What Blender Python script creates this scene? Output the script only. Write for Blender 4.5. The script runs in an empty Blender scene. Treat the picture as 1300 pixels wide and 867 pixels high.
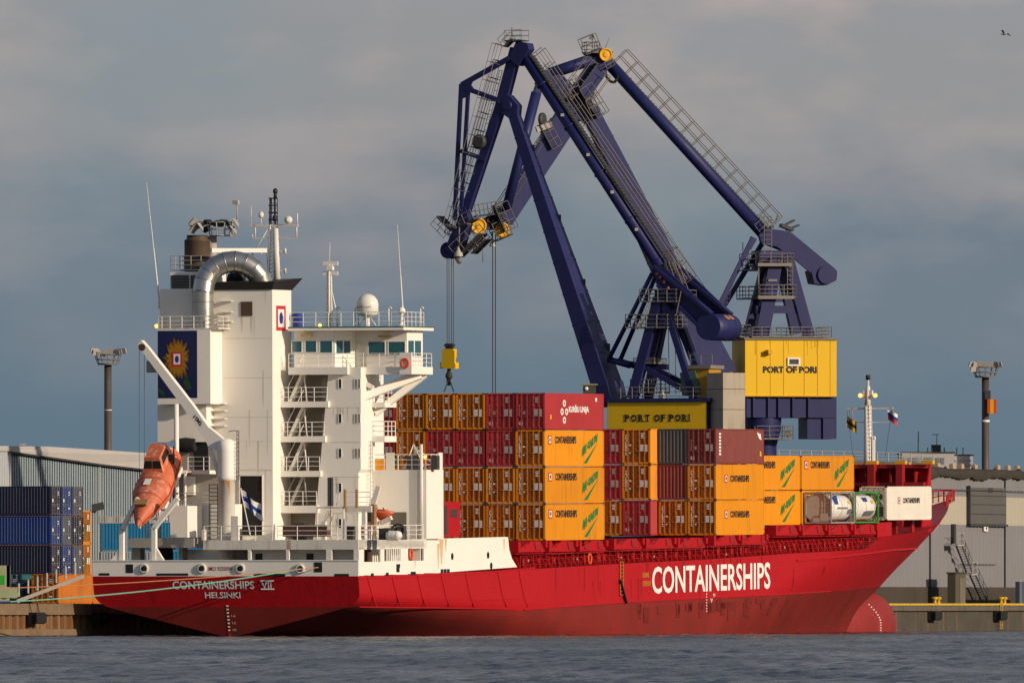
import bpy, math, random
import numpy as np
from mathutils import Vector, Matrix
R = math.radians
random.seed(7)
scene = bpy.context.scene
col = scene.collection

# ------------------------------------------------------------------ camera, world, sun, exposure
F_PX, U0, V0, CAM_H = 16400.0, 650.0, 765.5, 2.6
cam_d = bpy.data.cameras.new('camera'); cam = bpy.data.objects.new('camera', cam_d); col.objects.link(cam)
cam.location = (0, 0, CAM_H); cam.rotation_euler = (R(90), 0, 0)
cam_d.sensor_width = 36.0; cam_d.sensor_fit = 'HORIZONTAL'
cam_d.lens = 36.0 * F_PX / 1300.0
cam_d.shift_x = 0.0; cam_d.shift_y = (V0 - 433.5) / 1300.0
cam_d.clip_start = 1.0; cam_d.clip_end = 60000.0
scene.camera = cam

SUN_EL, SUN_B = 17.0, 34.0        # elevation; bearing from +X towards the camera
world = bpy.data.worlds.new('World'); scene.world = world; world.use_nodes = True
wn = world.node_tree.nodes; wl = world.node_tree.links
for n in list(wn): wn.remove(n)
w_out = wn.new('ShaderNodeOutputWorld'); w_bg = wn.new('ShaderNodeBackground')
w_sky = wn.new('ShaderNodeTexSky'); w_sky.sky_type = 'NISHITA'; w_sky.sun_disc = False
w_sky.sun_elevation = R(SUN_EL); w_sky.sun_rotation = R(90 + SUN_B)
w_sky.air_density = 1.0; w_sky.dust_density = 1.5; w_sky.ozone_density = 1.0
SKY_STRENGTH = 0.10
w_bg.inputs['Strength'].default_value = SKY_STRENGTH
tc = wn.new('ShaderNodeTexCoord')
sep = wn.new('ShaderNodeSeparateXYZ'); wl.new(tc.outputs['Generated'], sep.inputs[0])
def wramp(src, stops, interp='LINEAR'):
    r = wn.new('ShaderNodeValToRGB'); r.color_ramp.interpolation = interp
    while len(r.color_ramp.elements) < len(stops): r.color_ramp.elements.new(0.5)
    for e, (p, c) in zip(r.color_ramp.elements, stops):
        e.position = p; e.color = (*c, 1)
    wl.new(src, r.inputs[0]); return r
def wmath(op, a, b=None, clamp=False):
    m = wn.new('ShaderNodeMath'); m.operation = op; m.use_clamp = clamp
    for i, x in enumerate((a, b)):
        if x is None: continue
        if isinstance(x, (int, float)): m.inputs[i].default_value = x
        else: wl.new(x, m.inputs[i])
    return m.outputs[0]
def wmix(f, a, b):
    m = wn.new('ShaderNodeMix'); m.data_type = 'RGBA'
    if isinstance(f, (int, float)): m.inputs[0].default_value = f
    else: wl.new(f, m.inputs[0])
    for i, x in ((6, a), (7, b)):
        if isinstance(x, tuple): m.inputs[i].default_value = (*x, 1)
        else: wl.new(x, m.inputs[i])
    return m.outputs[2]
# a far overcast bank low in the sky: blue-grey base, warm-grey upper part, soft streaks; the open sky above it is the sky texture
zz = wmath('MULTIPLY', sep.outputs['Z'], 20.0, True)          # 0 at the horizon, 1 at about 2.9 degrees
def wnoise(sx, sz, scale, detail, rough=0.5, off=0.0):
    mp = wn.new('ShaderNodeMapping'); mp.inputs['Scale'].default_value = (sx, sx, sz); mp.inputs['Location'].default_value = (off, off * .7, off * .3)
    wl.new(tc.outputs['Generated'], mp.inputs[0])
    n = wn.new('ShaderNodeTexNoise'); n.inputs['Scale'].default_value = scale; n.inputs['Detail'].default_value = detail; n.inputs['Roughness'].default_value = rough
    wl.new(mp.outputs[0], n.inputs['Vector']); return n.outputs['Fac']
K = 1.0 / SKY_STRENGTH
def sc(c, k=K): return tuple(x * k for x in c)
n_big = wnoise(1, 1.7, 55, 3, .5, 3.1)
n_str = wnoise(1, 2.3, 62, 5, .5, 1.3)
zw = wmath('ADD', zz, wmath('MULTIPLY', wmath('SUBTRACT', n_big, 0.5), 0.42))
bank = wramp(zw, [(0.0, (0.116, 0.176, 0.226)), (0.25, (0.122, 0.186, 0.242)), (0.52, (0.165, 0.212, 0.258)), (0.82, (0.300, 0.302, 0.310)), (1.0, (0.300, 0.312, 0.330))], 'EASE')
warm = wramp(n_str, [(0.44, (0, 0, 0)), (0.68, (1, 1, 1))])
bank2 = wmix(wmath('MULTIPLY', wmath('MULTIPLY', warm.outputs[0], 1.1), wmath('ADD', zz, -0.30, True)), bank.outputs[0], (0.480, 0.405, 0.378))
cool = wramp(wnoise(1, 1.6, 38, 3, .5, 7.7), [(0.50, (0, 0, 0)), (0.70, (1, 1, 1))])
bank2 = wmix(wmath('MULTIPLY', cool.outputs[0], wmath('MULTIPLY', zz, 0.55)), bank2, (0.215, 0.285, 0.325))
sclv = wn.new('ShaderNodeVectorMath'); sclv.operation = 'SCALE'; wl.new(bank2, sclv.inputs[0]); sclv.inputs['Scale'].default_value = K
up = wramp(sep.outputs['Z'], [(0.16, (0, 0, 0)), (0.55, (1, 1, 1))])
skycol = wmix(up.outputs[0], sclv.outputs[0], w_sky.outputs[0])
wl.new(skycol, w_bg.inputs['Color']); wl.new(w_bg.outputs[0], w_out.inputs[0])

sun_d = bpy.data.lights.new('sun', 'SUN'); sun_d.energy = 3.9; sun_d.angle = R(0.5); sun_d.color = (1.0, 0.83, 0.64)
sun = bpy.data.objects.new('sun', sun_d); col.objects.link(sun)
S = Vector((math.cos(R(SUN_EL)) * math.cos(R(SUN_B)), -math.cos(R(SUN_EL)) * math.sin(R(SUN_B)), math.sin(R(SUN_EL))))
sun.rotation_euler = S.to_track_quat('Z', 'Y').to_euler()
sun.location = (0, 0, 100)
scene.view_settings.view_transform = 'Standard'; scene.view_settings.look = 'None'
scene.view_settings.exposure = 0.0; scene.view_settings.gamma = 1.0; scene.view_settings.use_curve_mapping = False
scene.render.engine = 'CYCLES'

# ------------------------------------------------------------------ where things stand: surveying helpers
THETA, TRIM, ORG = 20.3, 0.55, Vector((-22.3, 1003.85, 0.0))
SHIP_ROT = (0.0, -R(TRIM), R(90 - THETA))
SHIPM = Matrix.Translation(ORG) @ Matrix.Rotation(R(90 - THETA), 4, 'Z') @ Matrix.Rotation(-R(TRIM), 4, 'Y')
QUAYM = Matrix.Translation(ORG) @ Matrix.Rotation(R(90 - THETA), 4, 'Z')
CAMP = Vector((0, 0, CAM_H))
def sight(u, v): return Vector(((u - U0) / F_PX, 1.0, -(v - V0) / F_PX))
def hit(M, u, v, ax, val):
    Mi = M.inverted(); o = Mi @ CAMP; d = Mi.to_3x3() @ sight(u, v)
    return o + d * ((val - o[ax]) / d[ax])
def sx(u, v, x): return hit(SHIPM, u, v, 0, x)
def sy(u, v, y): return hit(SHIPM, u, v, 1, y)
def sz_(u, v, z): return hit(SHIPM, u, v, 2, z)
def qy(u, v, y): return hit(QUAYM, u, v, 1, y)
def qx(u, v, x): return hit(QUAYM, u, v, 0, x)
def at(u, v, d): return CAMP + sight(u, v) * d

# ------------------------------------------------------------------ materials
MATS = {}
def paint(name, rgb, rough=0.45, dirt=0.18, streak=0.25, streak_rgb=None, metal=0.0, scale=0.5, vary=0.0, bump=0.0, spec=0.32, fine=0.1):
    if name in MATS: return MATS[name]
    m = bpy.data.materials.new(name); m.use_nodes = True; nt = m.node_tree; N = nt.nodes; L = nt.links
    b = N['Principled BSDF']
    t = N.new('ShaderNodeTexCoord'); vec = t.outputs['Object']
    oi = N.new('ShaderNodeObjectInfo')
    ad = N.new('ShaderNodeVectorMath'); ad.operation = 'MULTIPLY_ADD'
    cb = N.new('ShaderNodeCombineXYZ')
    for i in range(3): L.new(oi.outputs['Random'], cb.inputs[i])
    L.new(cb.outputs[0], ad.inputs[0]); ad.inputs[1].default_value = (61, 37, 53); L.new(vec, ad.inputs[2]); vec = ad.outputs[0]
    def noise(sc_, detail, mapping=None):
        v = vec
        if mapping:
            mp = N.new('ShaderNodeMapping'); mp.inputs['Scale'].default_value = mapping; L.new(vec, mp.inputs[0]); v = mp.outputs[0]
        n = N.new('ShaderNodeTexNoise'); n.inputs['Scale'].default_value = sc_; n.inputs['Detail'].default_value = detail
        L.new(v, n.inputs['Vector']); return n.outputs['Fac']
    def ramp(src, a, c):
        r = N.new('ShaderNodeMapRange'); r.inputs[1].default_value = a; r.inputs[2].default_value = c; L.new(src, r.inputs[0]); return r.outputs[0]
    def mul(a, k):
        q = N.new('ShaderNodeMath'); q.operation = 'MULTIPLY'
        L.new(a, q.inputs[0])
        if isinstance(k, float): q.inputs[1].default_value = k
        else: L.new(k, q.inputs[1])
        return q.outputs[0]
    def mix(f, a, c):
        x = N.new('ShaderNodeMix'); x.data_type = 'RGBA'; L.new(f, x.inputs[0])
        for i, w in ((6, a), (7, c)):
            if isinstance(w, tuple): x.inputs[i].default_value = (*w, 1)
            else: L.new(w, x.inputs[i])
        return x.outputs[2]
    dark = tuple(c * 0.45 for c in rgb)
    c = mix(mul(ramp(noise(scale, 5), 0.35, 0.75), float(dirt)), rgb, dark)
    if fine: c = mix(mul(ramp(noise(6.0, 4), 0.4, 0.7), float(fine)), c, tuple(min(1, x * 0.7) for x in rgb))
    if streak:
        sr = streak_rgb or tuple(x * 0.35 for x in rgb)
        s = mul(ramp(noise(2.2, 3, (1, 1, 0.07)), 0.5, 0.72), ramp(noise(0.35, 3), 0.38, 0.66))
        c = mix(mul(s, float(streak)), c, sr)
    if vary:
        hs = N.new('ShaderNodeHueSaturation'); L.new(c, hs.inputs['Color'])
        mr = N.new('ShaderNodeMapRange'); mr.inputs[3].default_value = 1 - vary; mr.inputs[4].default_value = 1 + vary
        L.new(oi.outputs['Random'], mr.inputs[0]); L.new(mr.outputs[0], hs.inputs['Value']); c = hs.outputs[0]
    L.new(c, b.inputs['Base Color'])
    rr = N.new('ShaderNodeMapRange'); rr.inputs[3].default_value = max(0.02, rough - 0.1); rr.inputs[4].default_value = min(1, rough + 0.15)
    L.new(noise(1.3, 3), rr.inputs[0]); L.new(rr.outputs[0], b.inputs['Roughness'])
    b.inputs['Metallic'].default_value = metal
    b.inputs['Specular IOR Level'].default_value = spec
    if bump:
        bp = N.new('ShaderNodeBump'); bp.inputs['Strength'].default_value = bump; bp.inputs['Distance'].default_value = 0.05
        L.new(noise(0.9, 4), bp.inputs['Height']); L.new(bp.outputs[0], b.inputs['Normal'])
    MATS[name] = m; return m
def emit(name, rgb, k):
    m = bpy.data.materials.new(name); m.use_nodes = True; b = m.node_tree.nodes['Principled BSDF']
    b.inputs['Base Color'].default_value = (*rgb, 1); b.inputs['Emission Color'].default_value = (*rgb, 1); b.inputs['Emission Strength'].default_value = k
    MATS[name] = m; return m
RUST = (0.30, 0.11, 0.03)
WHITE = paint('ship_white', (0.85, 0.81, 0.73), 0.5, 0.04, 0.07, (0.55, 0.43, 0.28), scale=0.35, bump=0.0, fine=.04)
WHITE_CLEAN = paint('rail_white', (0.80, 0.77, 0.70), 0.5, 0.1, 0.0)
WHITE_RUSTY = paint('rusty_white', (0.76, 0.72, 0.64), 0.55, 0.2, 0.9, RUST, scale=1.0)
RED = paint('hull_red', (0.42, 0.007, 0.011), 0.5, 0.16, 0.35, (0.25, 0.008, 0.01), scale=0.16, bump=0.9, spec=.2)
BOOT = paint('boot_topping', (0.235, 0.022, 0.016), 0.65, 0.55, 0.95, (0.10, 0.032, 0.028), scale=0.22, bump=0.25, fine=0.35, spec=.18)
DECKRED = paint('deck_red', (0.32, 0.014, 0.016), 0.5, 0.4, 0.35, (0.10, 0.02, 0.02), scale=0.8)
LETTER = paint('letter_white', (0.82, 0.80, 0.75), 0.5, 0.1, 0.15)
BLACK = paint('black_paint', (0.022, 0.022, 0.024), 0.5, 0.1, 0.0)
LETTER_BLACK = paint('letter_black', (0.02, 0.02, 0.02), 0.6, 0.0, 0.0)
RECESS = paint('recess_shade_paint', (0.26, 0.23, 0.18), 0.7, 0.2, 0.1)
INNER = paint('dark_inside', (0.05, 0.045, 0.04), 0.7, 0.3, 0.0)
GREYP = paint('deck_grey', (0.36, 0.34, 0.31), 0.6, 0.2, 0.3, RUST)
STEEL = paint('duct_steel', (0.50, 0.49, 0.46), 0.30, 0.25, 0.15, (0.25, 0.22, 0.18), metal=0.85, scale=0.9)
BROWNSTACK = paint('exhaust_brown', (0.105, 0.070, 0.045), 0.5, 0.4, 0.3)
GALV = paint('galvanised', (0.42, 0.40, 0.36), 0.5, 0.2, 0.2, RUST)
DARKMETAL = paint('dark_metal', (0.05, 0.05, 0.05), 0.5, 0.2, 0.1)
GLASS = paint('teal_glass', (0.02, 0.10, 0.13), 0.08, 0.0, 0.0, fine=0.0, spec=0.8)
GLASSD = paint('dark_glass', (0.02, 0.045, 0.04), 0.25, 0.0, 0.0, fine=0.0)
GREEN = paint('green_edge', (0.03, 0.13, 0.08), 0.5, 0.1, 0.0)
ORANGE_BOAT = paint('lifeboat_orange', (0.60, 0.15, 0.070), 0.5, 0.25, 1.0, (0.80, 0.48, 0.36), scale=1.2, bump=0.03)
ORANGE_DARK = paint('faded_orange', (0.50, 0.075, 0.020), 0.5, 0.3, 0.3)
CRANE = paint('crane_blue', (0.015, 0.018, 0.098), 0.5, 0.30, 0.35, (0.045, 0.04, 0.10), scale=0.25)
CRANE_TUBE = paint('crane_blue_tube', (0.016, 0.021, 0.108), 0.5, 0.3, 0.3, (0.05, 0.045, 0.11), scale=0.3)
YELLOW = paint('crane_yellow', (0.80, 0.475, 0.003), 0.45, 0.08, 0.12, (0.45, 0.25, 0.02), scale=0.3)
YELLOW2 = paint('sign_yellow', (0.82, 0.50, 0.006), 0.5, 0.08, 0.1, scale=0.3)
YGOLD = paint('sheave_yellow', (0.75, 0.38, 0.008), 0.5, 0.2, 0.1)
CONCRETE = paint('concrete', (0.42, 0.37, 0.29), 0.85, 0.35, 0.7, (0.16, 0.12, 0.08), scale=0.4)
RAILGREY = paint('gallery_grey', (0.21, 0.19, 0.16), 0.6, 0.3, 0.1)
RUBBER_AND_GAPS = paint('rubber_and_dark_gaps', (0.015, 0.015, 0.015), 0.8, 0.1, 0.0)  # rubber parts, and plates painted black for the dark inside of openings
ROPE_DARK = paint('wire_rope', (0.03, 0.03, 0.035), 0.6, 0.0, 0.0)
ROPE_GREEN = paint('green_rope', (0.16, 0.42, 0.30), 0.8, 0.2, 0.0)
ROPE_ORANGE = paint('orange_rope', (0.45, 0.20, 0.09), 0.8, 0.2, 0.0)
BLUE = paint('flag_blue', (0.02, 0.05, 0.25), 0.7, 0.1, 0.0)
TARP = paint('blue_tarp', (0.02, 0.05, 0.28), 0.6, 0.3, 0.0)
SIGNRED = paint('sign_red', (0.55, 0.03, 0.04), 0.5, 0.05, 0.0)
LAMP = emit('lamp_glow', (1.0, 0.50, 0.10), 2.0)
BROWN = paint('brown_timber', (0.10, 0.045, 0.03), 0.7, 0.4, 0.2)

# ------------------------------------------------------------------ mesh builder
class MB:
    def __init__(s): s.v = []; s.f = []; s.m = []; s.sm = []
    def add(s, vs, fs, mi=0, smooth=False):
        o = len(s.v); s.v.extend([tuple(p) for p in vs])
        for f in fs: s.f.append(tuple(i + o for i in f)); s.m.append(mi); s.sm.append(smooth)
        return s
    def box(s, x0, x1, y0, y1, z0, z1, mi=0):
        if x0 > x1: x0, x1 = x1, x0
        if y0 > y1: y0, y1 = y1, y0
        if z0 > z1: z0, z1 = z1, z0
        vs = [(x, y, z) for x in (x0, x1) for y in (y0, y1) for z in (z0, z1)]
        return s.add(vs, [(0, 1, 3, 2), (4, 6, 7, 5), (0, 4, 5, 1), (2, 3, 7, 6), (0, 2, 6, 4), (1, 5, 7, 3)], mi)
    def beam(s, a, b, w0, d0, w1=None, d1=None, n=(0, 0, 1), mi=0):
        """tapered box girder from a to b; d along n, w across"""
        a = Vector(a); b = Vector(b); w1 = w0 if w1 is None else w1; d1 = d0 if d1 is None else d1
        t = (b - a).normalized(); n = Vector(n); n = (n - t * n.dot(t))
        if n.length < 1e-4: n = Vector((1, 0, 0)) - t * t.x
        n.normalize(); c = t.cross(n).normalized()
        vs = []
        for p, w, d in ((a, w0, d0), (b, w1, d1)):
            for i, j in ((-1, -1), (1, -1), (1, 1), (-1, 1)): vs.append(p + c * (w / 2 * i) + n * (d / 2 * j))
        return s.add(vs, [(3, 2, 1, 0), (4, 5, 6, 7), (0, 1, 5, 4), (1, 2, 6, 5), (2, 3, 7, 6), (3, 0, 4, 7)], mi)
    def tube(s, a, b, r, r1=None, n=8, mi=0, cap=True):
        a = Vector(a); b = Vector(b); r1 = r if r1 is None else r1
        if (b - a).length < 1e-6: return s
        q = (b - a).to_track_quat('Z', 'Y'); vs = []
        for p, rr in ((a, r), (b, r1)):
            for i in range(n):
                an = 2 * math.pi * i / n; vs.append(p + q @ Vector((math.cos(an) * rr, math.sin(an) * rr, 0)))
        fs = [(i, (i + 1) % n, n + (i + 1) % n, n + i) for i in range(n)]
        s.add(vs, fs, mi, n > 6)
        if cap:
            o = len(s.v) - 2 * n
            s.f.append(tuple(o + n - 1 - i for i in range(n))); s.m.append(mi); s.sm.append(False)
            s.f.append(tuple(o + n + i for i in range(n))); s.m.append(mi); s.sm.append(False)
        return s
    def path(s, pts, r, n=6, mi=0):
        for a, b in zip(pts[:-1], pts[1:]): s.tube(a, b, r, n=n, mi=mi)
        return s
    def sweep(s, pts, r, n=20, mi=0):
        pts = [Vector(p) for p in pts]; vs = []; k = len(pts)
        up = Vector((1, 0, 0))
        for i, p in enumerate(pts):
            t = (pts[min(i + 1, k - 1)] - pts[max(i - 1, 0)]).normalized()
            a = (up - t * up.dot(t)).normalized(); b = t.cross(a)
            rr = r[i] if isinstance(r, (list, tuple)) else r
            for j in range(n):
                an = 2 * math.pi * j / n; vs.append(p + a * math.cos(an) * rr + b * math.sin(an) * rr)
        fs = [(i * n + j, i * n + (j + 1) % n, (i + 1) * n + (j + 1) % n, (i + 1) * n + j) for i in range(k - 1) for j in range(n)]
        s.add(vs, fs, mi, True)
        s.add(vs[:n], [tuple(range(n - 1, -1, -1))], mi); s.add(vs[-n:], [tuple(range(n))], mi)
        return s
    def prism(s, pts, d, mi=0):
        """closed polygon pts (3D, coplanar) extruded by vector d"""
        d = Vector(d); k = len(pts); vs = [Vector(p) for p in pts] + [Vector(p) + d for p in pts]
        fs = [tuple(range(k)), tuple(range(2 * k - 1, k - 1, -1))] + [(i, i + k, (i + 1) % k + k, (i + 1) % k) for i in range(k)]
        return s.add(vs, fs, mi)
    def lathe(s, c, prof, n=20, mi=0, axis=(0, 0, 1)):
        q = Vector(axis).to_track_quat('Z', 'Y'); c = Vector(c); vs = []
        for r, z in prof:
            for j in range(n):
                an = 2 * math.pi * j / n; vs.append(c + q @ Vector((r * math.cos(an), r * math.sin(an), z)))
        fs = [(i * n + j, i * n + (j + 1) % n, (i + 1) * n + (j + 1) % n, (i + 1) * n + j) for i in range(len(prof) - 1) for j in range(n)]
        s.add(vs, fs, mi, True)
        s.add(vs[:n], [tuple(range(n - 1, -1, -1))], mi); s.add(vs[-n:], [tuple(range(n))], mi)
        return s
    def rail(s, pts, h=1.05, rails=3, step=1.5, r=0.028, mi=0, up=(0, 0, 1)):
        up = Vector(up)
        for a, b in zip(pts[:-1], pts[1:]):
            a = Vector(a); b = Vector(b); L = (b - a).length; k = max(1, round(L / step))
            for i in range(k + 1):
                p = a.lerp(b, i / k); s.tube(p, p + up * h, r * 1.15, n=5, mi=mi)
            for j in range(1, rails + 1):
                o = up * (h * j / rails); s.tube(a + o, b + o, r if j == rails else r * 0.8, n=5, mi=mi)
        return s
    def ladder(s, a, b, w=0.45, across=(0, 1, 0), step=0.3, r=0.025, mi=0):
        a = Vector(a); b = Vector(b); c = Vector(across).normalized() * w / 2
        s.tube(a - c, b - c, r, n=5, mi=mi); s.tube(a + c, b + c, r, n=5, mi=mi)
        k = int((b - a).length / step)
        for i in range(k + 1):
            p = a.lerp(b, i / max(k, 1)); s.tube(p - c, p + c, r * 0.8, n=4, mi=mi)
        return s
    def bands(s, a, b, w0, d0, w1, d1, n, k, e=.035, t=.12):
        a = Vector(a); b = Vector(b)
        for i in range(1, k):
            f = i / k; p = a.lerp(b, f); q = (b - a).normalized() * t / 2
            w = w0 + (w1 - w0) * f + e * 2; d = d0 + (d1 - d0) * f + e * 2
            s.beam(p - q, p + q, w, d, n=n)
        return s
    def text(s, body, o, right, up, w, h, slant=0.0, bold=0.0, mi=0):
        vs, fs = text_mesh(body, bold)
        o = Vector(o); right = Vector(right).normalized(); up = Vector(up).normalized()
        s.add([o + right * (x * w + y * h * slant) + up * (y * h) for x, y in vs], fs, mi); return s
    def build_each(s, name, mats, parent=None):
        """one object per separate piece (faces joined by shared points or by touching boxes)"""
        par = list(range(len(s.v)))
        def find(i):
            while par[i] != i: par[i] = par[par[i]]; i = par[i]
            return i
        for f in s.f:
            r = find(f[0])
            for i in f[1:]: par[find(i)] = r
        isl = {}
        for k, f in enumerate(s.f): isl.setdefault(find(f[0]), []).append(k)
        P = []
        for r, fs in isl.items():
            pts = np.array([s.v[i] for k in fs for i in s.f[k]]); P.append([pts.min(0) - .02, pts.max(0) + .02, fs])
        merged = True
        while merged:
            merged = False
            for i in range(len(P)):
                for j in range(i + 1, len(P)):
                    if (P[i][0] <= P[j][1]).all() and (P[j][0] <= P[i][1]).all():
                        P[i] = [np.minimum(P[i][0], P[j][0]), np.maximum(P[i][1], P[j][1]), P[i][2] + P[j][2]]; P.pop(j); merged = True; break
                if merged: break
        out = []
        for lo, hi, fs in P:
            m = MB(); mp = {}
            for k in fs:
                for i in s.f[k]:
                    if i not in mp: mp[i] = len(m.v); m.v.append(s.v[i])
                m.f.append(tuple(mp[i] for i in s.f[k])); m.m.append(s.m[k]); m.sm.append(s.sm[k])
            out.append(m.build(name, mats, parent))
        return out
    def build(s, name, mats, parent=None, off=None, label=None):
        me = bpy.data.meshes.new(name)
        vs = s.v if off is None else [(x - off[0], y - off[1], z - off[2]) for x, y, z in s.v]
        me.from_pydata(vs, [], s.f)
        if not isinstance(mats, (list, tuple)): mats = [mats]
        for m in mats: me.materials.append(m)
        me.polygons.foreach_set('material_index', s.m); me.polygons.foreach_set('use_smooth', s.sm)
        me.update()
        o = bpy.data.objects.new(name, me); col.objects.link(o)
        if parent is not None: o.parent = parent
        if label: o['label'] = label
        return o
_TX = {}
def text_mesh(body, bold=0.0):
    key = (body, bold)
    if key not in _TX:
        cu = bpy.data.curves.new('lettering', 'FONT'); cu.body = body; cu.offset = bold; cu.resolution_u = 3
        ob = bpy.data.objects.new('lettering', cu); col.objects.link(ob)
        dg = bpy.context.evaluated_depsgraph_get(); dg.update()
        me = bpy.data.meshes.new_from_object(ob.evaluated_get(dg))
        vs = [(v.co.x, v.co.y) for v in me.vertices]; fs = [tuple(p.vertices) for p in me.polygons]
        x0 = min(p[0] for p in vs); x1 = max(p[0] for p in vs); y0 = min(p[1] for p in vs); y1 = max(p[1] for p in vs)
        _TX[key] = ([((x - x0) / (x1 - x0), (y - y0) / (y1 - y0)) for x, y in vs], fs)
        bpy.data.objects.remove(ob); bpy.data.curves.remove(cu); bpy.data.meshes.remove(me)
    return _TX[key]
def tag(o, label=None, cat=None, group=None, kind=None):
    if label: o['label'] = label
    if cat: o['category'] = cat
    if group: o['group'] = group
    if kind: o['kind'] = kind
    return o
def empty(name, M=None, loc=None, label=None, cat=None, group=None):
    o = bpy.data.objects.new(name, None); o.empty_display_size = 0.5; col.objects.link(o)
    if M is not None: o.matrix_world = M
    if loc is not None: o.location = loc
    return tag(o, label, cat, group)
def kids(o): return [c for c in bpy.data.objects if c.parent == o]
TREE = {}
def copy_tree(o, parent=None):
    c = o.copy(); col.objects.link(c)
    if parent is not None: c.parent = parent
    for ch in TREE.get(o.name) or kids(o): copy_tree(ch, c)
    return c
def on_ship(x, y, z, rot=None):
    M = SHIPM @ Matrix.Translation((x, y, z))
    return M @ rot if rot is not None else M
# ------------------------------------------------------------------ the setting: water, ground, quay
def wave_material():
    m = bpy.data.materials.new('sea_water'); m.use_nodes = True; nt = m.node_tree; N = nt.nodes; L = nt.links
    b = N['Principled BSDF']
    b.inputs['Base Color'].default_value = (0.022, 0.032, 0.046, 1); b.inputs['Roughness'].default_value = 0.22
    b.inputs['IOR'].default_value = 1.33; b.inputs['Specular Tint'].default_value = (0.70, 0.82, 1.0, 1)
    t = N.new('ShaderNodeTexCoord')
    mp = N.new('ShaderNodeMapping'); mp.inputs['Scale'].default_value = (1.0, 0.28, 1.0); L.new(t.outputs['Object'], mp.inputs[0])
    n1 = N.new('ShaderNodeTexNoise'); n1.inputs['Scale'].default_value = 2.6; n1.inputs['Detail'].default_value = 5; n1.inputs['Roughness'].default_value = 0.6
    L.new(mp.outputs[0], n1.inputs['Vector'])
    bp = N.new('ShaderNodeBump'); bp.inputs['Strength'].default_value = 0.9; bp.inputs['Distance'].default_value = 0.30
    L.new(n1.outputs['Fac'], bp.inputs['Height']); L.new(bp.outputs[0], b.inputs['Normal'])
    mp2 = N.new('ShaderNodeMapping'); mp2.inputs['Scale'].default_value = (0.10, 0.012, 1.0); L.new(t.outputs['Object'], mp2.inputs[0])
    n2 = N.new('ShaderNodeTexNoise'); n2.inputs['Scale'].default_value = 1.0; n2.inputs['Detail'].default_value = 3; L.new(mp2.outputs[0], n2.inputs['Vector'])
    r = N.new('ShaderNodeMapRange'); r.inputs[1].default_value = 0.3; r.inputs[2].default_value = 0.7; r.inputs[3].default_value = 0.16; r.inputs[4].default_value = 0.34
    L.new(n2.outputs['Fac'], r.inputs[0]); L.new(r.outputs[0], b.inputs['Roughness'])
    return m
def build_water():
    W = wave_material()
    rng = np.random.RandomState(3)
    ys = np.concatenate([np.arange(405, 700, 0.55), np.arange(700, 1180, 1.1)])
    xs = np.arange(-62, 62, 0.35)
    X, Y = np.meshgrid(xs, ys)
    Z = np.zeros_like(X)
    for k in range(64):
        lam = 1.0 * (4.2 / 1.0) ** rng.rand(); a = 0.0062 * lam ** 0.85
        th = rng.normal(0.9, 0.55); kx, ky = math.cos(th) * 2 * math.pi / lam, math.sin(th) * 2 * math.pi / lam
        env = 0.6 + 0.4 * np.sin(X * rng.normal(0, .07) + Y * rng.normal(0, .04) + rng.rand() * 6)
        Z += a * env * np.sin(kx * X + ky * Y + rng.rand() * 6.28)
    edge = np.clip((1180 - Y) / 60, 0, 1) * np.clip((62 - np.abs(X)) / 4, 0, 1) * np.clip((Y - 405) / 4, 0, 1)
    Z = (np.sign(Z) * np.abs(Z)) * edge + 0.006
    nv = X.size; ny, nx = X.shape
    idx = np.arange(nv).reshape(ny, nx)
    q = np.stack([idx[:-1, :-1], idx[:-1, 1:], idx[1:, 1:], idx[1:, :-1]], -1).reshape(-1, 4)
    me = bpy.data.meshes.new('water')
    far = [(-15000, -800, 0), (15000, -800, 0), (15000, 405, 0), (-15000, 405, 0), (-15000, 1180, 0), (15000, 1180, 0), (15000, 25000, 0), (-15000, 25000, 0), (-62, 405, 0), (62, 405, 0), (-62, 1180, 0), (62, 1180, 0)]
    V = np.concatenate([np.stack([X, Y, Z], -1).reshape(-1, 3), np.array(far, float)])
    fq = np.array([(0, 1, 2, 3), (4, 5, 6, 7), (3, 8, 10, 4), (9, 2, 5, 11)]) + nv
    Q = np.concatenate([q, fq])
    me.vertices.add(len(V)); me.vertices.foreach_set('co', V.ravel())
    me.loops.add(Q.size); me.loops.foreach_set('vertex_index', Q.ravel().astype(np.int32))
    me.polygons.add(len(Q)); me.polygons.foreach_set('loop_start', (np.arange(len(Q)) * 4).astype(np.int32)); me.polygons.foreach_set('loop_total', np.full(len(Q), 4, np.int32))
    me.polygons.foreach_set('use_smooth', np.ones(len(Q), bool))
    me.materials.append(W); me.update(calc_edges=True); me.validate()
    o = bpy.data.objects.new('water', me); col.objects.link(o)
    tag(o, 'grey blue rippled harbour water in front of the ship', 'water', kind='structure')
build_water()

QZ, QY = 2.56, 13.2
m = MB(); m.box(-400, 3000, QY + 1.0, 3000, -6, QZ - 0.02)
ASPH = paint('quay_asphalt', (0.07, 0.065, 0.06), 0.9, 0.3, 0.0)
g = m.build('ground', ASPH); g.matrix_world = QUAYM; tag(g, 'flat asphalt harbour ground behind the quay edge', 'ground', kind='structure')
RUSTPILE = paint('rusty_sheet_piling', (0.20, 0.095, 0.035), 0.85, 0.6, 0.9, (0.42, 0.30, 0.17), scale=0.5, fine=0.5)
QCONC = paint('quay_concrete', (0.22, 0.15, 0.09), 0.9, 0.6, 0.6, (0.10, 0.06, 0.04), scale=0.7, fine=0.4)
QDARK = paint('wet_concrete', (0.075, 0.065, 0.05), 0.8, 0.5, 0.8, (0.22, 0.13, 0.07), scale=0.5)
YKERB = paint('kerb_yellow', (0.62, 0.38, 0.03), 0.7, 0.3, 0.5, (0.2, 0.1, 0.03), scale=1.0)
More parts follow.
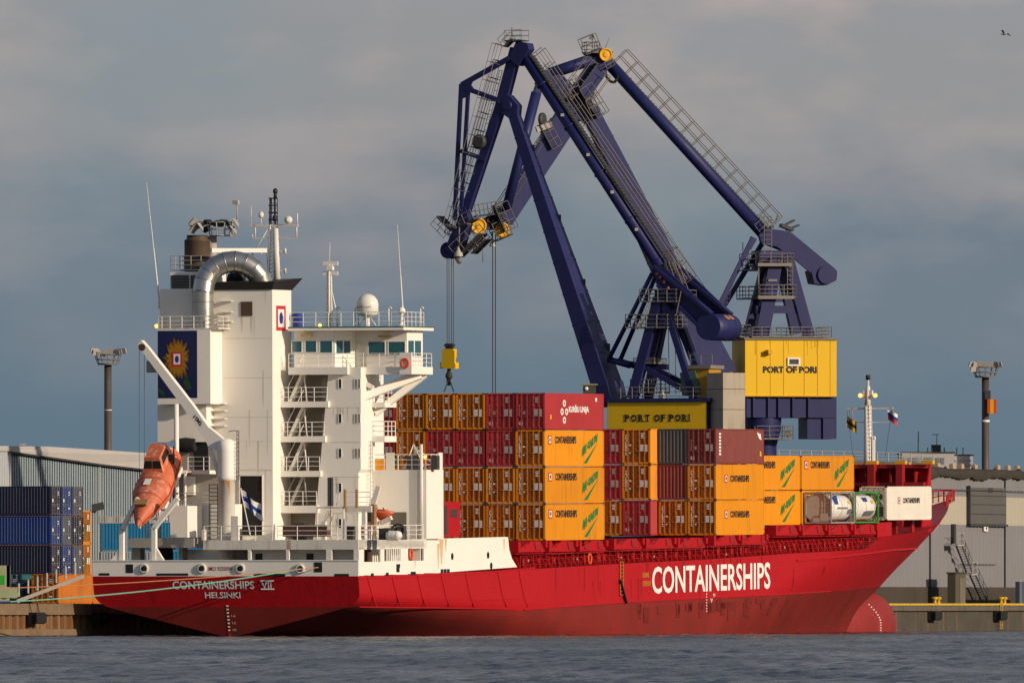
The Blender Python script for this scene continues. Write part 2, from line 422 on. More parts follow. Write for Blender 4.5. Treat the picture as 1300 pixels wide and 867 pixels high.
def quay():
    root = empty('quay_wall', QUAYM, label='long rusty quay wall with concrete cap behind the red ship', cat='quay wall')
    # sheet piling in trapezoid waves along the waterline on the stern side of the berth
    m = MB(); pts = []
    x = -60.0; k = 0
    while x < 30:
        pts += [(x, QY + 0.45), (x + 0.5, QY + 0.45), (x + 0.7, QY + 0.1), (x + 1.2, QY + 0.1)]; x += 1.4
    n = len(pts); vs = [(a, b, z) for z in (-3, QZ - 0.75) for a, b in pts]
    m.add(vs, [(i, i + 1, n + i + 1, n + i) for i in range(n - 1)]); m.build('sheet_piling', RUSTPILE, root)
    m = MB(); m.box(-60, 30, QY - 0.12, QY + 1.2, QZ - 0.85, QZ); m.box(-60, 30, QY - 0.02, QY + .3, 0.1, 0.6); m.build('concrete_cap', QCONC, root)
    m = MB(); m.box(30.01, 700, QY, QY + 1.2, -3, QZ - 0.7); m.build('concrete_face', QDARK, root)
    m = MB(); m.box(30.01, 700, QY - 0.3, QY + 1.2, QZ - 0.66, QZ - .22); m.build('concrete_cap', paint('cap_dark', (0.13, 0.11, 0.085), 0.9, 0.5, 0.6, (0.05, .04, .03)), root)
    m = MB(); m.box(100, 700, QY - 0.32, QY - 0.02, QZ - 0.15, QZ + 0.03); m.build('kerb', YKERB, root)
    return root
quay()
def fender(u):
    p = qy(u, 779, QY)
    m = MB(); m.box(-0.9, 0.9, -0.75, -0.02, -0.55, 0.35, 0); m.box(-1.0, 1.0, -0.85, -0.75, -0.45, 0.25, 0)
    m.tube((-0.8, -0.3, 0.35), (-0.8, -0.1, 1.2), 0.03, mi=0); m.tube((0.8, -0.3, 0.35), (0.8, -0.1, 1.2), 0.03, mi=0)
    o = m.build('rubber_fender', RUBBER_AND_GAPS); o.matrix_world = QUAYM @ Matrix.Translation((p.x, QY - 0.02, 1.55)); return o
for u, w in ((120, 'under the ship\'s port quarter'), (40, 'below the gangway on the rusty piling'), (1181, 'below the quay, nearer the bulbous bow'), (1264, 'below the quay under the yellow ladder')):
    tag(fender(u), 'black rubber fender ' + w, 'fender', 'rubber fenders on the quay wall')
def bollard(u, n):
    p = qy(u, 760, QY + 0.9); m = MB()
    for i in range(n):
        x = i * 1.6
        m.lathe((x, 0, 0), [(0.32, 0), (0.26, 0.1), (0.24, 0.55), (0.42, 0.62), (0.44, 0.85), (0.3, 0.95), (0.01, 0.97)], 14)
    m.box(-0.5, (n - 1) * 1.6 + 0.5, -0.4, 0.4, -0.05, 0.06)
    o = m.build('mooring_bollard', YKERB); o.matrix_world = QUAYM @ Matrix.Translation((p.x, QY + 0.7, QZ)) @ Matrix.Scale(.68, 4); return o
tag(bollard(1184, 2), 'yellow double bollard on the quay edge beside the brown hut', 'bollard', 'yellow bollards on the quay edge')
tag(bollard(1268, 2), 'yellow double bollard on the quay edge above the yellow ladder', 'bollard', 'yellow bollards on the quay edge')
m = MB(); p = qy(1272, 780, QY - 0.45); m.ladder((p.x, QY - 0.42, 0.2), (p.x, QY - 0.42, QZ + 0.1), 0.6, (1, 0, 0), 0.35, 0.04)
o = m.build('quay_ladder', YKERB); o.matrix_world = QUAYM; tag(o, 'yellow steel ladder going down the quay face', 'ladder')

# ------------------------------------------------------------------ the ship
ship = empty('container_ship', label='long red container ship with white superstructure moored along the quay', cat='ship')
ship.location = ORG; ship.rotation_euler = SHIP_ROT
B = 11.1
def lerp(a, b, t): return a + (b - a) * t
def interp(x, xs, ys): return float(np.interp(x, xs, ys))
def z_deck(x): return interp(x, [0, 36, 60, 80, 105, 126, 127.5, 129.5, 140, 150, 158, 166, 173, 180], [4.70, 4.92, 5.26, 5.45, 5.85, 6.05, 6.35, 7.15, 7.35, 7.8, 8.3, 9.0, 9.7, 10.3])
def z_kn(x): return interp(x, [0, 36, 80, 105, 136, 170], [3.9, 4.1, 4.7, 5.25, 5.95, 6.0])
def z_bt(x): return interp(x, [0, 36, 60, 100, 118, 160], [2.30, 1.66, 2.05, 2.35, 2.45, 2.6])
def x_stem(z): return interp(z, [-5, -1, 1.0, 2.5, 3.9, 5.9, 8.1, 10.0, 10.6], [151.0, 152.5, 155.0, 158.8, 162.8, 168.9, 174.4, 178.5, 179.5])
def half_b(x, z, xn):
    if x < 62:
        z0 = interp(x, [0, 36, 62], [3.2, 1.75, -2.0]); zk = interp(x, [0, 15, 45, 62], [0.0, -1.0, -5, -6])
        if z >= z0: return B
        t = max(0.0, (z - zk) / (z0 - zk)); k = x / 62
        return B * lerp(interp(t, [0, .25, .53, .72, .88, 1], [0, .324, .676, .90, .985, 1]), t ** 0.3, k)
    xs = x_stem(z)
    f = min(1, max(0, (z + 2) / 10.0))
    xe = lerp(76, 122, f); p = lerp(1.45, 1.85, f); q = lerp(1.0, 0.95, f)
    if x <= xe: return B
    t = min(1, (x - xe) / (xs - xe))
    return B * max(0.0, 1 - t ** p) ** q
def rake(z): return max(0.0, 4.70 - z) * 0.22
def build_hull():
    m = MB()
    T = [0, 0.4, 1, 2, 4, 7, 10, 14, 18, 23, 28, 33, 36, 42, 48, 54, 60, 66, 72, 80, 88]
    nb = 40; stations = [('a', x) for x in T] + [('b', (i + 1) / nb) for i in range(nb)]
    NL, NM, NU = 9, 4, 4
    rows = []
    for kind, s in stations:
        xn = s if kind == 'a' else 88 + (s ** 0.85) * (176 - 88) if s < 1 else 180
        zk = interp(xn, [0, 15, 45, 62], [0.0, -1.0, -5, -6])
        zb, zn, zd = z_bt(xn), z_kn(xn), z_deck(xn)
        zs = [lerp(zk, zb, (i / NL)) for i in range(NL)] + [lerp(zb, zn, i / NM) for i in range(NM)] + [lerp(zn, zd, i / NU) for i in range(NU + 1)]
        row = []
        for z in zs:
            x = s + rake(z) * max(0, 1 - s / 8) if kind == 'a' else 88 + (s ** 0.85) * (x_stem(z) - 88)
            row.append((x, half_b(x, z, xn), z))
        rows.append(row)
    nl = len(rows[0]); ns = len(rows)
    for side in (-1, 1):
        vs = [(x, b * side, z) for r in rows for x, b, z in r]
        for i in range(ns - 1):
            for j in range(nl - 1):
                a, b_, c, d = i * nl + j, (i + 1) * nl + j, (i + 1) * nl + j + 1, i * nl + j + 1
                f = (a, b_, c, d) if side < 0 else (d, c, b_, a)
                m.f.append(tuple(k + len(m.v) for k in f)); m.m.append(1 if j < NL else 0); m.sm.append(True)
        m.v.extend(vs)
    # transom
    r0 = rows[0]
    for j in range(nl - 1):
        (x, b1, z1), (_, b2, z2) = r0[j], r0[j + 1]
        m.add([(rake(z1), -b1, z1), (rake(z1), b1, z1), (rake(z2), b2, z2), (rake(z2), -b2, z2)], [(3, 2, 1, 0)], 1 if j < NL else 0)
    dk = [(x, b, z - 0.02) for r in rows for x, b, z in r[-1:]]
    for i in range(ns - 1):
        (x1, b1, z1), (x2, b2, z2) = dk[i], dk[i + 1]
        m.add([(x1, -b1, z1), (x2, -b2, z2), (x2, b2, z2), (x1, b1, z1)], [(0, 1, 2, 3)], 2)
    o = m.build('hull', [RED, BOOT, DECKRED], ship)
    return o
hull = build_hull()
def superellipsoid(m, c, rx, ry, rz, p=3.0, n=22, k=18, mi=0):
    prof = []
    for i in range(k + 1):
        a = -1 + 2 * i / k; prof.append((max(0.002, (1 - abs(a) ** p) ** (1 / p)), a))
    vs = []
    for r, a in prof:
        for j in range(n):
            an = 2 * math.pi * j / n; vs.append((c[0] + rx * a, c[1] + ry * r * math.cos(an), c[2] + rz * r * math.sin(an)))
    m.add(vs, [(i * n + j, i * n + (j + 1) % n, (i + 1) * n + (j + 1) % n, (i + 1) * n + j) for i in range(k) for j in range(n)], mi, True)
m = MB(); superellipsoid(m, (151.6, 0, -0.9), 8.3, 2.4, 3.2, 2.7)
m.build('bulbous_bow', paint('bulb_red', (0.27, 0.022, 0.018), 0.6, 0.4, 0.5, (0.2, 0.06, 0.05), scale=0.4), ship)
# draught marks on bulb, stern and midship
m = MB()
for i in range(12):
    a = i / 11; v = 767 + 36 * a; u = 1103 + 15 * math.sin(min(1, a * 1.5) * 1.57); yy = -1.8
    for _ in range(8):
        p = sy(u, v, yy); ax = abs((p.x - 151.6) / 8.3); r2 = max(0, 1 - ax ** 2.7) ** (2 / 2.7) - ((p.z + .9) / 3.2) ** 2; yy = -2.4 * math.sqrt(max(.02, r2)) - .03
    m.box(p.x - .10, p.x + .10, p.y - .03, p.y + .05, p.z - .06, p.z + 0.06)
for i in range(8):
    z = 0.45 + i * 0.27; m.box(rake(z) - 0.05, rake(z) - 0.02, -0.08, 0.08, z, z + 0.10)
    if i % 2 == 0 and i < 5: m.text(str(10 + i), (rake(z) - 0.04, -0.3, z), (0, -1, 0), (-.22, 0, 1), 0.3, 0.16)
for v in np.arange(751, 778, 3.6):
    p = sy(897, v, -B - 0.012); m.box(p.x - .08, p.x + .08, -B - .03, -B, p.z, p.z + .1)
p = sy(902, 764.5, -B - .02); m.text('9', (p.x, -B - .02, p.z), (1, 0, 0), (0, 0, 1), 0.5, 0.42); m.text('M', (p.x + .7, -B - .02, p.z + .45), (1, 0, 0), (0, 0, 1), .45, .3)
m.build('draught_marks', LETTER, hull)
# rudder head under the transom
m = MB(); m.box(0.93, 1.6, -0.08, 0.08, -1.5, 0.30); m.build('rudder', RED, ship)
# name on transom and side
m = MB()
def ttext(m, body, u0, v0, u1, v1, x=-0.02, bold=0.02):
    x += rake(sx(u0, v1, x).z)
    a = sx(u0, v1, x); b = sx(u1, v1, x); c = sx(u0, v0, x)
    m.text(body, a, b - a, (-.22 if a.z < 4.6 else 0, 0, 1), (b - a).length, c.z - a.z, bold=bold)
ttext(m, 'CONTAINERSHIPS', 219.5, 737, 323, 747.5); ttext(m, 'HELSINKI', 260.5, 751, 305.5, 759)
ttext(m, 'VII', 332, 738.2, 345, 746.5)
for v in (737.0, 747.5):
    a = sx(330, v, -0.02); b = sx(347, v, -0.02); m.box(rake(a.z) - .04, rake(a.z) - .02, b.y, a.y, a.z - .05, a.z + .05)
a = sy(828, 753.7, -B - 0.02); b = sy(978, 747.0, -B - 0.02); h = sy(903, 716.2, -B).z - sy(903, 750.3, -B).z
m.text('CONTAINERSHIPS', a, b - a, (0, 0, 1), (b - a).length, h, bold=0.018)
m.build('name_lettering', LETTER, hull)
m = MB(); a = sy(816, 733, -B - .02); m.text('KIINNI', a, (1, 0, 0), (0, 0, 1), 1.5, 0.42, bold=.02); m.text('OVERFLOW', a - Vector((0, 0, .7)), (1, 0, 0), (0, 0, 1), 2.0, .42, bold=.02)
m.build('warning_lettering', paint('mark_orange', (0.6, 0.24, 0.02), .6), hull)
# rubbing strakes and fender frames on the side
m = MB()
def side_bar(pts, r=0.10, y=-B):
    q = [sy(u, v, y) for u, v in pts]
    for a, b in zip(q[:-1], q[1:]): m.beam((a.x, -B - .01, a.z), (b.x, -B - .01, b.z), r * 1.6, 0.07, n=(0, 1, 0))
side_bar([(456, 733.5), (600, 728), (679, 720.5)], .07)
for u in (470, 501, 533, 563, 594, 635, 662):
    side_bar([(u - 4, 731.8 - (u - 470) * .05), (u + 3, 758), (u + 8, 770)], .06)
side_bar([(456, 770), (540, 771), (655, 773)], .05)
side_bar([(600, 762), (660, 759)], .05)
xs_b = [37 + 3.4 * i for i in range(25)]
for x0, x1 in zip(xs_b[:-1], xs_b[1:]): m.beam((x0, -half_b(x0, z_bt(x0), x0) - .02, z_bt(x0) + .06), (x1, -half_b(x1, z_bt(x1), x1) - .02, z_bt(x1) + .06), .1, .08, n=(0, 1, 0))
m.build('rubbing_strake', RED, hull)
m = MB(); rs = random.Random(12)
for k in range(34):
    x = rs.uniform(38, 112); z = z_deck(x) - rs.choice((.06, .06, 1.3)); h = rs.uniform(.4, 2.2); w = rs.uniform(.04, .16); y = -B - .012
    m.add([(x - w, y, z), (x + w, y, z), (x + w * .3, y, z - h), (x - w * .3, y, z - h)], [(0, 1, 2, 3)])
m.build('run_stain', paint('run_dark_red', (.27, .010, .012), .7, .3, .3, spec=.15), hull)['kind'] = 'stuff'
m = MB()
for k in range(26):
    x = rs.uniform(64, 104); w = rs.uniform(.25, .9); zt_ = z_bt(x) - rs.uniform(.1, .5); h = rs.uniform(.5, 1.6); y = -B - .008
    q4 = [(x - w, zt_), (x + w, zt_ + .05), (x + w * rs.uniform(.7, 1.0), zt_ - h), (x - w * rs.uniform(.8, 1), zt_ - h * rs.uniform(.8, 1.1))]
    m.add([(a_, -half_b(a_, b_, a_) - .035, b_) for a_, b_ in q4], [(0, 1, 2, 3)])
m.build('boot_patch', paint('boot_dark', (.19, .022, .017), .75, .6, .6, (.08, .03, .03), spec=.15), hull)['kind'] = 'stuff'
m = MB()   # knuckle along the flare
pts = []
for i in range(26):
    x = lerp(104, 168.5, i / 25); z = z_kn(x); b = half_b(x, z, x); pts.append((x, -b - 0.02, z))
for a, b in zip(pts[:-1], pts[1:]): m.beam(a, b, 0.16, 0.14, n=(0, 1, 0))
m.build('knuckle_strake', RED, hull)
# pilot ladder and gear at midship
m = MB(); a = sy(789, 713, -B - .08); b = sy(791, 755, -B - .08)
m.ladder((a.x, -B - .1, a.z), (a.x, -B - .1, b.z), 0.7, (1, 0, 0), 0.28, 0.05); m.build('pilot_ladder', paint('ladder_ochre', (0.35, 0.17, 0.03), .7), ship)
m = MB(); a = sy(785, 736, -B); b = sy(793, 765, -B); m.beam((a.x, -B - .15, a.z), (b.x, -B - .15, b.z), .22, .15); m.build('fender_bracket', RUBBER_AND_GAPS, ship)

# ---- stern bulwark and mooring deck
ZB = sx(285, 712, 0).z; ZS0 = sx(350, 697.5, 0).z; ZS1 = sx(350, 685.5, 0).z
YP = sx(258, 690, 0).y
m = MB(); m.box(0, 0.18, -B, B, 4.70, ZB); m.box(0.18, 9.0, B - .18, B, 4.72, ZB)
m.box(-0.06, 0.24, -B - .02, B + .02, ZB, ZB + 0.08)
bw = m.build('stern_bulwark', WHITE, ship)
CH = [(183, 721.5), (256, 721.5), (305, 721.5), (381, 722)]
for u, v in CH:
    p = sx(u, v, -0.02); m = MB(); n = 20
    prof = [(0.19, 0.02), (0.21, 0.09), (0.30, 0.13), (0.39, 0.09), (0.40, 0.0)]
    m.lathe((p.x, p.y, p.z), prof, n, axis=(-1, 0, 0)); m.build('fairlead', WHITE_RUSTY, bw)
m = MB()
for u, v in CH:
    p = sx(u, v, 0); m.lathe((-0.02, p.y, p.z), [(0.2, 0), (0.2, 0.13)], 16, axis=(-1, 0, 0))
for u0, v0, u1, v1 in ((160, 716, 169, 727), (399, 713.5, 409, 726), (126, 727.2, 139, 730.2), (199, 727.5, 239, 730.3), (323, 728, 362, 731.3), (425, 728, 443, 731)):
    a = sx(u0, v0, 0); b = sx(u1, v1, 0); m.box(-0.025, 0.0, b.y, a.y, b.z, a.z)
m.build_each('dark_port_plate', RUBBER_AND_GAPS, bw)  # dark discs and plates stand in for the shade inside the holes
m = MB(); ttext(m, 'IMO 9250098', 264.5, 719, 295, 724.2, -.02, 0.01); m.build('number_lettering', paint('imo_red', (0.35, 0.05, 0.05), .6), bw)
m = MB()
m.box(0, 15.0, -B, YP, ZS0, ZS1)
m.build('poop_deck', WHITE_RUSTY, ship)
m = MB()
for u in (316.5, 365): p = sx(u, 700, 0); m.box(0, .2, p.y - .12, p.y + .12, ZB + .09, ZS0)
for u0, u1 in ((414, 421), (449, 455.6)):
    a = sx(u0, 700, 0); b = sx(u1, 700, 0); m.box(0, .16, b.y, a.y, ZB + .09, ZS0)
m.build_each('mooring_deck_post', WHITE, ship)
m = MB()
m.box(4.4, 4.5, -B + 1.6, B - 5.5, 4.75, ZS0 - .01)
mdw = m.build('mooring_deck_bulkhead', WHITE, ship)
m = MB()
for u0, u1 in ((326, 338), (432, 441)):
    a = sx(u0, 700, 4.37); b = sx(u1, 712, 4.37); m.box(4.3, 4.39, b.y, a.y, 4.8, ZS0 - .15)
m.build_each('mooring_deck_door', INNER, mdw)
m = MB(); m.box(1.3, 1.4, -B + .9, sx(317, 700, 1.3).y, 4.75, ZS0 - .01); m.build('sun_catch_screen', WHITE, ship)  # white bulkhead added to catch the sun in the dim mooring deck
m = MB(); a = sx(389, 700, 1.28); b = sx(398, 712, 1.28); m.box(1.27, 1.299, b.y, a.y, 4.76, ZS0 - .3); a = sx(324, 700, 1.28); b = sx(333, 712, 1.28); m.box(1.27, 1.299, b.y, a.y, 4.76, ZS0 - .3); m.build_each('screen_doorway', INNER, mdw)
m = MB(); m.box(.2, 15, -B + .2, B - .2, 4.70, 4.735); m.build('bounce_floor_plate', paint('bounce_pale', (.45, .43, .38), .7, .2, .1), ship)  # pale plate added to bounce light up into the mooring deck
m = MB()      # mooring winches behind the bulwark
for y in (5.2, 0.0, -6):
    m.lathe((3.2, y - .7, 5.5), [(.55, 0), (.55, .08), (.3, .1), (.3, 1.3), (.55, 1.32), (.55, 1.4)], 14, axis=(0, 1, 0)); m.box(2.8, 3.6, y - .9, y - .7, 4.72, 5.8); m.box(2.8, 3.6, y + .7, y + .9, 4.72, 5.8)
m.build_each('mooring_winch', DARKMETAL, ship)
# starboard side plating with openings
def side_plate(m, u0, v0, u1, v1, t=0.14, y=-B):
    a = sy(u0, v0, y); b = sy(u1, v1, y); a2 = sy(u0, v1, y); b2 = sy(u1, v0, y)
    m.prism([(a.x, y, a.z), (b2.x, y, b2.z), (b.x, y, b.z), (a2.x, y, a2.z)], (0, t, 0))
m = MB()
side_plate(m, 455.2, 685.6, 538, 694.5)
for u0, v0, u1, v1 in ((455.2, 694.5, 462, 730.5), (462, 713, 488, 730), (483, 694.5, 488, 713), (488, 712, 518, 729), (509, 694.5, 518, 712), (518, 711.5, 538, 728)):
    side_plate(m, u0, v0, u1, v1)
side_plate(m, 538, 685.4, 557.5, 727.2)
P = [sy(u, v, -B) for u, v in ((557.5, 683.5), (641, 681.3), (645, 681.5), (646.5, 697), (650, 709), (656.5, 719.5), (557.5, 726.9))]
m.prism([(p.x, -B, p.z) for p in P], (0, .12, 0))
sp = m.build('side_plating', WHITE, ship)
m = MB()
for u, v0, v1, w in ((560.5, 684, 716, .5), (556.5, 690, 722, .3), (566, 684, 700, .25), (527, 712, 722, .15), (640, 684, 700, .2)):
    a = sy(u, v0, -B - .006); b = sy(u, v1, -B - .006); k = len(m.v); m.add([(a.x - w, a.y, a.z), (a.x + w, a.y, a.z), (b.x + w * .2, b.y, b.z), (b.x - w * .2, b.y, b.z)], [(0, 1, 2, 3)])
m.build_each('rust_stain', paint('rust_wash', (.66, .47, .27), .7, .3, .5, (.5, .26, .1)), sp)
m = MB()
for i in range(7):
    p = sy(491 + i * 2.7, 695, -B + .06); q = sy(491 + i * 2.7, 712, -B + .06); m.box(p.x - .09, p.x + .09, -B + .03, -B + .1, q.z, p.z)
m.build_each('opening_bars', WHITE_CLEAN, sp)
m = MB()
for u, v in ((574, 706), (619.5, 704.5), (623.5, 718)):
    p = sy(u, v, -B); m.lathe((p.x, -B, p.z), [(0.28, 0), (.28, .02), (.01, .025)], 14, axis=(0, -1, 0))
for u, v in ((561, 724.5), (565, 724.3), (569, 724.2), (472.5, 729.6), (491.5, 728.8), (523, 727.6), (526, 727.6), (506, 718)):
    p = sy(u, v, -B); m.box(p.x - .3, p.x + .3, -B - .02, -B, p.z - .14, p.z + .14)
a = sy(503, 716, -B); b = sy(507, 726, -B); m.box(a.x, b.x, -B - .025, -B, b.z, a.z)
m.build_each('scupper', RUBBER_AND_GAPS, sp)
m = MB(); m.box(4.51, 14.5, -B + 1.6, -B + 1.7, 4.8, ZS0 - .01); m.build('passage_wall', WHITE, ship)

def superlamp(m, c, r): superellipsoid(m, c, r, r, r, 2, 10, 6)
# ---- accommodation tower
TX = 11.0
def zt(v, x=TX, u=400): return sx(u, v, x).z
def yt(u, x=TX, v=600): return sx(u, v, x).y
tower = None
m = MB()
poly = [(417.5, 466), (458, 466), (458, 596), (455, 600), (455, 685), (398, 685)]
P = [sx(u, v, TX) for u, v in poly]; m.prism([(TX, p.y, p.z) for p in P], (3.1, 0, 0))
m.box(14.11, 18.5, -6.2, 2, ZS1, zt(466))
a = yt(351); b = yt(356); m.box(TX - .3, TX, b, a, ZS1, zt(510))
tower = m.build('accommodation_tower', WHITE, ship)
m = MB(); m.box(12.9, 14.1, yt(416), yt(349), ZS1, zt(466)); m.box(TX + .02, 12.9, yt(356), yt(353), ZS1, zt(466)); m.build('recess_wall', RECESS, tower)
LV = [(509.5, 517, 418), (553.5, 561, 414), (597.5, 605, 408), (641.5, 651, 404)]
for k, (v0, v1, ur) in enumerate(LV):
    m = MB(); y1 = yt(ur + 1); y0 = yt(351)
    m.box(TX - .35, 12.89, y1, y0, zt(v1), zt(v0)); m.build('balcony_floor', WHITE, tower)
    m = MB(); m.rail([(TX - .3, y0 - .05, zt(v0)), (TX - .3, y1 + .1, zt(v0))], 1.1, 3, 1.0); m.build('railing', WHITE_CLEAN, tower)
    m = MB(); top = 467 + (v0 - 509.5); zf = zt(v0); zz_ = zt(top)
    for dx in (0.35, 1.1):
        m.beam((TX + dx, yt(366), zf), (TX + dx, yt(386), zz_ + .1), .06, .22, n=(0, 0, 1))
    for i in range(13):
        t = i / 13; m.box(TX + .35, TX + 1.1, lerp(yt(366), yt(386), t) - .14, lerp(yt(366), yt(386), t) + .14, lerp(zf, zz_, t) + .05, lerp(zf, zz_, t) + .1)
    m.tube((TX + .3, yt(363), zf + 1), (TX + .3, yt(384), zz_ + 1.0), .03); m.tube((TX + .3, yt(384), zz_ + .1), (TX + .3, yt(388), zf), .06)
    m.build('stairs', GALV if k > 2 else WHITE_CLEAN, tower)
# dark doorway plates in the recesses
m = MB()
for v in (500, 545, 588, 632):
    a = yt(398); b = yt(405); m.box(12.86, 12.9, b, a, zt(v + 8), zt(v - 20))
m.build_each('recess_door', GREYP, tower)
m = MB(); a = yt(408); b = yt(414); m.box(12.8, 12.9, b, a, zt(491), zt(480)); m.build('fire_locker', SIGNRED, tower)
def window_on_x(parent, u0, v0, u1, v1, x, mat=None, fr=0.06):
    a = sx(u0, v0, x); b = sx(u1, v1, x); m = MB()
    m.box(x - .05, x, b.y, b.y + fr, b.z, a.z); m.box(x - .05, x, a.y - fr, a.y, b.z, a.z); m.box(x - .05, x, b.y + fr, a.y - fr, a.z - fr, a.z); m.box(x - .05, x, b.y + fr, a.y - fr, b.z, b.z + fr)
    f = m.build('window', WHITE_CLEAN, parent)
    m = MB(); m.box(x - .02, x - .001, b.y + fr, a.y - fr, b.z + fr, a.z - fr)
    return f, m.build('pane', mat or GLASS, f if parent == ship else parent)
for v in (487, 531, 575, 619, 664):
    for u0, u1 in ((429.5, 434), (450.5, 453.5), (454.5, 457.5)):
        if v > 600 and u0 > 440: continue
        if v > 640 and u0 > 440: continue
        window_on_x(tower, u0, v - 6, u1, v + 6, TX - .005, GLASSD, .03)
# starboard outrigger balconies
ob = MB()
for v0, v1 in ((511, 517), (553.5, 561)):
    p = sx(475, v0, 14.2); q = sx(493, v1, 14.2)
    ob.box(13.4, 16.0, q.y, p.y + 1.2, q.z, p.z)
ob.build_each('outrigger_balcony', WHITE, tower)
m = MB()
for v0 in (511, 553.5):
    p = sx(475, v0, 14.2); q = sx(493, v0, 14.2); m.rail([(13.45, p.y, p.z), (13.45, q.y + .05, p.z), (15.9, q.y + .05, p.z)], 1.15, 3, .9, .035)
m.build_each('railing', WHITE_CLEAN, tower)
m = MB(); a = sx(467, 610, 14.15)
m.ladder((13, yt(458.5) - .12, zt(690)), (13, yt(458.5) - .12, zt(560)), .5, (1, 0, 0), .32, .03); m.build('ladder', GALV, tower)

m = MB(); rs = random.Random(9)
for v in (517.5, 561.5, 605.5, 651.5): z = zt(v); m.box(TX - .012, TX - .001, yt(457), yt(419), z - .02, z + .015)
m.build('weld_seam', paint('seam_grey', (.55, .51, .44), .6), tower)
m = MB()
for k in range(16):
    u = rs.uniform(401, 457); v = rs.choice((517, 561, 605, 651)) + rs.uniform(0, 2)
    if u < 420: u += 20
    a = sx(u, v, TX - .008); h = rs.uniform(.5, 1.6); w = rs.uniform(.02, .05); m.add([(a.x, a.y - w, a.z), (a.x, a.y + w, a.z), (a.x, a.y + w * .3, a.z - h), (a.x, a.y - w * .3, a.z - h)], [(0, 1, 2, 3)])
m.build_each('rust_streak', paint('rust_pale', (.74, .65, .50), .7, .2, .3), tower)
# ---- bridge
br = MB()
yw = -11.0; zb0, zb1 = sx(500, 475, 12).z, sx(500, 465.5, 12).z
ybl = sx(370, 470, 11).y
br.box(12.0, 16.8, yw, ybl, zb0, zb1); br.box(10.6, 11.99, sx(441, 470, 10.6).y, sx(366, 470, 10.6).y, zb0, zb1)
zr0, zr1 = sx(450, 420, 12).z, sx(450, 417, 12).z
y425, y445, y465, y517 = sx(425, 440, 11.6).y, sx(445, 440, 12.6).y, sx(465, 440, 13.2).y, sx(516.5, 440, 13.2).y
pl = [(11.6, ybl), (11.6, y425), (12.9, y445), (13.6, y445 - .05), (13.6, y465), (13.2, y465 - .02), (13.2, y517), (16.6, y517 - .05), (16.6, ybl)]
br.prism([(x, y, zb1) for x, y in pl], (0, 0, zr0 - zb1))
bridge = br.build('wheelhouse', WHITE, ship)
m = MB(); m.box(10.9, 17.6, sx(546, 418, 16.8).y, sx(366, 418, 11).y, zr0 + .02, zr1 + .06); m.build('wheelhouse_roof', WHITE, bridge)
m = MB(); m.box(10.87, 17.65, sx(546, 418, 16.8).y - .03, sx(366, 418, 11).y, zr1 + .065, zr1 + .15); m.build('roof_edge', GREEN, bridge)
for u0, u1, v0, v1, x in ((370, 384, 432.5, 448, 11.6), (387, 402.5, 432, 448, 11.6), (405.5, 422.5, 432, 448.5, 11.6), (453.5, 459, 435.5, 447.5, 13.6), (467, 489.5, 433, 451, 13.2), (492.5, 515, 433, 451, 13.2)):
    window_on_x(bridge, u0, v0, u1, v1, x - .004)
def quad_window(parent, p0, p1, z0, z1, out):
    p0 = Vector((*p0, 0)); p1 = Vector((*p1, 0)); out = Vector((*out, 0)) * .02
    m = MB(); m.prism([(p0 + out) + Vector((0, 0, z0)), (p1 + out) + Vector((0, 0, z0)), (p1 + out) + Vector((0, 0, z1)), (p0 + out) + Vector((0, 0, z1))], -out * 2)
    m.build('window', GLASS, parent)
zw0, zw1 = sx(450, 448, 12).z, sx(450, 432.5, 12).z
d = Vector((12.9 - 11.6, y445 - y425)); nrm = Vector((-abs(d.y), -d.x)).normalized()
for t0, t1 in ((.1, .46), (.54, .9)):
    quad_window(bridge, (lerp(11.6, 12.9, t0), lerp(y425, y445, t0)), (lerp(11.6, 12.9, t1), lerp(y425, y445, t1)), zw0, zw1, nrm)
for x0, x1 in ((13.5, 14.6), (14.9, 16.2)):
    quad_window(bridge, (x0, y517), (x1, y517), zw0 - .2, zw1, (0, -3.2))
m = MB(); p0 = sx(451, 434, 13.6); p1 = sx(463, 465, 13.6); m.box(13.57, 13.599, p1.y, p0.y, zb1, p0.z); m.build('bridge_door', WHITE_CLEAN, bridge)
m = MB(); m.rail([(10.7, sx(366, 470, 10.6).y, zb1), (10.7, sx(441, 470, 10.6).y + .05, zb1)], 1.05, 3, 1.2)
m.rail([(12.08, sx(441, 470, 12).y, zb1), (12.08, yw + .06, zb1), (16.7, yw + .06, zb1)], 1.05, 3, 1.2); m.build('railing', WHITE_CLEAN, bridge)
m = MB(); zz1 = zr1 + .16
m.rail([(11.0, sx(369, 418, 11).y, zz1), (11.0, sx(497, 418, 11).y, zz1), (11.1, sx(512, 418, 11).y, zz1), (16.8, sx(538, 418, 16.8).y, zz1)], 1.1, 3, 1.1, .03); m.build('roof_railing', WHITE_CLEAN, bridge)
m = MB()
a = sx(443, 512, 11.5); b = sx(541, 476, 15.5)
m.beam((11.3, a.y, a.z), (15.2, yw + .5, zb0), .55, .5, .75, .5, n=(1, 0, 0)); m.beam((14.0, a.y - 1.2, a.z - .8), (16.4, yw + .5, zb0), .5, .4, n=(1, 0, 0))
a = sx(444, 477, 12); b = sx(472, 492, 12); m.beam((12.3, a.y, a.z), (12.3, b.y, b.z), .3, .3, n=(1, 0, 0)); 
m.build_each('wing_brace', WHITE, bridge)
m = MB(); p = sx(516, 462, 12); m.box(11.8, 12.0, p.y - .5, p.y + .5, p.z - .8, p.z + .9); m.build('wing_locker', WHITE, bridge)
p = sx(515, 461, 11.9); m = MB(); n = 14
m.sweep([(11.75, p.y + .3 * math.cos(t * .5), p.z + .34 * math.sin(t * .5)) for t in range(14)], .09, 8)
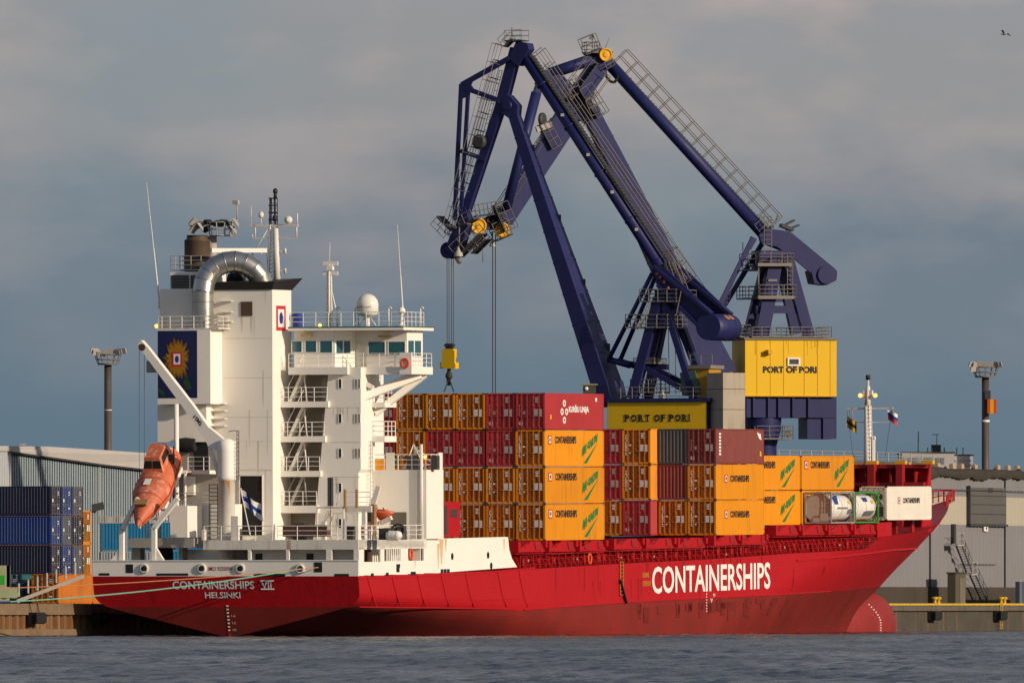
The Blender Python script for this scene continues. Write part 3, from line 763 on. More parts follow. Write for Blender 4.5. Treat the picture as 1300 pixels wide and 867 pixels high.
o = m.build('lifebuoy', paint('buoy_orange', (0.75, 0.09, 0.03), .6, .1, 0), off=(11.75, p.y, p.z)); o.matrix_world = on_ship(11.75, p.y, p.z); tag(o, 'orange lifebuoy hung outside the bridge wing', 'lifebuoy', 'lifebuoys on the ship')
m = MB()
for u, v in ((390, 426), (489, 427)):
    p = sx(u, v, 11.5 if u < 440 else 13.1); m.box(p.x - .35, p.x, p.y - .45, p.y + .45, p.z - .08, p.z + .08)
m.build_each('deck_light', paint('light_housing', (0.55, 0.38, 0.08), .5), bridge)
# lower deckhouse under the wing
m = MB()
p0 = sx(454, 596.5, 15); zd1 = p0.z
m.box(15.0, 18.8, -B + .001, sx(470, 640, 15).y + 2.5, ZS1 + .01, zd1)
dh = m.build('lower_deckhouse', WHITE, ship)
m = MB(); a = sx(496, 650, 14.97); b = sx(516, 685, 14.97); m.box(14.96, 14.99, b.y, a.y, ZS1 + .02, a.z); m.build('deckhouse_opening_shade', paint('opening_shade', (0.14, .13, .10), .7), dh)  # dark plate painted as the shade of an open doorway
m = MB(); a = sx(537, 580, 14.8)
m.tube((14.85, -10.75, ZS1), (14.85, -10.75, zd1 + 2.0), .12, n=10); m.tube((14.9, -10.35, ZS1), (14.9, -10.35, zd1), .06); m.build('vent_pipe', WHITE_CLEAN, dh)
m = MB(); m.rail([(15.05, sx(470, 596, 15).y, zd1), (15.05, -B + .05, zd1), (18.7, -B + .05, zd1)], 1.2, 3, 1.2, .035)
m.box(17.9, 18.7, -B + .02, -B + .12, zd1, zd1 + 1.35); m.box(15.0, 15.1, -8.4, -7.7, zd1, zd1 + 1.35); m.build('railing', WHITE_CLEAN, dh)
m = MB(); a = sx(476, 582, 16.5); b = sx(508, 596, 16.5); m.box(16.5, 16.7, b.y, a.y, zd1, a.z)
o = m.build('orange_screen', paint('box_orange', (0.80, 0.31, 0.008), .5), dh)
m = MB(); a = sx(496, 597, 16.45); m.text('MA', (16.47, a.y, zd1 + .1), (0, -1, 0.25), (0, 0, 1), .75, .75, slant=.3, bold=.02); m.build('slogan', paint('slogan_green', (0.01, 0.20, 0.05), .5), dh)
m = MB()
for u in (520, 527, 551): p = sx(u, 590, 16); m.box(16, 16.6, p.y - .25, p.y + .25, zd1, zd1 + 1.1)
m.build_each('roof_gear', DARKMETAL, dh)
m = MB(); p = sx(548, 585, 16.5); m.tube((16.2, p.y + 2.2, zd1), (16.2, p.y + 1.4, zd1 + 2), .05); m.tube((16.2, p.y + .4, zd1), (16.2, p.y + 1.4, zd1 + 2), .05); m.tube((16.2, p.y + 1.4, zd1 + 1.7), (16.2, p.y + .5, zd1 + 1.2), .05); m.build('light_bracket', WHITE_CLEAN, dh)
m = MB(); p = sx(540, 580, 15.0); superlamp(m, (14.95, p.y, p.z), .15); m.build('deck_lamp', LAMP, dh)
# poop deck rail
m = MB()
m.rail([(0.12, sx(259, 685, .1).y, ZS1), (0.12, sx(346, 685, .1).y, ZS1)], 1.1, 3, 1.5, .033); m.rail([(0.12, sx(352, 685, .1).y, ZS1), (.12, -B + .1, ZS1), (14.6, -B + .1, ZS1)], 1.1, 3, 1.6, .033)
m.build('poop_railing', WHITE_CLEAN, ship)
# ---- funnel casing, panel block, duct, exhaust
FX = 9.0
def fz(v, x=FX): return sx(310, v, x).z
def fyy(u, x=FX): return sx(u, 500, x).y
m = MB()
m.box(FX, 13.1, fyy(346), fyy(250), ZS1, fz(366)); m.box(FX + .02, 13.1, fyy(250) + .002, fyy(203), fz(560), fz(400))
funnel = m.build('funnel_casing', WHITE, ship)
m = MB()
lip = [(FX - .45, fyy(270, FX - .4)), (FX - .45, fyy(349, FX - .4)), (13.4, fyy(349, FX - .4)), (13.4, fyy(270, FX - .4))]
z0, z1 = fz(368), fz(358)
lo = [(x, y, z0) for x, y in ((FX - .1, fyy(272)), (FX - .1, fyy(346.4)), (13.2, fyy(346.4)), (13.2, fyy(272)))]
hi = [(FX - .4, fyy(270), z1), (FX - .4, fyy(346.4) - .3, z1), (14.3, fyy(346.4) - .5, z1 + .35), (14.3, fyy(270), z1)]
m.add(lo + hi, [(3, 2, 1, 0), (4, 5, 6, 7), (0, 1, 5, 4), (1, 2, 6, 5), (2, 3, 7, 6), (3, 0, 4, 7)])
m.build('funnel_lip', BLACK, funnel)
m = MB()
PX = 6.5
ypl, ypr = sx(200, 460, PX).y, sx(267, 460, PX).y
m.box(PX, FX - .01, ypr, ypl, sx(230, 513, PX).z, sx(230, 418, PX).z)
pb = m.build('panel_block', WHITE, ship)
m = MB(); m.box(7.5, FX - .02, sx(262, 530, 7.5).y, sx(200, 530, 7.5).y, sx(230, 561, 7.5).z, sx(230, 513.5, PX).z - .02); m.build('block_base', GREYP if False else WHITE, pb)
m = MB(); a = sx(203, 367, 8.2); b = sx(250, 403, 8.2); m.box(8.2, 12.9, b.y, a.y, sx(230, 418, 8.2).z, a.z); uc = m.build('upper_casing', WHITE, pb)
m = MB(); rs = random.Random(3)
for k in range(14):
    u = rs.uniform(285, 344); v = rs.choice((370, 402, 470, 520, 560, 597)); a = sx(u, v, FX - .006); h = rs.uniform(.8, 4.5); w = rs.uniform(.02, .05)
    m.add([(a.x, a.y - w, a.z), (a.x, a.y + w, a.z), (a.x, a.y + w * .3, a.z - h), (a.x, a.y - w * .3, a.z - h)], [(0, 1, 2, 3)])
for u in (307, 319): a = sx(u, 401, FX - .007); m.add([(a.x, a.y - .1, a.z), (a.x, a.y + .1, a.z), (a.x, a.y + .03, a.z - 1.3), (a.x, a.y - .03, a.z - 1.3)], [(0, 1, 2, 3)])
m.build_each('rust_streak', MATS['rust_pale'], funnel)
m = MB()
for v in (430, 480, 530): z = fz(v); m.box(FX - .012, FX - .001, fyy(345.5), fyy(284), z, z + .03)
m.build_each('weld_seam', MATS['seam_grey'], funnel)
# sunflower picture on the blue panel
m = MB(); a = sx(200.5, 420, PX); b = sx(250.5, 505, PX)
m.box(PX - .03, PX - .002, b.y, a.y, b.z, a.z); panel = m.build('picture_panel', paint('panel_blue', (0.010, 0.016, 0.075), 0.5, .1, .1), pb)
def flat_on_x(m, x, pts, mi=0):
    k = len(m.v); m.add([(x, y, z) for y, z in pts], [tuple(range(len(pts)))], mi)
m = MB(); c = sx(225, 456, PX); rr = random.Random(2)
for ring, (r0, r1, wd, nn, xx) in enumerate(((.62, 1.42, .19, 19, -.036), (.5, 1.15, .17, 17, -.045))):
    for k in range(nn):
        an = 2 * math.pi * (k + .5 * ring) / nn + rr.uniform(-.08, .08); rl = r1 * rr.uniform(.86, 1.06); ca, sa = math.cos(an), math.sin(an)
        pts = []
        for t, w in ((0, .4), (.35, 1), (.7, .8), (1, .05)):
            r = lerp(r0 * .6, rl, t); pts.append((r, wd * w))
        pts = pts + [(r, -w) for r, w in reversed(pts)]
        flat_on_x(m, PX + xx - .0004 * k, [(c.y + r * ca * .82 - w * sa, c.z + r * sa * 1.25 + w * ca) for r, w in pts], ring)
m.build('flower_petals', [paint('petal_dark', (0.22, 0.09, 0.006), .6, .3, 0), paint('petal_light', (0.38, 0.18, 0.009), .6, .3, 0)], panel)
m = MB()
for cx, cy, w, h in ((218, 484, 12, 9), (238, 488, 10, 12), (205, 498, 9, 6), (236, 478, 6, 8)):
    q = sx(cx, cy, PX); n = 10
    flat_on_x(m, PX - .034, [(q.y + w / 32 * math.cos(2 * math.pi * i / n), q.z + h / 32 * math.sin(2 * math.pi * i / n) + .2 * math.cos(2 * math.pi * i / n)) for i in range(n)])
m.build('flower_leaves', paint('leaf_green', (0.02, 0.07, 0.015), .6, .3, 0), panel)
def emblem(parent, P, right, up, w, h, off):
    """house emblem: red frame, white field, blue oval; P is the middle"""
    P = Vector(P); right = Vector(right).normalized(); up = Vector(up).normalized(); nrm = Vector(off)
    m = MB()
    def rect(k, d, mi):
        o = P + nrm * d; m.add([o - right * w * k[0] - up * h * k[1], o + right * w * k[0] - up * h * k[1], o + right * w * k[0] + up * h * k[1], o - right * w * k[0] + up * h * k[1]], [(0, 1, 2, 3)], mi)
    rect((.5, .5), .004, 0); rect((.33, .36), .008, 1)
    o = P + nrm * .012; m.add([o + right * w * .2 * math.cos(i * .4488) + up * h * .24 * math.sin(i * .4488) for i in range(14)], [tuple(range(14))], 2)
    return m.build('emblem', [SIGNRED, LETTER, paint('emblem_blue', (0.015, 0.04, 0.25), .5, 0, 0)], parent)
emblem(panel, (PX - .06, c.y, c.z), (0, -1, 0), (0, 0, 1), 0.85, 1.15, (-1, 0, 0))
yS = fyy(346)
p0 = sy(350.5, 388, yS); p1 = sy(362.5, 420, yS)
emblem(funnel, ((p0.x + p1.x) / 2, yS - .02, (p0.z + p1.z) / 2), (1, 0, 0), (0, 0, 1), abs(p1.x - p0.x), abs(p0.z - p1.z), (0, -1, 0))
m = MB(); a = sx(306, 383, FX); b = sx(320.5, 401, FX); m.box(FX - .06, FX - .001, b.y, a.y, b.z, a.z); m.build('casing_vent', paint('vent_brown', (0.09, 0.06, 0.04), .7), funnel)
m = MB(); a = sx(305, 604, FX); b = sx(333, 680, FX); m.box(FX - .02, FX - .001, b.y, a.y, b.z, a.z); dd = m.build('casing_doorway', RUBBER_AND_GAPS, funnel)
m = MB()
for q0, q1 in (((303.8, 602.5), (305, 681)), ((333, 602.5), (334.2, 681)), ((303.8, 602.5), (334.2, 604))):
    a = sx(*q0, FX); b = sx(*q1, FX); m.box(FX - .1, FX - .003, b.y, a.y, b.z, a.z)
m.build('door_frame', WHITE_CLEAN, dd)
m = MB()      # shelves (steps) on casing and seams
for v in (383, 397, 409): a = sx(281, v, FX); m.box(FX - .5, FX - .002, a.y - 1.0, a.y, a.z, a.z + .05)
for v in (513, 522, 532, 541): a = sx(275, v, FX); m.box(FX - .6, FX - .002, a.y - .9, a.y + .3, a.z, a.z + .06)
m.box(FX - .03, FX - .002, fyy(346) + .02, fyy(300), fz(596.5), fz(595.5)); m.box(FX - .02, FX - .002, fyy(346) + .02, fyy(290), fz(560), fz(559.4))
m.build('casing_steps', WHITE_CLEAN, funnel)
m = MB(); zz = sx(230, 418, PX).z
m.rail([(8.1, ypl - .05, zz), (PX + .05, ypl - .05, zz), (PX + .05, ypr - .6, zz), (FX - .1, ypr - .6, zz)], 1.0, 3, 1.0, .035); m.box(PX - .02, FX - .02, ypr - .7, ypl + .15, zz + .005, zz + .09); m.build('platform_railing', WHITE_RUSTY, pb)
# big ventilation duct
pts = []
for v in np.linspace(417, 372, 5): p = sx(257.5, v, 7.6); pts.append(p)
N = 9
for i in range(1, N + 1):
    t = i / (N + .6); an = math.pi * (1 - t); u = 296 + 38.5 * math.cos(an); v = 370 - 38 * math.sin(an); pts.append(sx(u, v, lerp(7.6, 10.2, t)))
pts.append(sx(332.5, 364, 10.3))
m = MB()
for a, b in zip(pts[:-1], pts[1:]): m.tube(a, b, .84, n=24, cap=False)
for a in pts[4:-1:1]: superellipsoid(m, a, .84, .84, .84, 2.0, 16, 10)
duct = m.build('ventilation_duct', STEEL, ship)
m = MB()
for u, v, r_ in ((294.5, 356, .42), (304, 352, .5)):
    q = sx(u, v, 11.2); superellipsoid(m, q, r_, r_, r_ * 1.5, 2.4, 14, 10)
m.build_each('cowl_vent', BLACK, ship)
m = MB()
for i in range(3, len(pts) - 1):
    t = (pts[i + 1] - pts[i - 1]).normalized(); m.tube(pts[i] - t * .04, pts[i] + t * .04, .862, n=24)
m.build('duct_flange', paint('duct_band', (0.40, 0.38, 0.34), .35, .3, .1, metal=.85), duct)
# exhaust uptake, louvre house, lights on top
m = MB(); p = sx(250.5, 335, 11); zb_ = sx(250, 345, 11).z
ztp = sx(250, 306, 11).z; m.lathe((11, p.y, 0), [(1.02, zb_), (1.02, ztp), (1.06, ztp + .05), (.85, ztp + .15), (.82, ztp + .4), (.9, ztp + .45), (.7, ztp + .46), (.68, ztp)], 24)
ex = m.build('exhaust_uptake', BROWNSTACK, ship)
m = MB(); a = sx(216, 346, 8.6); b = sx(262, 368, 8.6); m.box(8.6, 12.8, b.y, a.y, sx(230, 368, 8.6).z, a.z); lh = m.build('louvre_house', WHITE, ship)
m = MB()
for u0, u1 in ((217.5, 240), (242, 258)):
    a = sx(u0, 349, 8.58); b = sx(u1, 366, 8.58)
    for k in range(9): z = lerp(b.z, a.z, k / 9); m.box(8.52, 8.59, b.y, a.y, z, z + (a.z - b.z) / 9 * .7)
m.build_each('louvre', DARKMETAL, lh)
m = MB(); zz = sx(230, 342, 8.7).z; m.box(8.6, 12.8, sx(262, 342, 8.7).y, sx(216, 342, 8.7).y, zz - .1, zz); m.rail([(12.5, sx(217, 342, 8.7).y, zz), (8.7, sx(217, 342, 8.7).y, zz), (8.7, sx(268, 342, 8.7).y, zz)], 1.05, 3, .9, .03); m.build('stack_railing', GALV, lh)
def lamp_head(m, c, d, w=.75, h=.5, mi=0):
    c = Vector(c); d = Vector(d).normalized(); m.beam(c - d * .16, c + d * .16, w * .7, h * .7, w, h, n=(0, 0, 1), mi=mi)
m = MB(); pc = sx(277.5, 296, 12); zf = sx(282, 300, 12).z
m.tube((12, pc.y + .6, sx(282, 345, 12).z), (12, pc.y + .6, zf), .42, n=14)
m.lathe((12, pc.y - .2, zf), [(.8, 0), (.9, .04), (.9, .1), (.01, .11)], 16)
for k in range(10):
    an = k * .628; a = (12 + .8 * math.cos(an), pc.y - .2 + .85 * math.sin(an), zf); b = (12 + 1.0 * math.cos(an), pc.y - .2 + 1.1 * math.sin(an), zf + 1.1); m.tube(a, b, .05, n=5)
m.sweep([(12 + 1.0 * math.cos(a), pc.y - .2 + 1.1 * math.sin(a), zf + 1.1) for a in np.linspace(0, 6.283, 21)], .05, 6); m.sweep([(12 + .9 * math.cos(a), pc.y - .2 + .97 * math.sin(a), zf + .55) for a in np.linspace(0, 6.283, 21)], .04, 6)
m.tube((12.4, pc.y - 1.4, zf + 1.2), (12.4, pc.y - 1.4, zf + 2.6), .05); m.box(12.2, 12.6, pc.y - 1.55, pc.y - 1.1, zf + 2.5, zf + 2.8)
fb = m.build('floodlight_platform', GALV, ship)
for u, v, s in ((245, 282, 1), (255, 288, -1), (246, 290, 1), (253, 285, .5), (265, 282, 0), (276, 284, 0), (279, 283, 0), (285, 282, 0), (300, 283, -1), (293, 291, -1), (297, 292, -1), (263, 290, .4)):
    m = MB(); p = sx(u, v, 11.4 + .3 * (u % 3)); dd_ = Vector((-.4, -.75 * s + .05, -.62)).normalized(); m.beam(p - dd_ * .1, p + dd_ * .1, .5, .42, .82, .62, n=(1, 0, 0)); m.tube(p, (12 + (.3 if s else 0), p.y - s * .25, zf + 1.3), .04, n=4); m.build('floodlight', DARKMETAL if abs(s) < .5 else GALV, fb)
# radar scanner bar and main mast
m = MB(); a = sx(268, 318, 9.0); b = sx(338, 318, 12.5); m.beam(a, b, .32, .34, n=(0, 0, 1)); m.tube((a + b) / 2, (a + b) / 2 - Vector((0, 0, 1.4)), .12); m.build('radar_scanner', WHITE_CLEAN, ship)
MX = 13.5
def mz(u, v): return sx(u, v, MX)
m = MB(); zb_ = mz(346, 362).z
for du in (-5, 5):
    m.tube(mz(346 + du * 1.15, 362), mz(346 + du * .55, 285), .12, .09, n=8)
m.tube(mz(352, 362), mz(350, 290), .28, .2, n=10)
for v in np.arange(290, 360, 5): m.tube(mz(341.5, v), mz(350.5, v), .035, n=5); m.tube(mz(341.5, v), mz(350, v + 5), .025, n=4)
a = mz(317.5, 286.5); b = mz(378.5, 286.5); m.beam(a, b, .14, .16)
a = mz(321, 302.5); b = mz(376, 302.5); m.beam(a, b, .09, .09); m.tube(mz(324, 287), mz(324, 302), .05); m.tube(mz(376.5, 286), mz(376.5, 302), .06); m.tube(mz(320.5, 302), mz(320.5, 298), .06)
m.tube(mz(319, 286), mz(319, 262), .025); m.tube(mz(331.5, 286), mz(331.5, 274), .035); m.tube(mz(377.5, 286), mz(377.5, 271), .05)
p = mz(331.5, 273); superellipsoid(m, p, .22, .22, .28, 2, 10, 8); p = mz(366, 279.5); superellipsoid(m, p, .34, .34, .32, 2, 12, 8); m.tube(mz(366, 286), p, .06)
m.tube(mz(338, 318), mz(341.5, 355), .025); m.tube(mz(344, 285), mz(318, 327), .05)
for v, u in ((319, 362), (344, 362)): m.tube(mz(350, v), mz(u, v), .05); m.tube(mz(u, v - 3.5), mz(u, v + 3.5), .1)
m.tube(mz(337, 319), mz(330, 319), .05); m.tube(mz(331, 316), mz(331, 323), .1)
mast = m.build('signal_mast', WHITE_RUSTY, ship)
m = MB()
for du in (-3.4, 3.4): m.tube(mz(346 + du, 290), mz(346 + du * .8, 252), .08, n=6)
m.ladder(mz(348.5, 290), mz(348.5, 252), .5, (0, 1, 0), .35, .03)
for v in (252, 261, 270, 279): m.beam(mz(341, v), mz(352, v), .1, .1)
m.tube(mz(349.5, 253), mz(349.5, 243), .16, .12); superellipsoid(m, mz(349.5, 243), .2, .2, .25, 2, 10, 6); m.tube(mz(349, 281), mz(349, 274), .2)
m.build('mast_top', BLACK, mast)
# monkey island: small mast, dome, whips, tarp
m = MB(); BX = 14.0
def bz(u, v): return sx(u, v, BX)
for du in (-3, 3): m.tube(bz(418 + du * 1.3, 418), bz(418 + du * .7, 346), .08, .07, n=6)
m.tube(bz(418, 418), bz(418, 336), .14, .1); 
for v in np.arange(348, 416, 4.5): m.tube(bz(414.5, v), bz(421.5, v), .03, n=4)
m.beam(bz(410, 334.5), bz(429, 334.5), .12, .3); m.beam(bz(410, 347), bz(429, 347), .1, .3); m.tube(bz(418, 336), bz(419, 308), .03, .015); m.tube(bz(432, 417), bz(420, 365), .05); m.box(BX - .2, BX + .2, bz(420, 330).y - .2, bz(416, 330).y, bz(418, 343).z, bz(418, 337).z)
m.build('radar_mast', WHITE, ship)
m = MB(); p = bz(466.5, 398); zt_ = bz(466, 373).z
R_ = .87; m.lathe((BX, p.y, 0), [(.3, p.z - .32), (.62, p.z - .18), (R_, p.z + .0), (R_, zt_ - R_)] + [(R_ * math.cos(a), zt_ - R_ + R_ * math.sin(a)) for a in np.linspace(.15, 1.55, 8)], 28)
m.tube((BX, p.y, bz(466, 418).z), (BX, p.y, p.z - .3), .2, n=12)
for s in (-1, 1): m.tube((BX, p.y + s * .9, bz(466, 418).z), (BX, p.y + s * .25, p.z - .35), .05)
dome = m.build('satellite_dome', paint('dome_white', (0.78, 0.75, 0.68), .4, .05, .05), ship)
m = MB(); k = 0
for i, chh in enumerate('LandPoint'):
    an = -0.78 + i * .17; 
    q = Vector((BX - (R_ + .012) * math.cos(an), p.y - (R_ + .012) * math.sin(an), p.z + .42)); rt = Vector((math.sin(an), -math.cos(an), 0))
    m.text(chh, q, rt, (0, 0, 1), .10, .2 if chh.isupper() or chh in 'dt' else .14)
m.build('dome_lettering', paint('grey_letter', (.25, .24, .22), .6, 0, 0), dome)
def whip(u0, v0, u1, v1, x, r=.05):
    m = MB(); a = sx(u0, v0, x); b = sx(u1, v1, x); c_ = a.lerp(b, .45); m.tube(a, c_, r * 1.4, r, n=6); m.tube(c_, b, r * .8, r * .35, n=6); m.lathe(a, [(.12, -.5), (.12, 0)], 8); return m.build('whip_antenna', WHITE_CLEAN, ship)
whip(202.5, 384, 186, 232, 8.5); whip(512, 404, 504.5, 286, 14)
m = MB(); p = sx(510, 414, 14); m.lathe((14, p.y, p.z - .3), [(.55, 0), (.2, .5), (.14, 1.3)], 8); superellipsoid(m, p + Vector((0, 0, 1.2)), .3, .3, .3, 2, 10, 8); m.build('antenna_base', WHITE, ship)
m = MB()
for u in (493.5, 428, 451, 455, 534):
    p = sx(u, 418, 15); m.tube(p, p + Vector((0, 0, 1.6)), .06); m.sweep([p + Vector((0, -.12 + .12 * math.cos(a), 1.6 + .12 * math.sin(a))) for a in np.linspace(0, 3.1, 6)], .06, 6)
m.build_each('vent_gooseneck', WHITE_CLEAN, ship)
m = MB(); p = sx(378.5, 418, 13); m.lathe((13, p.y, p.z), [(.38, 0), (.42, .5), (.36, .8), (.5, .95), (.46, 1.25), (.3, 1.32)], 10); m.build('covered_compass', TARP, ship)
m = MB(); p = sx(406, 413, 12); superlamp(m, (12, p.y, p.z), .15); m.build('roof_lamp', LAMP, ship)

# ---- stern deck crane
CX = 3.2
def cz(u, v): return sx(u, v, CX)
m = MB(); p = cz(287.5, 600)
p_y = p.y; m.lathe((CX, p.y, 0), [(.66, 4.75), (.66, cz(287, 610).z), (.74, cz(287, 610).z + .02), (.76, cz(287, 606).z), (.70, cz(287, 604).z)], 24); 
dc = m.build('deck_crane', WHITE_RUSTY, ship)
m = MB(); m.lathe((CX, p.y, 0), [(.72, cz(287, 605).z), (.72, cz(287, 572).z), (.74, cz(287, 560).z), (.3, cz(287, 557).z)], 24); m.build('crane_house', WHITE, dc)
m = MB()
j = [(288, 572), (290.5, 561), (267, 542), (247, 514), (190, 441), (182, 432), (177, 438), (183, 446), (234, 516), (258, 551), (270, 570)]
P = [cz(u, v) for u, v in j]; m.prism([(CX - .45, q.y, q.z) for q in P], (.6, 0, 0)); jib = m.build('crane_jib', WHITE, dc)
m = MB(); a = cz(183, 441); m.lathe((CX - .5, a.y, a.z), [(.28, 0), (.28, .7)], 14, axis=(1, 0, 0)); m.build('jib_sheave', BROWN, dc)
m = MB(); m.tube(cz(262, 549) - Vector((.2, 0, 0)), cz(279, 602) - Vector((.3, 0, 0)), .16, n=10); m.tube(cz(262, 549) - Vector((.2, 0, 0)), cz(268, 572) - Vector((.2, 0, 0)), .09, n=8); m.build('luffing_cylinder', WHITE_CLEAN, dc)
m = MB(); m.ladder(cz(302, 547) - Vector((0, 0, 0)), cz(302, 609), .4, (1, 0, 0), .3, .03); m.path([cz(302, 547), cz(296, 546.5), cz(290, 548)], .03); m.ladder(cz(271, 615), cz(271, 684), .7, (0, 1, 0), .3, .035); m.build('crane_ladder', DARKMETAL, dc)
m = MB()
for u0, v0, v1 in ((176.8, 440, 640), (183.2, 446, 640)): m.tube(cz(u0, v0), cz(u0, v1), .018, n=4)
m.build_each('crane_wire', ROPE_DARK, dc)
m = MB(); a = cz(251, 523); q = (cz(262, 536) - a).normalized(); m.text('NMF', cz(251, 526) - Vector((.46, 0, 0)), q, Vector((0, -q.z, q.y)) * -1 if False else Vector((0, q.z, -q.y)) * -1, .95, .34, bold=.02); m.build('crane_lettering', LETTER_BLACK, dc)

m = MB(); 
for th, z1_, w in ((-2.9, 1.1, .16), (-2.6, .7, .1), (-2.45, 1.5, .08), (-3.2, .5, .08)):
    for s in (0, 1): pass
    zt_ = cz(287, 607).z; pts_ = [(CX + .672 * math.cos(th + d_), p_y + .672 * math.sin(th + d_)) for d_ in (-w * 1.6, w * 1.6)]
    m.add([(pts_[0][0], pts_[0][1], zt_), (pts_[1][0], pts_[1][1], zt_), ((pts_[0][0] + pts_[1][0]) / 2, (pts_[0][1] + pts_[1][1]) / 2, zt_ - z1_)], [(0, 1, 2)])
m.build_each('rust_stain', paint('rust_bright', (.48, .19, .04), .8, .3, 0), dc)
# ---- port quarter: lifeboat ramp, post, decks
m = MB()
def path2(pts, x, w, d, m): 
    q = [sx(u, v, x) for u, v in pts]
    for a, b in zip(q[:-1], q[1:]): m.beam(a, b, w, d, n=(1, 0, 0))
m2 = MB(); path2([(155, 713), (155, 671)], .5, .34, .4, m2); path2([(155, 673), (165, 652), (176, 632)], .5, .3, .4, m2)
path2([(196, 713), (196, 669)], .5, .34, .4, m2); path2([(194.5, 672), (226, 632)], .5, .34, .4, m2)
a = sx(196, 713, .5); m2.prism([(.35, a.y, a.z), (.35, a.y, a.z + 1.4), (.35, a.y - .9, a.z)], (.3, 0, 0)); a = sx(155, 713, .5); m2.prism([(.35, a.y, a.z), (.35, a.y, a.z + 1.1), (.35, a.y + .9, a.z + .15), (.35, a.y + .9, a.z)], (.3, 0, 0))
m2.build_each('lifeboat_davit', WHITE, ship)
m = MB(); a = sx(224, 560, 5.8); m.tube((5.8, a.y, ZS1 - .5), (5.8, a.y, sx(224, 513, 5.8).z), .19, n=10); m.build('support_post', WHITE, ship)
m = MB(); a = sx(163, 683, 2.2); b = sx(246, 695, 2.2); m.box(2.2, 8.5, b.y, a.y, b.z, a.z); m.build('ramp_platform', GREYP, ship)
m = MB()
for u0, u1 in ((167, 178), (228, 232)):
    a = sx(u0, 695, 3); b = sx(u1, 720, 3); m.box(3, 4, b.y, a.y, 4.72, a.z)
m.build_each('ramp_pillar', GREYP, ship)
m = MB(); a = sx(200, 695, 5); b = sx(219, 714, 5); m.box(5, 5.1, b.y, a.y, 4.72, a.z); m.build('ramp_opening_shade', RUBBER_AND_GAPS, ship)  # black plate stands in for the shaded opening under the ramp platform
m = MB(); a = sx(216, 642, 2.4); b = sx(238, 682, 2.4); e = sx(246, 660, 2.4)
m.prism([(2.4, a.y, a.z), (2.4, b.y, a.z), (2.9, e.y, a.z), (4.2, e.y, a.z), (4.2, a.y, a.z)], (0, 0, b.z - a.z)); m.build('machinery_box', WHITE, ship)
m = MB(); a = sx(240, 640, 4.3); b = sx(280, 690, 4.3); m.box(4.3, FX - .1, b.y, a.y, ZS1, a.z); m.build('aft_deckhouse', WHITE, ship)
m = MB(); a = sx(222, 643, 4.4); b = sx(266, 645.5, 4.4); m.box(4.4, FX, b.y, a.y, b.z, a.z); a2 = sx(243, 597, 4.4); b2 = sx(266, 601.5, 4.4); m.box(4.4, FX, b2.y, a2.y, b2.z, a2.z); a3 = sx(226, 597, 6.5); b3 = sx(243, 600, 6.5); m.box(6.5, FX, b3.y - .1, a3.y, b3.z, a3.z); dk = m.build('aft_platform', WHITE, ship)
m = MB(); a = sx(222, 642.5, 4.4); b = sx(266, 642.5, 4.4); m.rail([(4.5, a.y, a.z), (4.5, b.y + .05, b.z)], 1.05, 3, .9, .03); a = sx(226, 597, 4.45); b = sx(266, 597, 4.45); m.rail([(6.55, a.y, a.z), (6.55, sx(246, 597, 4.45).y, a.z)], 1.05, 3, .9, .03); m.rail([(4.45, sx(246, 597, 4.45).y, a.z), (4.45, b.y, b.z)], 1.05, 3, .9, .03); m.build('railing', WHITE_CLEAN, dk)
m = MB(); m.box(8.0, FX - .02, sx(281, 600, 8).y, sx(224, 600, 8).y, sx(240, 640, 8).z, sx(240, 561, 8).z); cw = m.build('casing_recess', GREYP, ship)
m = MB(); a = sx(246, 562, 7.9); b = sx(264, 596, 7.9); m.box(7.9, 7.99, b.y, a.y, b.z, a.z); m.lathe((7.5, sx(236, 565, 7.5).y, sx(236, 565, 7.5).z), [(.5, -.8), (.6, 0), (.5, .8)], 12, axis=(0, 1, 0)); m.build('dark_opening', RUBBER_AND_GAPS, cw)
m = MB(); a = sx(233, 605, 7.6); b = sx(246, 628, 7.6); m.box(7.6, 7.99, b.y, a.y, b.z, a.z); m.build('vent_box', WHITE, cw)
m = MB(); a = sx(213, 570, 4); m.tube((4, a.y, sx(213, 640, 4).z), (4, a.y, a.z), .08); m.tube((4, a.y, a.z), (4, a.y + .7, a.z - .1), .06); m.tube((4, a.y - .5, sx(213, 640, 4).z), (4, a.y - .5, a.z + .2), .06)
for v in (580, 590): q = sx(213, v, 4); m.box(3.8, 4.2, q.y - .5, q.y + .5, q.z - .3, q.z + .2)
m.build('lamp_stand', DARKMETAL, ship)
m = MB(); q = sx(211.5, 579, 3.9); superlamp(m, (3.75, q.y, q.z), .17); m.build('deck_lamp', LAMP, ship)
m = MB(); a = sx(110, 470, 9)
p = sx(193, 465, 7.5); m.box(7.3, 7.9, sx(200, 465, 7.5).y, sx(187, 465, 7.5).y, sx(193, 473, 7.5).z, sx(193, 458, 7.5).z); m.build('side_light_board', GREYP, ship)
m = MB(); p = sx(200, 414, 7); superlamp(m, (6.8, p.y, p.z), .17); m.build('deck_lamp', LAMP, ship)
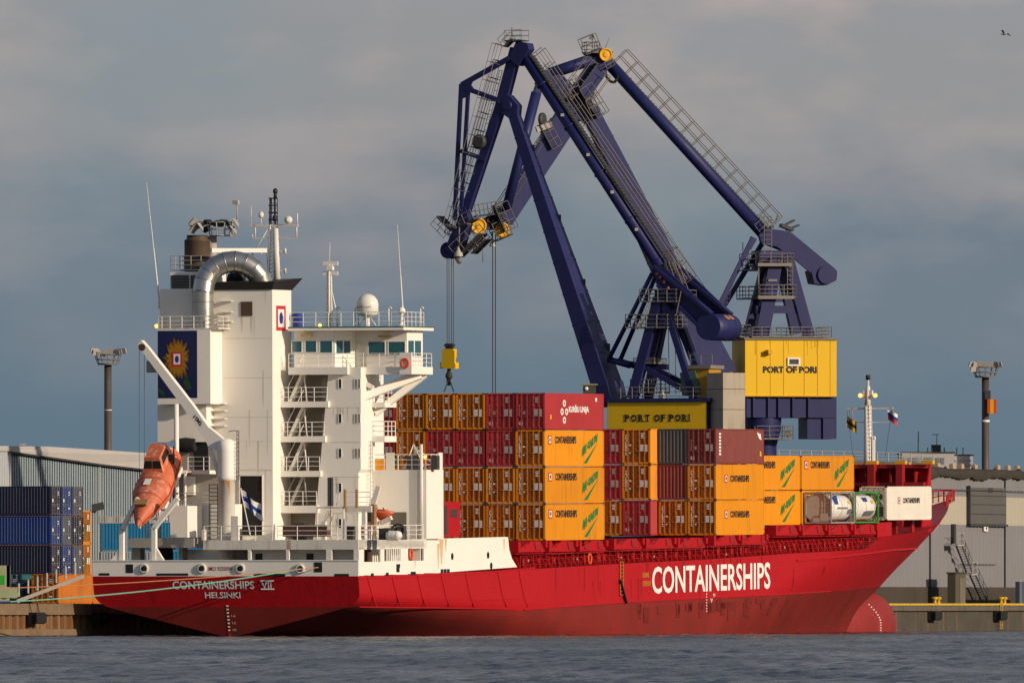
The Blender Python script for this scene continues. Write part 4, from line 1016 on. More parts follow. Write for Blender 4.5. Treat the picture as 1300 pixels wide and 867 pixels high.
# free-fall lifeboat resting on its ramp
def lifeboat():
    L0 = (3.4, 0, 0); P0 = sx(193.5, 624, 2.4)
    rot = Matrix.Rotation(R(-41), 4, 'Y')   # local -x is the bow, pointing aft and down
    root = empty('lifeboat', on_ship(P0.x, P0.y, P0.z, rot), label='orange enclosed free-fall lifeboat on its ramp at the stern', cat='lifeboat')
    def sec(t):     # t 0 bow .. 1 stern ; returns half width, top, bottom
        w = 1.46 * (min(1, t / .45) ** .78 if t < .45 else 1 - .18 * ((t - .42) / .58) ** 2)
        top = lerp(.15, 1.15, min(1, t / .45) ** .7); bot = -lerp(.15, 1.25, min(1, t / .5) ** .7)
        return max(.02, w), top, bot
    n = 44; K = 40; vs = []
    Lb = 8.2
    for i in range(K + 1):
        t = i / K; w, top, bot = sec(t); x = -Lb / 2 + Lb * t
        for j in range(n):
            an = 2 * math.pi * j / n; ca, sa = math.cos(an), math.sin(an)
            yy = w * math.copysign(abs(ca) ** .88, ca); zz_ = (top if sa > 0 else -bot) * math.copysign(abs(sa) ** .9, sa)
            vs.append((x, yy, zz_))
    m = MB(); m.add(vs, [(i * n + j, i * n + (j + 1) % n, (i + 1) * n + (j + 1) % n, (i + 1) * n + j) for i in range(K) for j in range(n)], 0, True)
    m.add(vs[-n:], [tuple(range(n))], 0)
    m.build('boat_hull', ORANGE_BOAT, root)
    m = MB(); base = [(1.0, -.85), (3.6, -.85), (3.6, .85), (1.0, .85)]; topp = [(1.7, -.62), (3.4, -.62), (3.4, .62), (1.7, .62)]
    m.add([(x, y, .95) for x, y in base] + [(x, y, 2.05) for x, y in topp], [(3, 2, 1, 0), (4, 5, 6, 7), (0, 1, 5, 4), (1, 2, 6, 5), (2, 3, 7, 6), (3, 0, 4, 7)])
    con = m.build('conning_cabin', ORANGE_BOAT, root)
    m = MB()
    for y0, y1 in ((-.62, -.05), (.05, .62)):
        def pt(s, y): return Vector((lerp(1.0, 1.7, s) - .02, y * lerp(.85 / .62, 1, s) if abs(y) > .3 else y, lerp(.95, 2.05, s)))
        q = [pt(.35, y0), pt(.35, y1), pt(.8, y1), pt(.8, y0)]; m.add(q, [(0, 1, 2, 3)])
    for s in (-1, 1):
        q = [(1.7, s * .79, 1.35), (3.2, s * .79, 1.35), (3.1, s * .67, 1.85), (1.95, s * .67, 1.85)]; m.add(q, [(0, 1, 2, 3)])
    m.build_each('cabin_window', RUBBER_AND_GAPS, con)
    m = MB()
    pts = []
    for s in (-1, 1):
        line = []
        for i in range(2, K + 1): w, top, bot = sec(i / K); line.append((-Lb / 2 + Lb * i / K, s * (w + .03), -.05))
        for a, b in zip(line[:-1], line[1:]): m.beam(a, b, .14, .1, n=(0, 1, 0))
    for t in (.35, .55, .8):
        w, top, bot = sec(t); x = -Lb / 2 + Lb * t
        m.path([(x, (w + .02) * math.cos(a), (top + .02) * math.sin(a) ** .85 if 0 < a < math.pi else 0) for a in np.linspace(0.02, math.pi - .02, 12)], .035, 5)
    m.build('fender_rail', ORANGE_DARK, root)
    m = MB(); m.box(-2.6, -2.0, -.5, .5, .78, .98); m.build('bow_hatch', paint('faded_ochre', (.36, .20, .07), .7, .4, .3), root)
    m = MB(); m.lathe((-3.55, 0, .12), [(.24, -.12), (.24, .2), (.1, .25)], 12, axis=(-1, 0, .6)); m.build('tow_eye', DARKMETAL, root)
    m = MB(); m.add([(-.6, -.28, 1.26), (0.1, -.28, 1.26), (.1, .28, 1.26), (-.6, .28, 1.26)], [(0, 1, 2, 3)], 0); m.build('top_hatch', LETTER, root)
    return root, P0, rot
lb, P0, lrot = lifeboat()
m = MB()
M_ = Matrix.Translation(P0) @ lrot
for s in (-1, 1): m.beam(M_ @ Vector((-2.6, s * .75, -1.4)), M_ @ Vector((4.4, s * .75, -1.4)), .22, .3)
for x in (-1.5, 1.5, 4): m.beam(M_ @ Vector((x, -1.3, -1.5)), M_ @ Vector((x, 1.3, -1.5)), .16, .16)
for x in (1.0, 4.2):
    for s in (-1, 1): q = M_ @ Vector((x, s * 1.1, -1.5)); m.tube(q, (q.x, q.y, ZS0), .12)
m.build('lifeboat_ramp', WHITE_CLEAN, ship)
# ---- clutter forward of the poop rail
m = MB(); a = sx(360, 681, 1.2); b = sx(416, 672, 1.2); m.box(1.0, 1.8, b.y, a.y, a.z, b.z); m.box(1.0, 1.1, b.y, a.y, b.z, b.z + .35); m.build('stowed_gangway', BROWN, ship)
m = MB()
def pz(u, v, x=5.0): return sx(u, v, x)
for u0, u1, v0, v1 in ((418, 420, 606, 642), (421, 423, 606, 642)): m.tube(pz(u0, v1), pz(u0, v0), .14, n=6)
m.build('deck_pole', DARKMETAL, ship)
m = MB()
for q in (((402, 684), (403, 644)), ((420, 684), (420, 640)), ((436, 684), (436, 644)), ((403, 644), (437, 644)), ((398, 684), (417, 648)), ((402, 684), (421, 648)), ((409, 684), (424, 655))): m.tube(pz(*q[0]), pz(*q[1]), .08, n=5)
for i in range(9): t = i / 9; m.tube(pz(lerp(399, 417, t), lerp(682, 649, t)), pz(lerp(404, 422, t), lerp(682, 649, t)), .05, n=4)
m.rail([pz(438, 644, 6), pz(470, 644, 6)], 1.2, 3, 1.2, .03); m.beam(pz(436, 646, 6), pz(472, 646, 6), .2, .5)
m.tube(pz(427, 641), pz(432, 625), .04); m.tube(pz(417, 640), pz(416, 625), .04)
m.build('boat_platform', WHITE_RUSTY, ship)
m = MB(); pa, pb_ = pz(470, 676, 7), pz(481, 617, 7); m.beam(pz(469, 655, 7), pb_, .55, .4, .35, .3, n=(1, 0, 0)); m.tube(pz(478, 684, 7), pz(478, 655, 7), .2); m.box(6.7, 7.2, pz(470, 660, 7).y, pz(466, 660, 7).y, pz(470, 684, 7).z, pz(470, 650, 7).z)
m.beam(pz(483, 664, 7), pz(497, 657, 7), .3, .4, n=(1, 0, 0)); rd = m.build('boat_davit', WHITE_RUSTY, ship)
def rescue_boat():
    c = pz(485.5, 653, 7.4); m = MB(); K, n = 12, 14; vs = []
    for i in range(K + 1):
        t = i / K; w = .62 * (1 - abs(2 * t - 1) ** 2.6) ** .6 + .03; y = 1.0 - 2.0 * t
        for j in range(n):
            an = 2 * math.pi * j / n; vs.append((w * math.cos(an), -y * .85, .5 * (1.0 if math.sin(an) > 0 else 1.0) * math.sin(an) * (.55 if math.sin(an) > 0 else 1) * (1 - .3 * abs(2 * t - 1)) + .1 * abs(2 * t - 1)))
    m.add(vs, [(i * n + j, i * n + (j + 1) % n, (i + 1) * n + (j + 1) % n, (i + 1) * n + j) for i in range(K) for j in range(n)], 0, True)
    root = empty('rescue_boat', on_ship(c.x, c.y, c.z), label='small orange rescue boat on its davit above the aft deck', cat='rescue boat')
    m.build('boat_hull', ORANGE_DARK, root)
    m = MB(); m.sweep([(.58 * math.cos(a), .86 * math.sin(a), .16) for a in np.linspace(0, 6.28, 20)], .11, 8); m.box(-.35, .35, -.35, .35, .1, .42); m.build('tube_collar', ORANGE_BOAT, root)
    m = MB(); m.tube((0, .5, .2), (0, .5, .6), .1); m.tube((-.3, -.2, .2), (-.3, -.2, .55), .05); m.build('console', DARKMETAL, root)
rescue_boat()
def raft():
    c = pz(500, 679.5, 1.8); root = empty('life_raft', on_ship(c.x, c.y, c.z), label='white life raft canister lying behind the poop rail', cat='life raft')
    m = MB(); m.lathe((0, -.65, 0), [(.1, 0), (.28, .08), (.36, .3), (.36, 1.0), (.28, 1.22), (.1, 1.3)], 16, axis=(0, 1, 0)); m.build('canister', WHITE_CLEAN, root)
    m = MB()
    for y in (-.3, .3): m.lathe((0, y - .04, 0), [(.375, 0), (.375, .08)], 16, axis=(0, 1, 0))
    m.box(-.35, .35, -.5, .5, -.42, -.33); m.build('cradle', WHITE_RUSTY, root)
raft()
m = MB(); c = pz(508, 674, 3); m.lathe((3, c.y, ZS1), [(.5, 0), (.5, .9), (.3, 1.0)], 12); m.sweep([(2.6, c.y + .5 * math.cos(t * .45), ZS1 + .8 + .4 * math.sin(t * .45)) for t in range(15)], .1, 6); m.box(2, 2.5, c.y + .6, c.y + 1.4, ZS1, ZS1 + .9); m.build('deck_winch', DARKMETAL, ship)
p = sy(525, 703.5, -B + .05); m = MB(); m.sweep([(.36 * math.cos(t * .45), 0, .42 * math.sin(t * .45)) for t in range(15)], .1, 8); o = m.build('lifebuoy', MATS['buoy_orange']); o.matrix_world = on_ship(p.x, -B + .28, p.z); tag(o, 'orange and white lifebuoy hanging in the square opening of the white side', 'lifebuoy', 'lifebuoys on the ship')
m = MB(); m.box(14.0, 14.1, -B + .14, -8.0, 4.8, ZS0 - .02)
for u in (489,):
    pass
m.build('passage_bulkhead', WHITE, ship)
m = MB(); a = sy(466, 700, -B + .6); m.lathe((a.x, -B + .5, 5.0), [(.3, 0), (.25, 1.8), (.4, 2.0)], 10); m.build('passage_bollard', BROWN, ship)

RUSTY = paint('rusty_steel', (.34, .17, .08), .7, .4, .6, RUST)
m = MB()
for u in (438, 453): m.tube(pz(u, 645), pz(u, 621), .11, n=6)
m.tube(pz(474, 684, 6.6), pz(474, 640, 6.6), .12, n=6); m.box(6.3, 6.9, pz(477, 660, 6.6).y, pz(472, 660, 6.6).y, pz(474, 668, 6.6).z, pz(474, 640, 6.6).z); m.beam(pz(466, 650, 6.5), pz(477, 646, 6.5), .18, .18)
m.build_each('rusty_post', RUSTY, ship)
m = MB()
for u0, v0, u1, v1, x in ((372, 664, 386, 684, 8), (466, 646, 471, 662, 6), (487, 670, 494, 684, 3.2), (440, 668, 448, 684, 8.5), (300, 671, 304, 684, 2)):
    a = sx(u0, v0, x); b = sx(u1, v1, x); m.box(x, x + .6, b.y, a.y, ZS1 if v1 > 680 else b.z, a.z)
m.build_each('dark_accent_box', INNER, ship)  # dark boxes added as accents in place of shadows among the clutter
m = MB()
for u0, v0, u1, v1, x in ((293, 655, 302, 684, 1.6), (256, 672, 260, 684, 1.0), (408, 662, 413, 684, 2.5), (459, 650, 464, 684, 4.5)):
    a = sx(u0, v0, x); b = sx(u1, v1, x); m.box(x, x + .4, b.y, a.y, ZS1, a.z)
m.build_each('deck_locker', WHITE_RUSTY, ship)
m = MB(); a = sx(458, 667, 4.3); b = sx(463.5, 683, 4.3); m.box(4.3, 4.34, b.y, a.y, b.z, a.z); m.build('warning_board', LETTER, ship)
m = MB()
for k in range(3): z = lerp(b.z, a.z, .15 + k * .3); m.box(4.28, 4.299, b.y + .05, a.y - .05, z, z + .12)
m.build('board_mark', SIGNRED, ship)
# flag of the stern
def flag(name, label, W_, H_, base, lean, paint_fn, mats, staff=None):
    pass
def finnish_flag():
    base = sx(318, 681, .4); root = empty('ensign', on_ship(base.x, base.y, base.z), label='white ensign with blue cross drooping on its staff at the stern', cat='flag')
    top = sx(305.5, 621, .4) - base
    m = MB(); m.tube((0, 0, 0), top, .05, .04, n=6); m.lathe(top, [(.07, 0), (.07, .1)], 6); m.build('flag_staff', WHITE_CLEAN, root)
    NU, NV = 18, 11; m = MB(); vs = []; L_, H_ = 2.3, 1.4
    dn = (-top).normalized()
    for i in range(NU + 1):
        for j in range(NV + 1):
            a, b = i / NU, j / NV
            p = top + dn * (b * H_) + Vector((0.18 * math.sin(a * 9 + b * 2) * a, -a * L_ * .72, -a * L_ * .52 + .1 * math.sin(a * 7)))
            vs.append(p)
    for i in range(NU):
        for j in range(NV):
            blue = 5 <= i <= 8 or 4 <= j <= 6
            k = len(m.v)
            m.add([vs[i * (NV + 1) + j], vs[(i + 1) * (NV + 1) + j], vs[(i + 1) * (NV + 1) + j + 1], vs[i * (NV + 1) + j + 1]], [(0, 1, 2, 3)], 1 if blue else 0, True)
    m.build('flag_cloth', [LETTER, BLUE], root)
finnish_flag()

# ---- hatches, coamings, rails along the cargo deck
def zh(x): return interp(x, [37, 84, 98, 101, 128, 142], [7.05, 7.25, 7.3, 7.75, 7.95, 8.1])     # underside of the boxes
def hatch_block(x0, x1, zt):
    m = MB()
    za, zb_ = z_deck(x0), z_deck(x1)
    yi = -9.0
    m.box(x0, x1, yi, 9.0, min(za, zb_), zt - 1.0)
    o = m.build('hatch_coaming', DECKRED, ship)
    m = MB(); k = int((x1 - x0) / 1.15)
    for i in range(k + 1):
        x = lerp(x0 + .1, x1 - .1, i / k); z = z_deck(x)
        m.prism([(x - .05, yi - .01, z), (x - .05, yi - .95, z), (x - .05, yi - .5, zt - 1.25), (x - .05, yi - .9, zt - 1.05), (x - .05, yi - .01, zt - 1.05)], (.14, 0, 0))
        if i % 3 == 0: m.box(x + .3, x + .75, yi - .6, yi - .02, z, z + .8)
        if i % 5 == 2: m.tube((x + .5, yi - .9, z), (x + .5, yi - .9, z + .9), .14)
    m.box(x0, x1, yi - 1.05, yi - .01, zt - 1.04, zt - .92)
    m.build('coaming_stays', RED, o)
    # cover: slab with sloping ends and stacking brackets
    m = MB(); k = max(2, round((x1 - x0) / 7.4)); 
    m.box(x0, x1, -9.6, 9.6, zt - .9, zt - .35)
    for i in range(k):
        a = lerp(x0, x1, i / k) + .15; b = lerp(x0, x1, (i + 1) / k) - .15
        m.prism([(a, -10.35, zt - .88), (b, -10.35, zt - .88), (b - .3, -10.35, zt - .5), (b - 1.3, -10.35, zt - .02), (a + (b - a) * .52, -10.35, zt - .02), (a + (b - a) * .30, -10.35, zt - .55), (a + .6, -10.35, zt - .25)], (0, 1.5, 0))
        m.box(a + .02, a + .5, -10.6, -9.7, zt - .9, zt - .02); m.box(b - .5, b - .05, -10.6, -9.7, zt - .5, zt - .02)
        m.beam((a + .3, -10.45, zt - .75), (a + 2.4, -10.45, zt - .2), .12, .12)
    m.build('hatch_cover', RED, o)
    m = MB()
    for i in range(k * 2):
        x = lerp(x0 + .9, x1 - 1.2, i / (k * 2 - 1)) + .5 * math.sin(i * 2.3); w_ = .3 + .35 * abs(math.sin(i * 1.7)); m.prism([(x - w_, -10.36, zt - .1), (x - w_ * .6, -10.36, zt - .7), (x + w_ * 1.4, -10.36, zt - .75), (x + w_, -10.36, zt - .06)], (0, -.05, 0))
    m.build_each('hatch_recess', DECKRED, o)
hatch_block(37.0, 58.6, 7.2); hatch_block(59.6, 83.0, 7.3); hatch_block(84.2, 98.4, 7.5); hatch_block(100.0, 127.5, 8.25)
m = MB()
xs_ = [36.6 + i * 1.5 for i in range(60)]
for x0, x1 in zip(xs_[:-1], xs_[1:]):
    for h, r in ((1.08, .035), (.72, .028), (.36, .028)): m.tube((x0, -B + .12, z_deck(x0) + h), (x1, -B + .12, z_deck(x1) + h), r * .65, n=5)
for x in xs_: m.tube((x, -B + .12, z_deck(x)), (x, -B + .12, z_deck(x) + 1.08), .026, n=5)
m.build('deck_railing', DECKRED, ship)
m = MB()      # lights and lifebuoy specks under the coaming
for x in (41, 52.5, 63, 71, 89, 104, 118.5): m.box(x, x + .22, -10.02, -9.95, zh(x) - 1.5, zh(x) - 1.34)
m.build_each('passage_light', GALV, ship)
p = sy(747.5, 709, -10.9); m = MB(); m.sweep([(.36 * math.cos(t * .45), 0, .42 * math.sin(t * .45)) for t in range(15)], .09, 8); o = m.build('lifebuoy', MATS['buoy_orange']); o.matrix_world = on_ship(p.x, -10.98, p.z); tag(o, 'faded lifebuoy on the red side rail amidships', 'lifebuoy', 'lifebuoys on the ship')
# red cabin beside the deckhouse
m = MB(); a = sy(560, 637, -10.6); b = sy(585, 681, -10.6); xb = 19.3; lenx = 4.3
m.box(xb, xb + lenx, -10.7, -8.2, b.z, a.z); rc = m.build('red_store', RED, ship)
m = MB()
for u0, v0, u1, v1 in ((564, 641, 568.5, 678), (572.5, 646, 580.5, 657)):
    a = sy(u0, v0, -10.72); b = sy(u1, v1, -10.72); m.box(a.x, b.x, -10.72, -10.69, b.z, a.z)
m.build_each('store_opening', INNER, rc)

# ---- bow: side uprights, bulwark, breakwater, foremast, rails
m = MB(); y = None
def by(x): return half_b(x, z_deck(x) - .05, x)
xf = sy(1121, 690, -B + .3).x
bow_top = []
def wall_strip(m, x0, x1, zt0, zt1, n=6, zb0=None, t=.16):
    for i in range(n):
        a = lerp(x0, x1, i / n); b = lerp(x0, x1, (i + 1) / n)
        za, zb_ = lerp(zt0, zt1, i / n), lerp(zt0, zt1, (i + 1) / n)
        for s in (-1, 1):
            p = [(a, s * by(a), z_deck(a) - .03), (b, s * by(b), z_deck(b) - .03), (b, s * by(b), zb_), (a, s * by(a), za)]
            m.prism(p, (0, -s * t, 0))
wall_strip(m, xf, xf + 4.2, 8.35, 8.4, 5); wall_strip(m, 141.3, 142.5, 8.5, 8.5, 2)
m.build_each('bow_upright', RED, ship)
m = MB(); m.box(128.5, 142, -7.6, 7.6, 6.2, 6.9); m.box(131, 140, -7.8, -7.2, 6.9, 8.3)
for x in (130.5, 133, 138): m.box(x, x + .4, -8.6, -7.5, 6.3, 8.3)
m.build('fore_platform', DECKRED, ship)
m = MB()
WX = 150.0
a = sx(1060, 620, WX); yS_ = sx(1169.5, 615, WX).y
zt_ = sx(1176, 589, WX + 2.4).z; zb_ = 9.0
m = MB()
pr = [(WX, yS_, 7.5), (WX + 2.5, yS_, zt_), (WX + 2.8, yS_, zt_), (WX + 2.8, yS_, 7.5)]
m.prism(pr, (0, .12, 0)); m.prism([(x, -y + .0, z) for x, y, z in pr], (0, -.12, 0))
m.add([(WX + 2.6, yS_ + .13, 7.5), (WX + 2.6, -yS_ - .13, 7.5), (WX + 2.6, -yS_ - .13, zt_ - .02), (WX + 2.6, yS_ + .13, zt_ - .02), (WX + 2.75, yS_ + .13, 7.5), (WX + 2.75, -yS_ - .13, 7.5), (WX + 2.75, -yS_ - .13, zt_ - .02), (WX + 2.75, yS_ + .13, zt_ - .02)], [(3, 2, 1, 0), (4, 5, 6, 7), (2, 3, 7, 6), (0, 1, 5, 4)])
bk = m.build('breakwater', RED, ship)
m = MB(); m.box(WX + 1.4, WX + 2.55, yS_ + .14, -yS_ - .14, zt_ - .35, zt_ - .05); m.box(WX + 1.0, WX + 2.55, yS_ + .14, -yS_ - .14, zt_ - 1.9, zt_ - 1.6)
y = yS_ + 1.2
while y < -yS_: m.box(WX + 1.8, WX + 2.55, y - .07, y + .07, zt_ - 1.6, zt_ - .36); y += 1.15
for u in (1107, 1143):
    q = sx(u, 600, WX + 1.0); m.box(WX + .6, WX + 1.4, q.y - .3, q.y + .3, 7.5, zt_)
m.build('breakwater_frame', DECKRED, bk)
m = MB()
for u in (1107, 1143, 1178):
    q = sx(u, 586, WX + 1.4); m.box(WX + 1.2, WX + 1.8, q.y - .5, q.y + .5, zt_, zt_ + .3)
m.build_each('lifting_lug', YGOLD, bk)
FMX = 157.0
def fm(u, v): return sx(u, v, FMX)
m = MB(); zb_ = 8.5; c0 = fm(1103.5, 590)
m.tube((FMX, fm(1101.5, 590).y, zb_), fm(1101.5, 515), .42, .3, n=10); m.tube(fm(1101.5, 515), fm(1102, 490), .28, .18, n=10); m.tube(fm(1102, 490), fm(1102, 478), .1, n=6)
m.tube(fm(1109, 590), fm(1109, 556), .16, n=6); m.tube(fm(1107, 556), fm(1111, 556), .2, n=6)
m.beam(fm(1074, 519), fm(1134, 518), .1, .14); m.beam(fm(1086, 536), fm(1132, 536), .08, .08); m.tube(fm(1082, 519), fm(1082, 534), .05)
m.tube(fm(1094, 503), fm(1112, 503), .12); m.beam(fm(1096, 499), fm(1108, 499), .3, .5)
fmast = m.build('foremast', WHITE_RUSTY, ship)
m = MB(); m.ladder(fm(1106, 590) - Vector((.3, 0, 0)), fm(1104, 515) - Vector((.3, 0, 0)), .5, (0, 1, 0), .35, .04); m.build('mast_ladder', WHITE_CLEAN, fmast)
m = MB()
for u in (1093, 1112): q = fm(u, 502); superlamp(m, (FMX - .2, q.y, q.z), .2)
m.build_each('mast_lamp', LAMP, fmast)
m = MB(); m.tube(fm(1102, 482), fm(1102, 476), .22, n=8); m.build('top_light', BLACK, fmast)
m = MB()
for (u0, v0), (u1, v1) in (((1075, 520), (1084, 585)), ((1132, 520), (1124, 580)), ((1078, 520), (1080, 545))): m.tube(fm(u0, v0), fm(u1, v1), .02, n=4)
m.build_each('halyard', ROPE_DARK, fmast)
def small_flag(u, v, label, bands):
    p = fm(u, v); root_p = on_ship(p.x, p.y, p.z); m = MB(); W_, H_ = .9, 1.0
    for b in range(len(bands)):
        for i in range(8):
            a0, a1 = i / 8, (i + 1) / 8
            f = lambda a: .12 * math.sin(a * 7)
            def q(a, t): return (f(a), -a * W_, -t * H_ - a * .55)
            m.add([q(a0, b / len(bands)), q(a1, b / len(bands)), q(a1, (b + 1) / len(bands)), q(a0, (b + 1) / len(bands))], [(0, 1, 2, 3)], b, True)
    o = m.build('signal_flag', bands); o.matrix_world = root_p; tag(o, label, 'flag', 'small flags on the foremast')
small_flag(1127, 518, 'small white, blue and red flag on the foremast yard', [LETTER, BLUE, SIGNRED])
small_flag(1075, 528, 'small yellow and black flag on the foremast yard', [YGOLD, BLACK, YGOLD])
m = MB()
pts = [(171.5, by(171.5)), (175.5, by(175.5)), (178.6, .5)]
for s in (-1, 1): m.rail([(x, s * b_ * .93, z_deck(x) - .05) for x, b_ in pts], 1.05, 2, 1.2, .06)
m.rail([(178.6, -.5, 10.1), (178.6, .5, 10.1)], 1.05, 2, 1, .06)
m.build('bow_railing', RED, ship)
m = MB()
for i in range(5):
    x0 = 165.6 + i * 1.1; x1 = x0 + 1.1
    m.add([(x0, -half_b(x0, z_deck(x0) - 1.6, x0) - .14, z_deck(x0) - 1.6), (x1, -half_b(x1, z_deck(x1) - 1.5, x1) - .14, z_deck(x1) - 1.5), (x1, -by(x1) - .10, z_deck(x1) - .02), (x0, -by(x0) - .10, z_deck(x0) - .02)], [(0, 1, 2, 3)])
m.build_each('bow_paint_patch', LETTER, hull)
m = MB()
for y in (-1.7, 1.7): m.lathe((161.5, y - .8, z_deck(163) + .6), [(.7, 0), (.7, .1), (.4, .12), (.4, 1.4), (.7, 1.45), (.7, 1.6)], 14, axis=(0, 1, 0))
m.box(160, 163.5, -2.4, 2.4, z_deck(160) - .1, z_deck(160) + .05); m.build_each('anchor_windlass', DECKRED, ship)
# ------------------------------------------------------------------ containers
CONT = {}
C_ORANGE = paint('container_orange', (0.70, 0.245, 0.006), 0.5, 0.22, 0.22, (0.22, 0.07, 0.02), scale=0.6, vary=0.18, fine=0.15)
C_ORANGE_OLD = paint('container_orange_worn', (0.46, 0.132, 0.006), 0.55, 0.45, 0.6, (0.20, 0.07, 0.02), scale=0.7, vary=0.26, fine=0.2)
C_YELLOW = paint('container_yellow', (0.74, 0.272, 0.003), 0.5, 0.14, 0.5, (0.34, 0.11, 0.01), scale=0.5, vary=0.10)
C_RED = paint('container_red', (0.44, 0.035, 0.038), 0.5, 0.25, 0.2, (0.10, 0.02, 0.02), scale=0.6, vary=0.22)
C_BROWN = paint('container_brown', (0.20, 0.040, 0.032), 0.55, 0.3, 0.3, (0.08, 0.03, 0.02), scale=0.6, vary=0.08)
C_SLATE = paint('container_slate', (0.06, 0.075, 0.085), 0.55, 0.3, 0.4, (0.2, 0.15, 0.1), scale=0.6)
C_WHITE = paint('container_white', (0.76, 0.71, 0.61), 0.5, 0.12, 0.4, (0.45, 0.28, 0.14), scale=0.6)
C_NAVY = paint('container_navy', (0.016, 0.022, 0.058), 0.55, 0.3, 0.3, (0.08, 0.07, 0.06), scale=0.6, vary=0.2)
C_BLUE = paint('container_blue', (0.012, 0.045, 0.19), 0.5, 0.25, 0.3, (0.1, 0.08, 0.06), scale=0.6, vary=0.15)
C_CYAN = paint('container_cyan', (0.010, 0.16, 0.32), 0.5, 0.15, 0.2, scale=0.6, vary=0.1)
C_TEAL = paint('container_teal', (0.012, 0.09, 0.11), 0.5, 0.15, 0.2, scale=0.6, vary=0.1)
C_GREYBLUE = paint('container_greyblue', (0.075, 0.085, 0.125), 0.55, 0.3, 0.3, scale=0.6, vary=0.2)
GREENTXT = paint('slogan_green', (0.01, 0.20, 0.05), .5)
ROD = paint('lock_rod', (0.30, 0.28, 0.25), 0.45, 0.3, 0.2); ROD_RED = paint('lock_rod_red', (0.27, .085, .075), .5, .3, .2); ROD_ORANGE = paint('lock_rod_orange', (0.50, .24, .07), .5, .3, .2)
CASTING = paint('corner_casting', (0.10, 0.055, 0.03), 0.6, 0.3, 0)
def corr(n_len, depth, a=0.07, b=0.07, c=0.07):
    """trapezoid wave along a length: list of (pos, depth)"""
    out = []; x = 0.0; per = 2 * (a + c) + 0.0
    k = max(1, int(n_len / 0.28)); p = n_len / k
    for i in range(k):
        o = i * p; out += [(o, 0), (o + .36 * p, 0), (o + .5 * p, depth), (o + .86 * p, depth)]
    out.append((n_len, 0)); return out
def body_mesh(L, H, W=2.5, smooth_side=False, front='corr', open_back=True):
    m = MB(); ps = .16
    for y in (0, W - ps):
        for x in (0, L - ps): m.box(x, x + ps, y, y + ps, .12, H - .12)
    for x in (0, L - .18):
        for y in (0, W - .17):
            for z in (0, H - .12): m.box(x - .004, x + .184, y - .004, y + .174, z, z + .12, 1)
    for y0, y1 in ((.01, .10), (W - .10, W - .01)):
        m.box(ps + .03, L - ps - .03, y0, y1, .02, .18); m.box(ps + .03, L - ps - .03, y0, y1, H - .11, H - .02)
    for x0, x1 in ((.01, .12), (L - .12, L - .01)):
        m.box(x0, x1, ps + .02, W - ps - .02, .02, .17); m.box(x0, x1, ps + .02, W - ps - .02, H - .12, H - .01)
    z0, z1 = .18, H - .11
    for side in (0, 1):
        if smooth_side:
            ys = .035 if side == 0 else W - .035
            prof = [(0, 0), (L - 2 * ps, 0)]
            prof = corr(L - 2 * ps, .008)
        else: prof = corr(L - 2 * ps, .036)
        vs = []
        for z in (z0, z1):
            for p, d in prof: vs.append((ps + p, (.02 + d) if side == 0 else (W - .02 - d), z))
        n = len(prof); m.add(vs, [(i, i + 1, n + i + 1, n + i) if side == 0 else (n + i, n + i + 1, i + 1, i) for i in range(n - 1)])
    m.box(ps, L - ps, .1, W - .1, H - .06, H - .03); m.box(ps, L - ps, .1, W - .1, .1, .15)
    def endwall(x, s):
        prof = corr(W - 2 * ps, .04); vs = []
        for z in (.17, H - .12):
            for p, d in prof: vs.append((x + s * (.03 + d), ps + p, z))
        n = len(prof); m.add(vs, [(n + i, n + i + 1, i + 1, i) if s > 0 else (i, i + 1, n + i + 1, n + i) for i in range(n - 1)])
    endwall(L, -1)
    if not open_back: endwall(0, 1)
    return m
def door_mesh(side, H, W=2.5):
    m = MB(); y0, y1 = (.17, W / 2 - .01) if side == 0 else (W / 2 + .01, W - .17); z0, z1 = .18, H - .13
    m.box(.075, .11, y0, y1, z0, z1)
    m.box(.05, .075, y0, y0 + .07, z0, z1); m.box(.05, .075, y1 - .07, y1, z0, z1)
    for k in range(6):
        z = lerp(z0, z1 - .07, k / 5); m.box(.052, .074, y0 + .071, y1 - .071, z, z + .07)
    for k in range(4):   # hinges
        z = lerp(z0 + .2, z1 - .3, k / 3); yy = y0 if side == 0 else y1
        m.box(.02, .05, yy - .07, yy + .07, z, z + .1)
    return m
def rod_mesh(y, H):
    m = MB(); m.tube((.015, y, .06), (.015, y, H - .05), .022, n=6)
    for z in (.08, H * .3, H * .62, H - .16): m.box(-.012, .05, y - .06, y + .06, z, z + .07)
    m.box(-.03, 0.01, y - .03, y + .27, H * .36, H * .36 + .05); return m
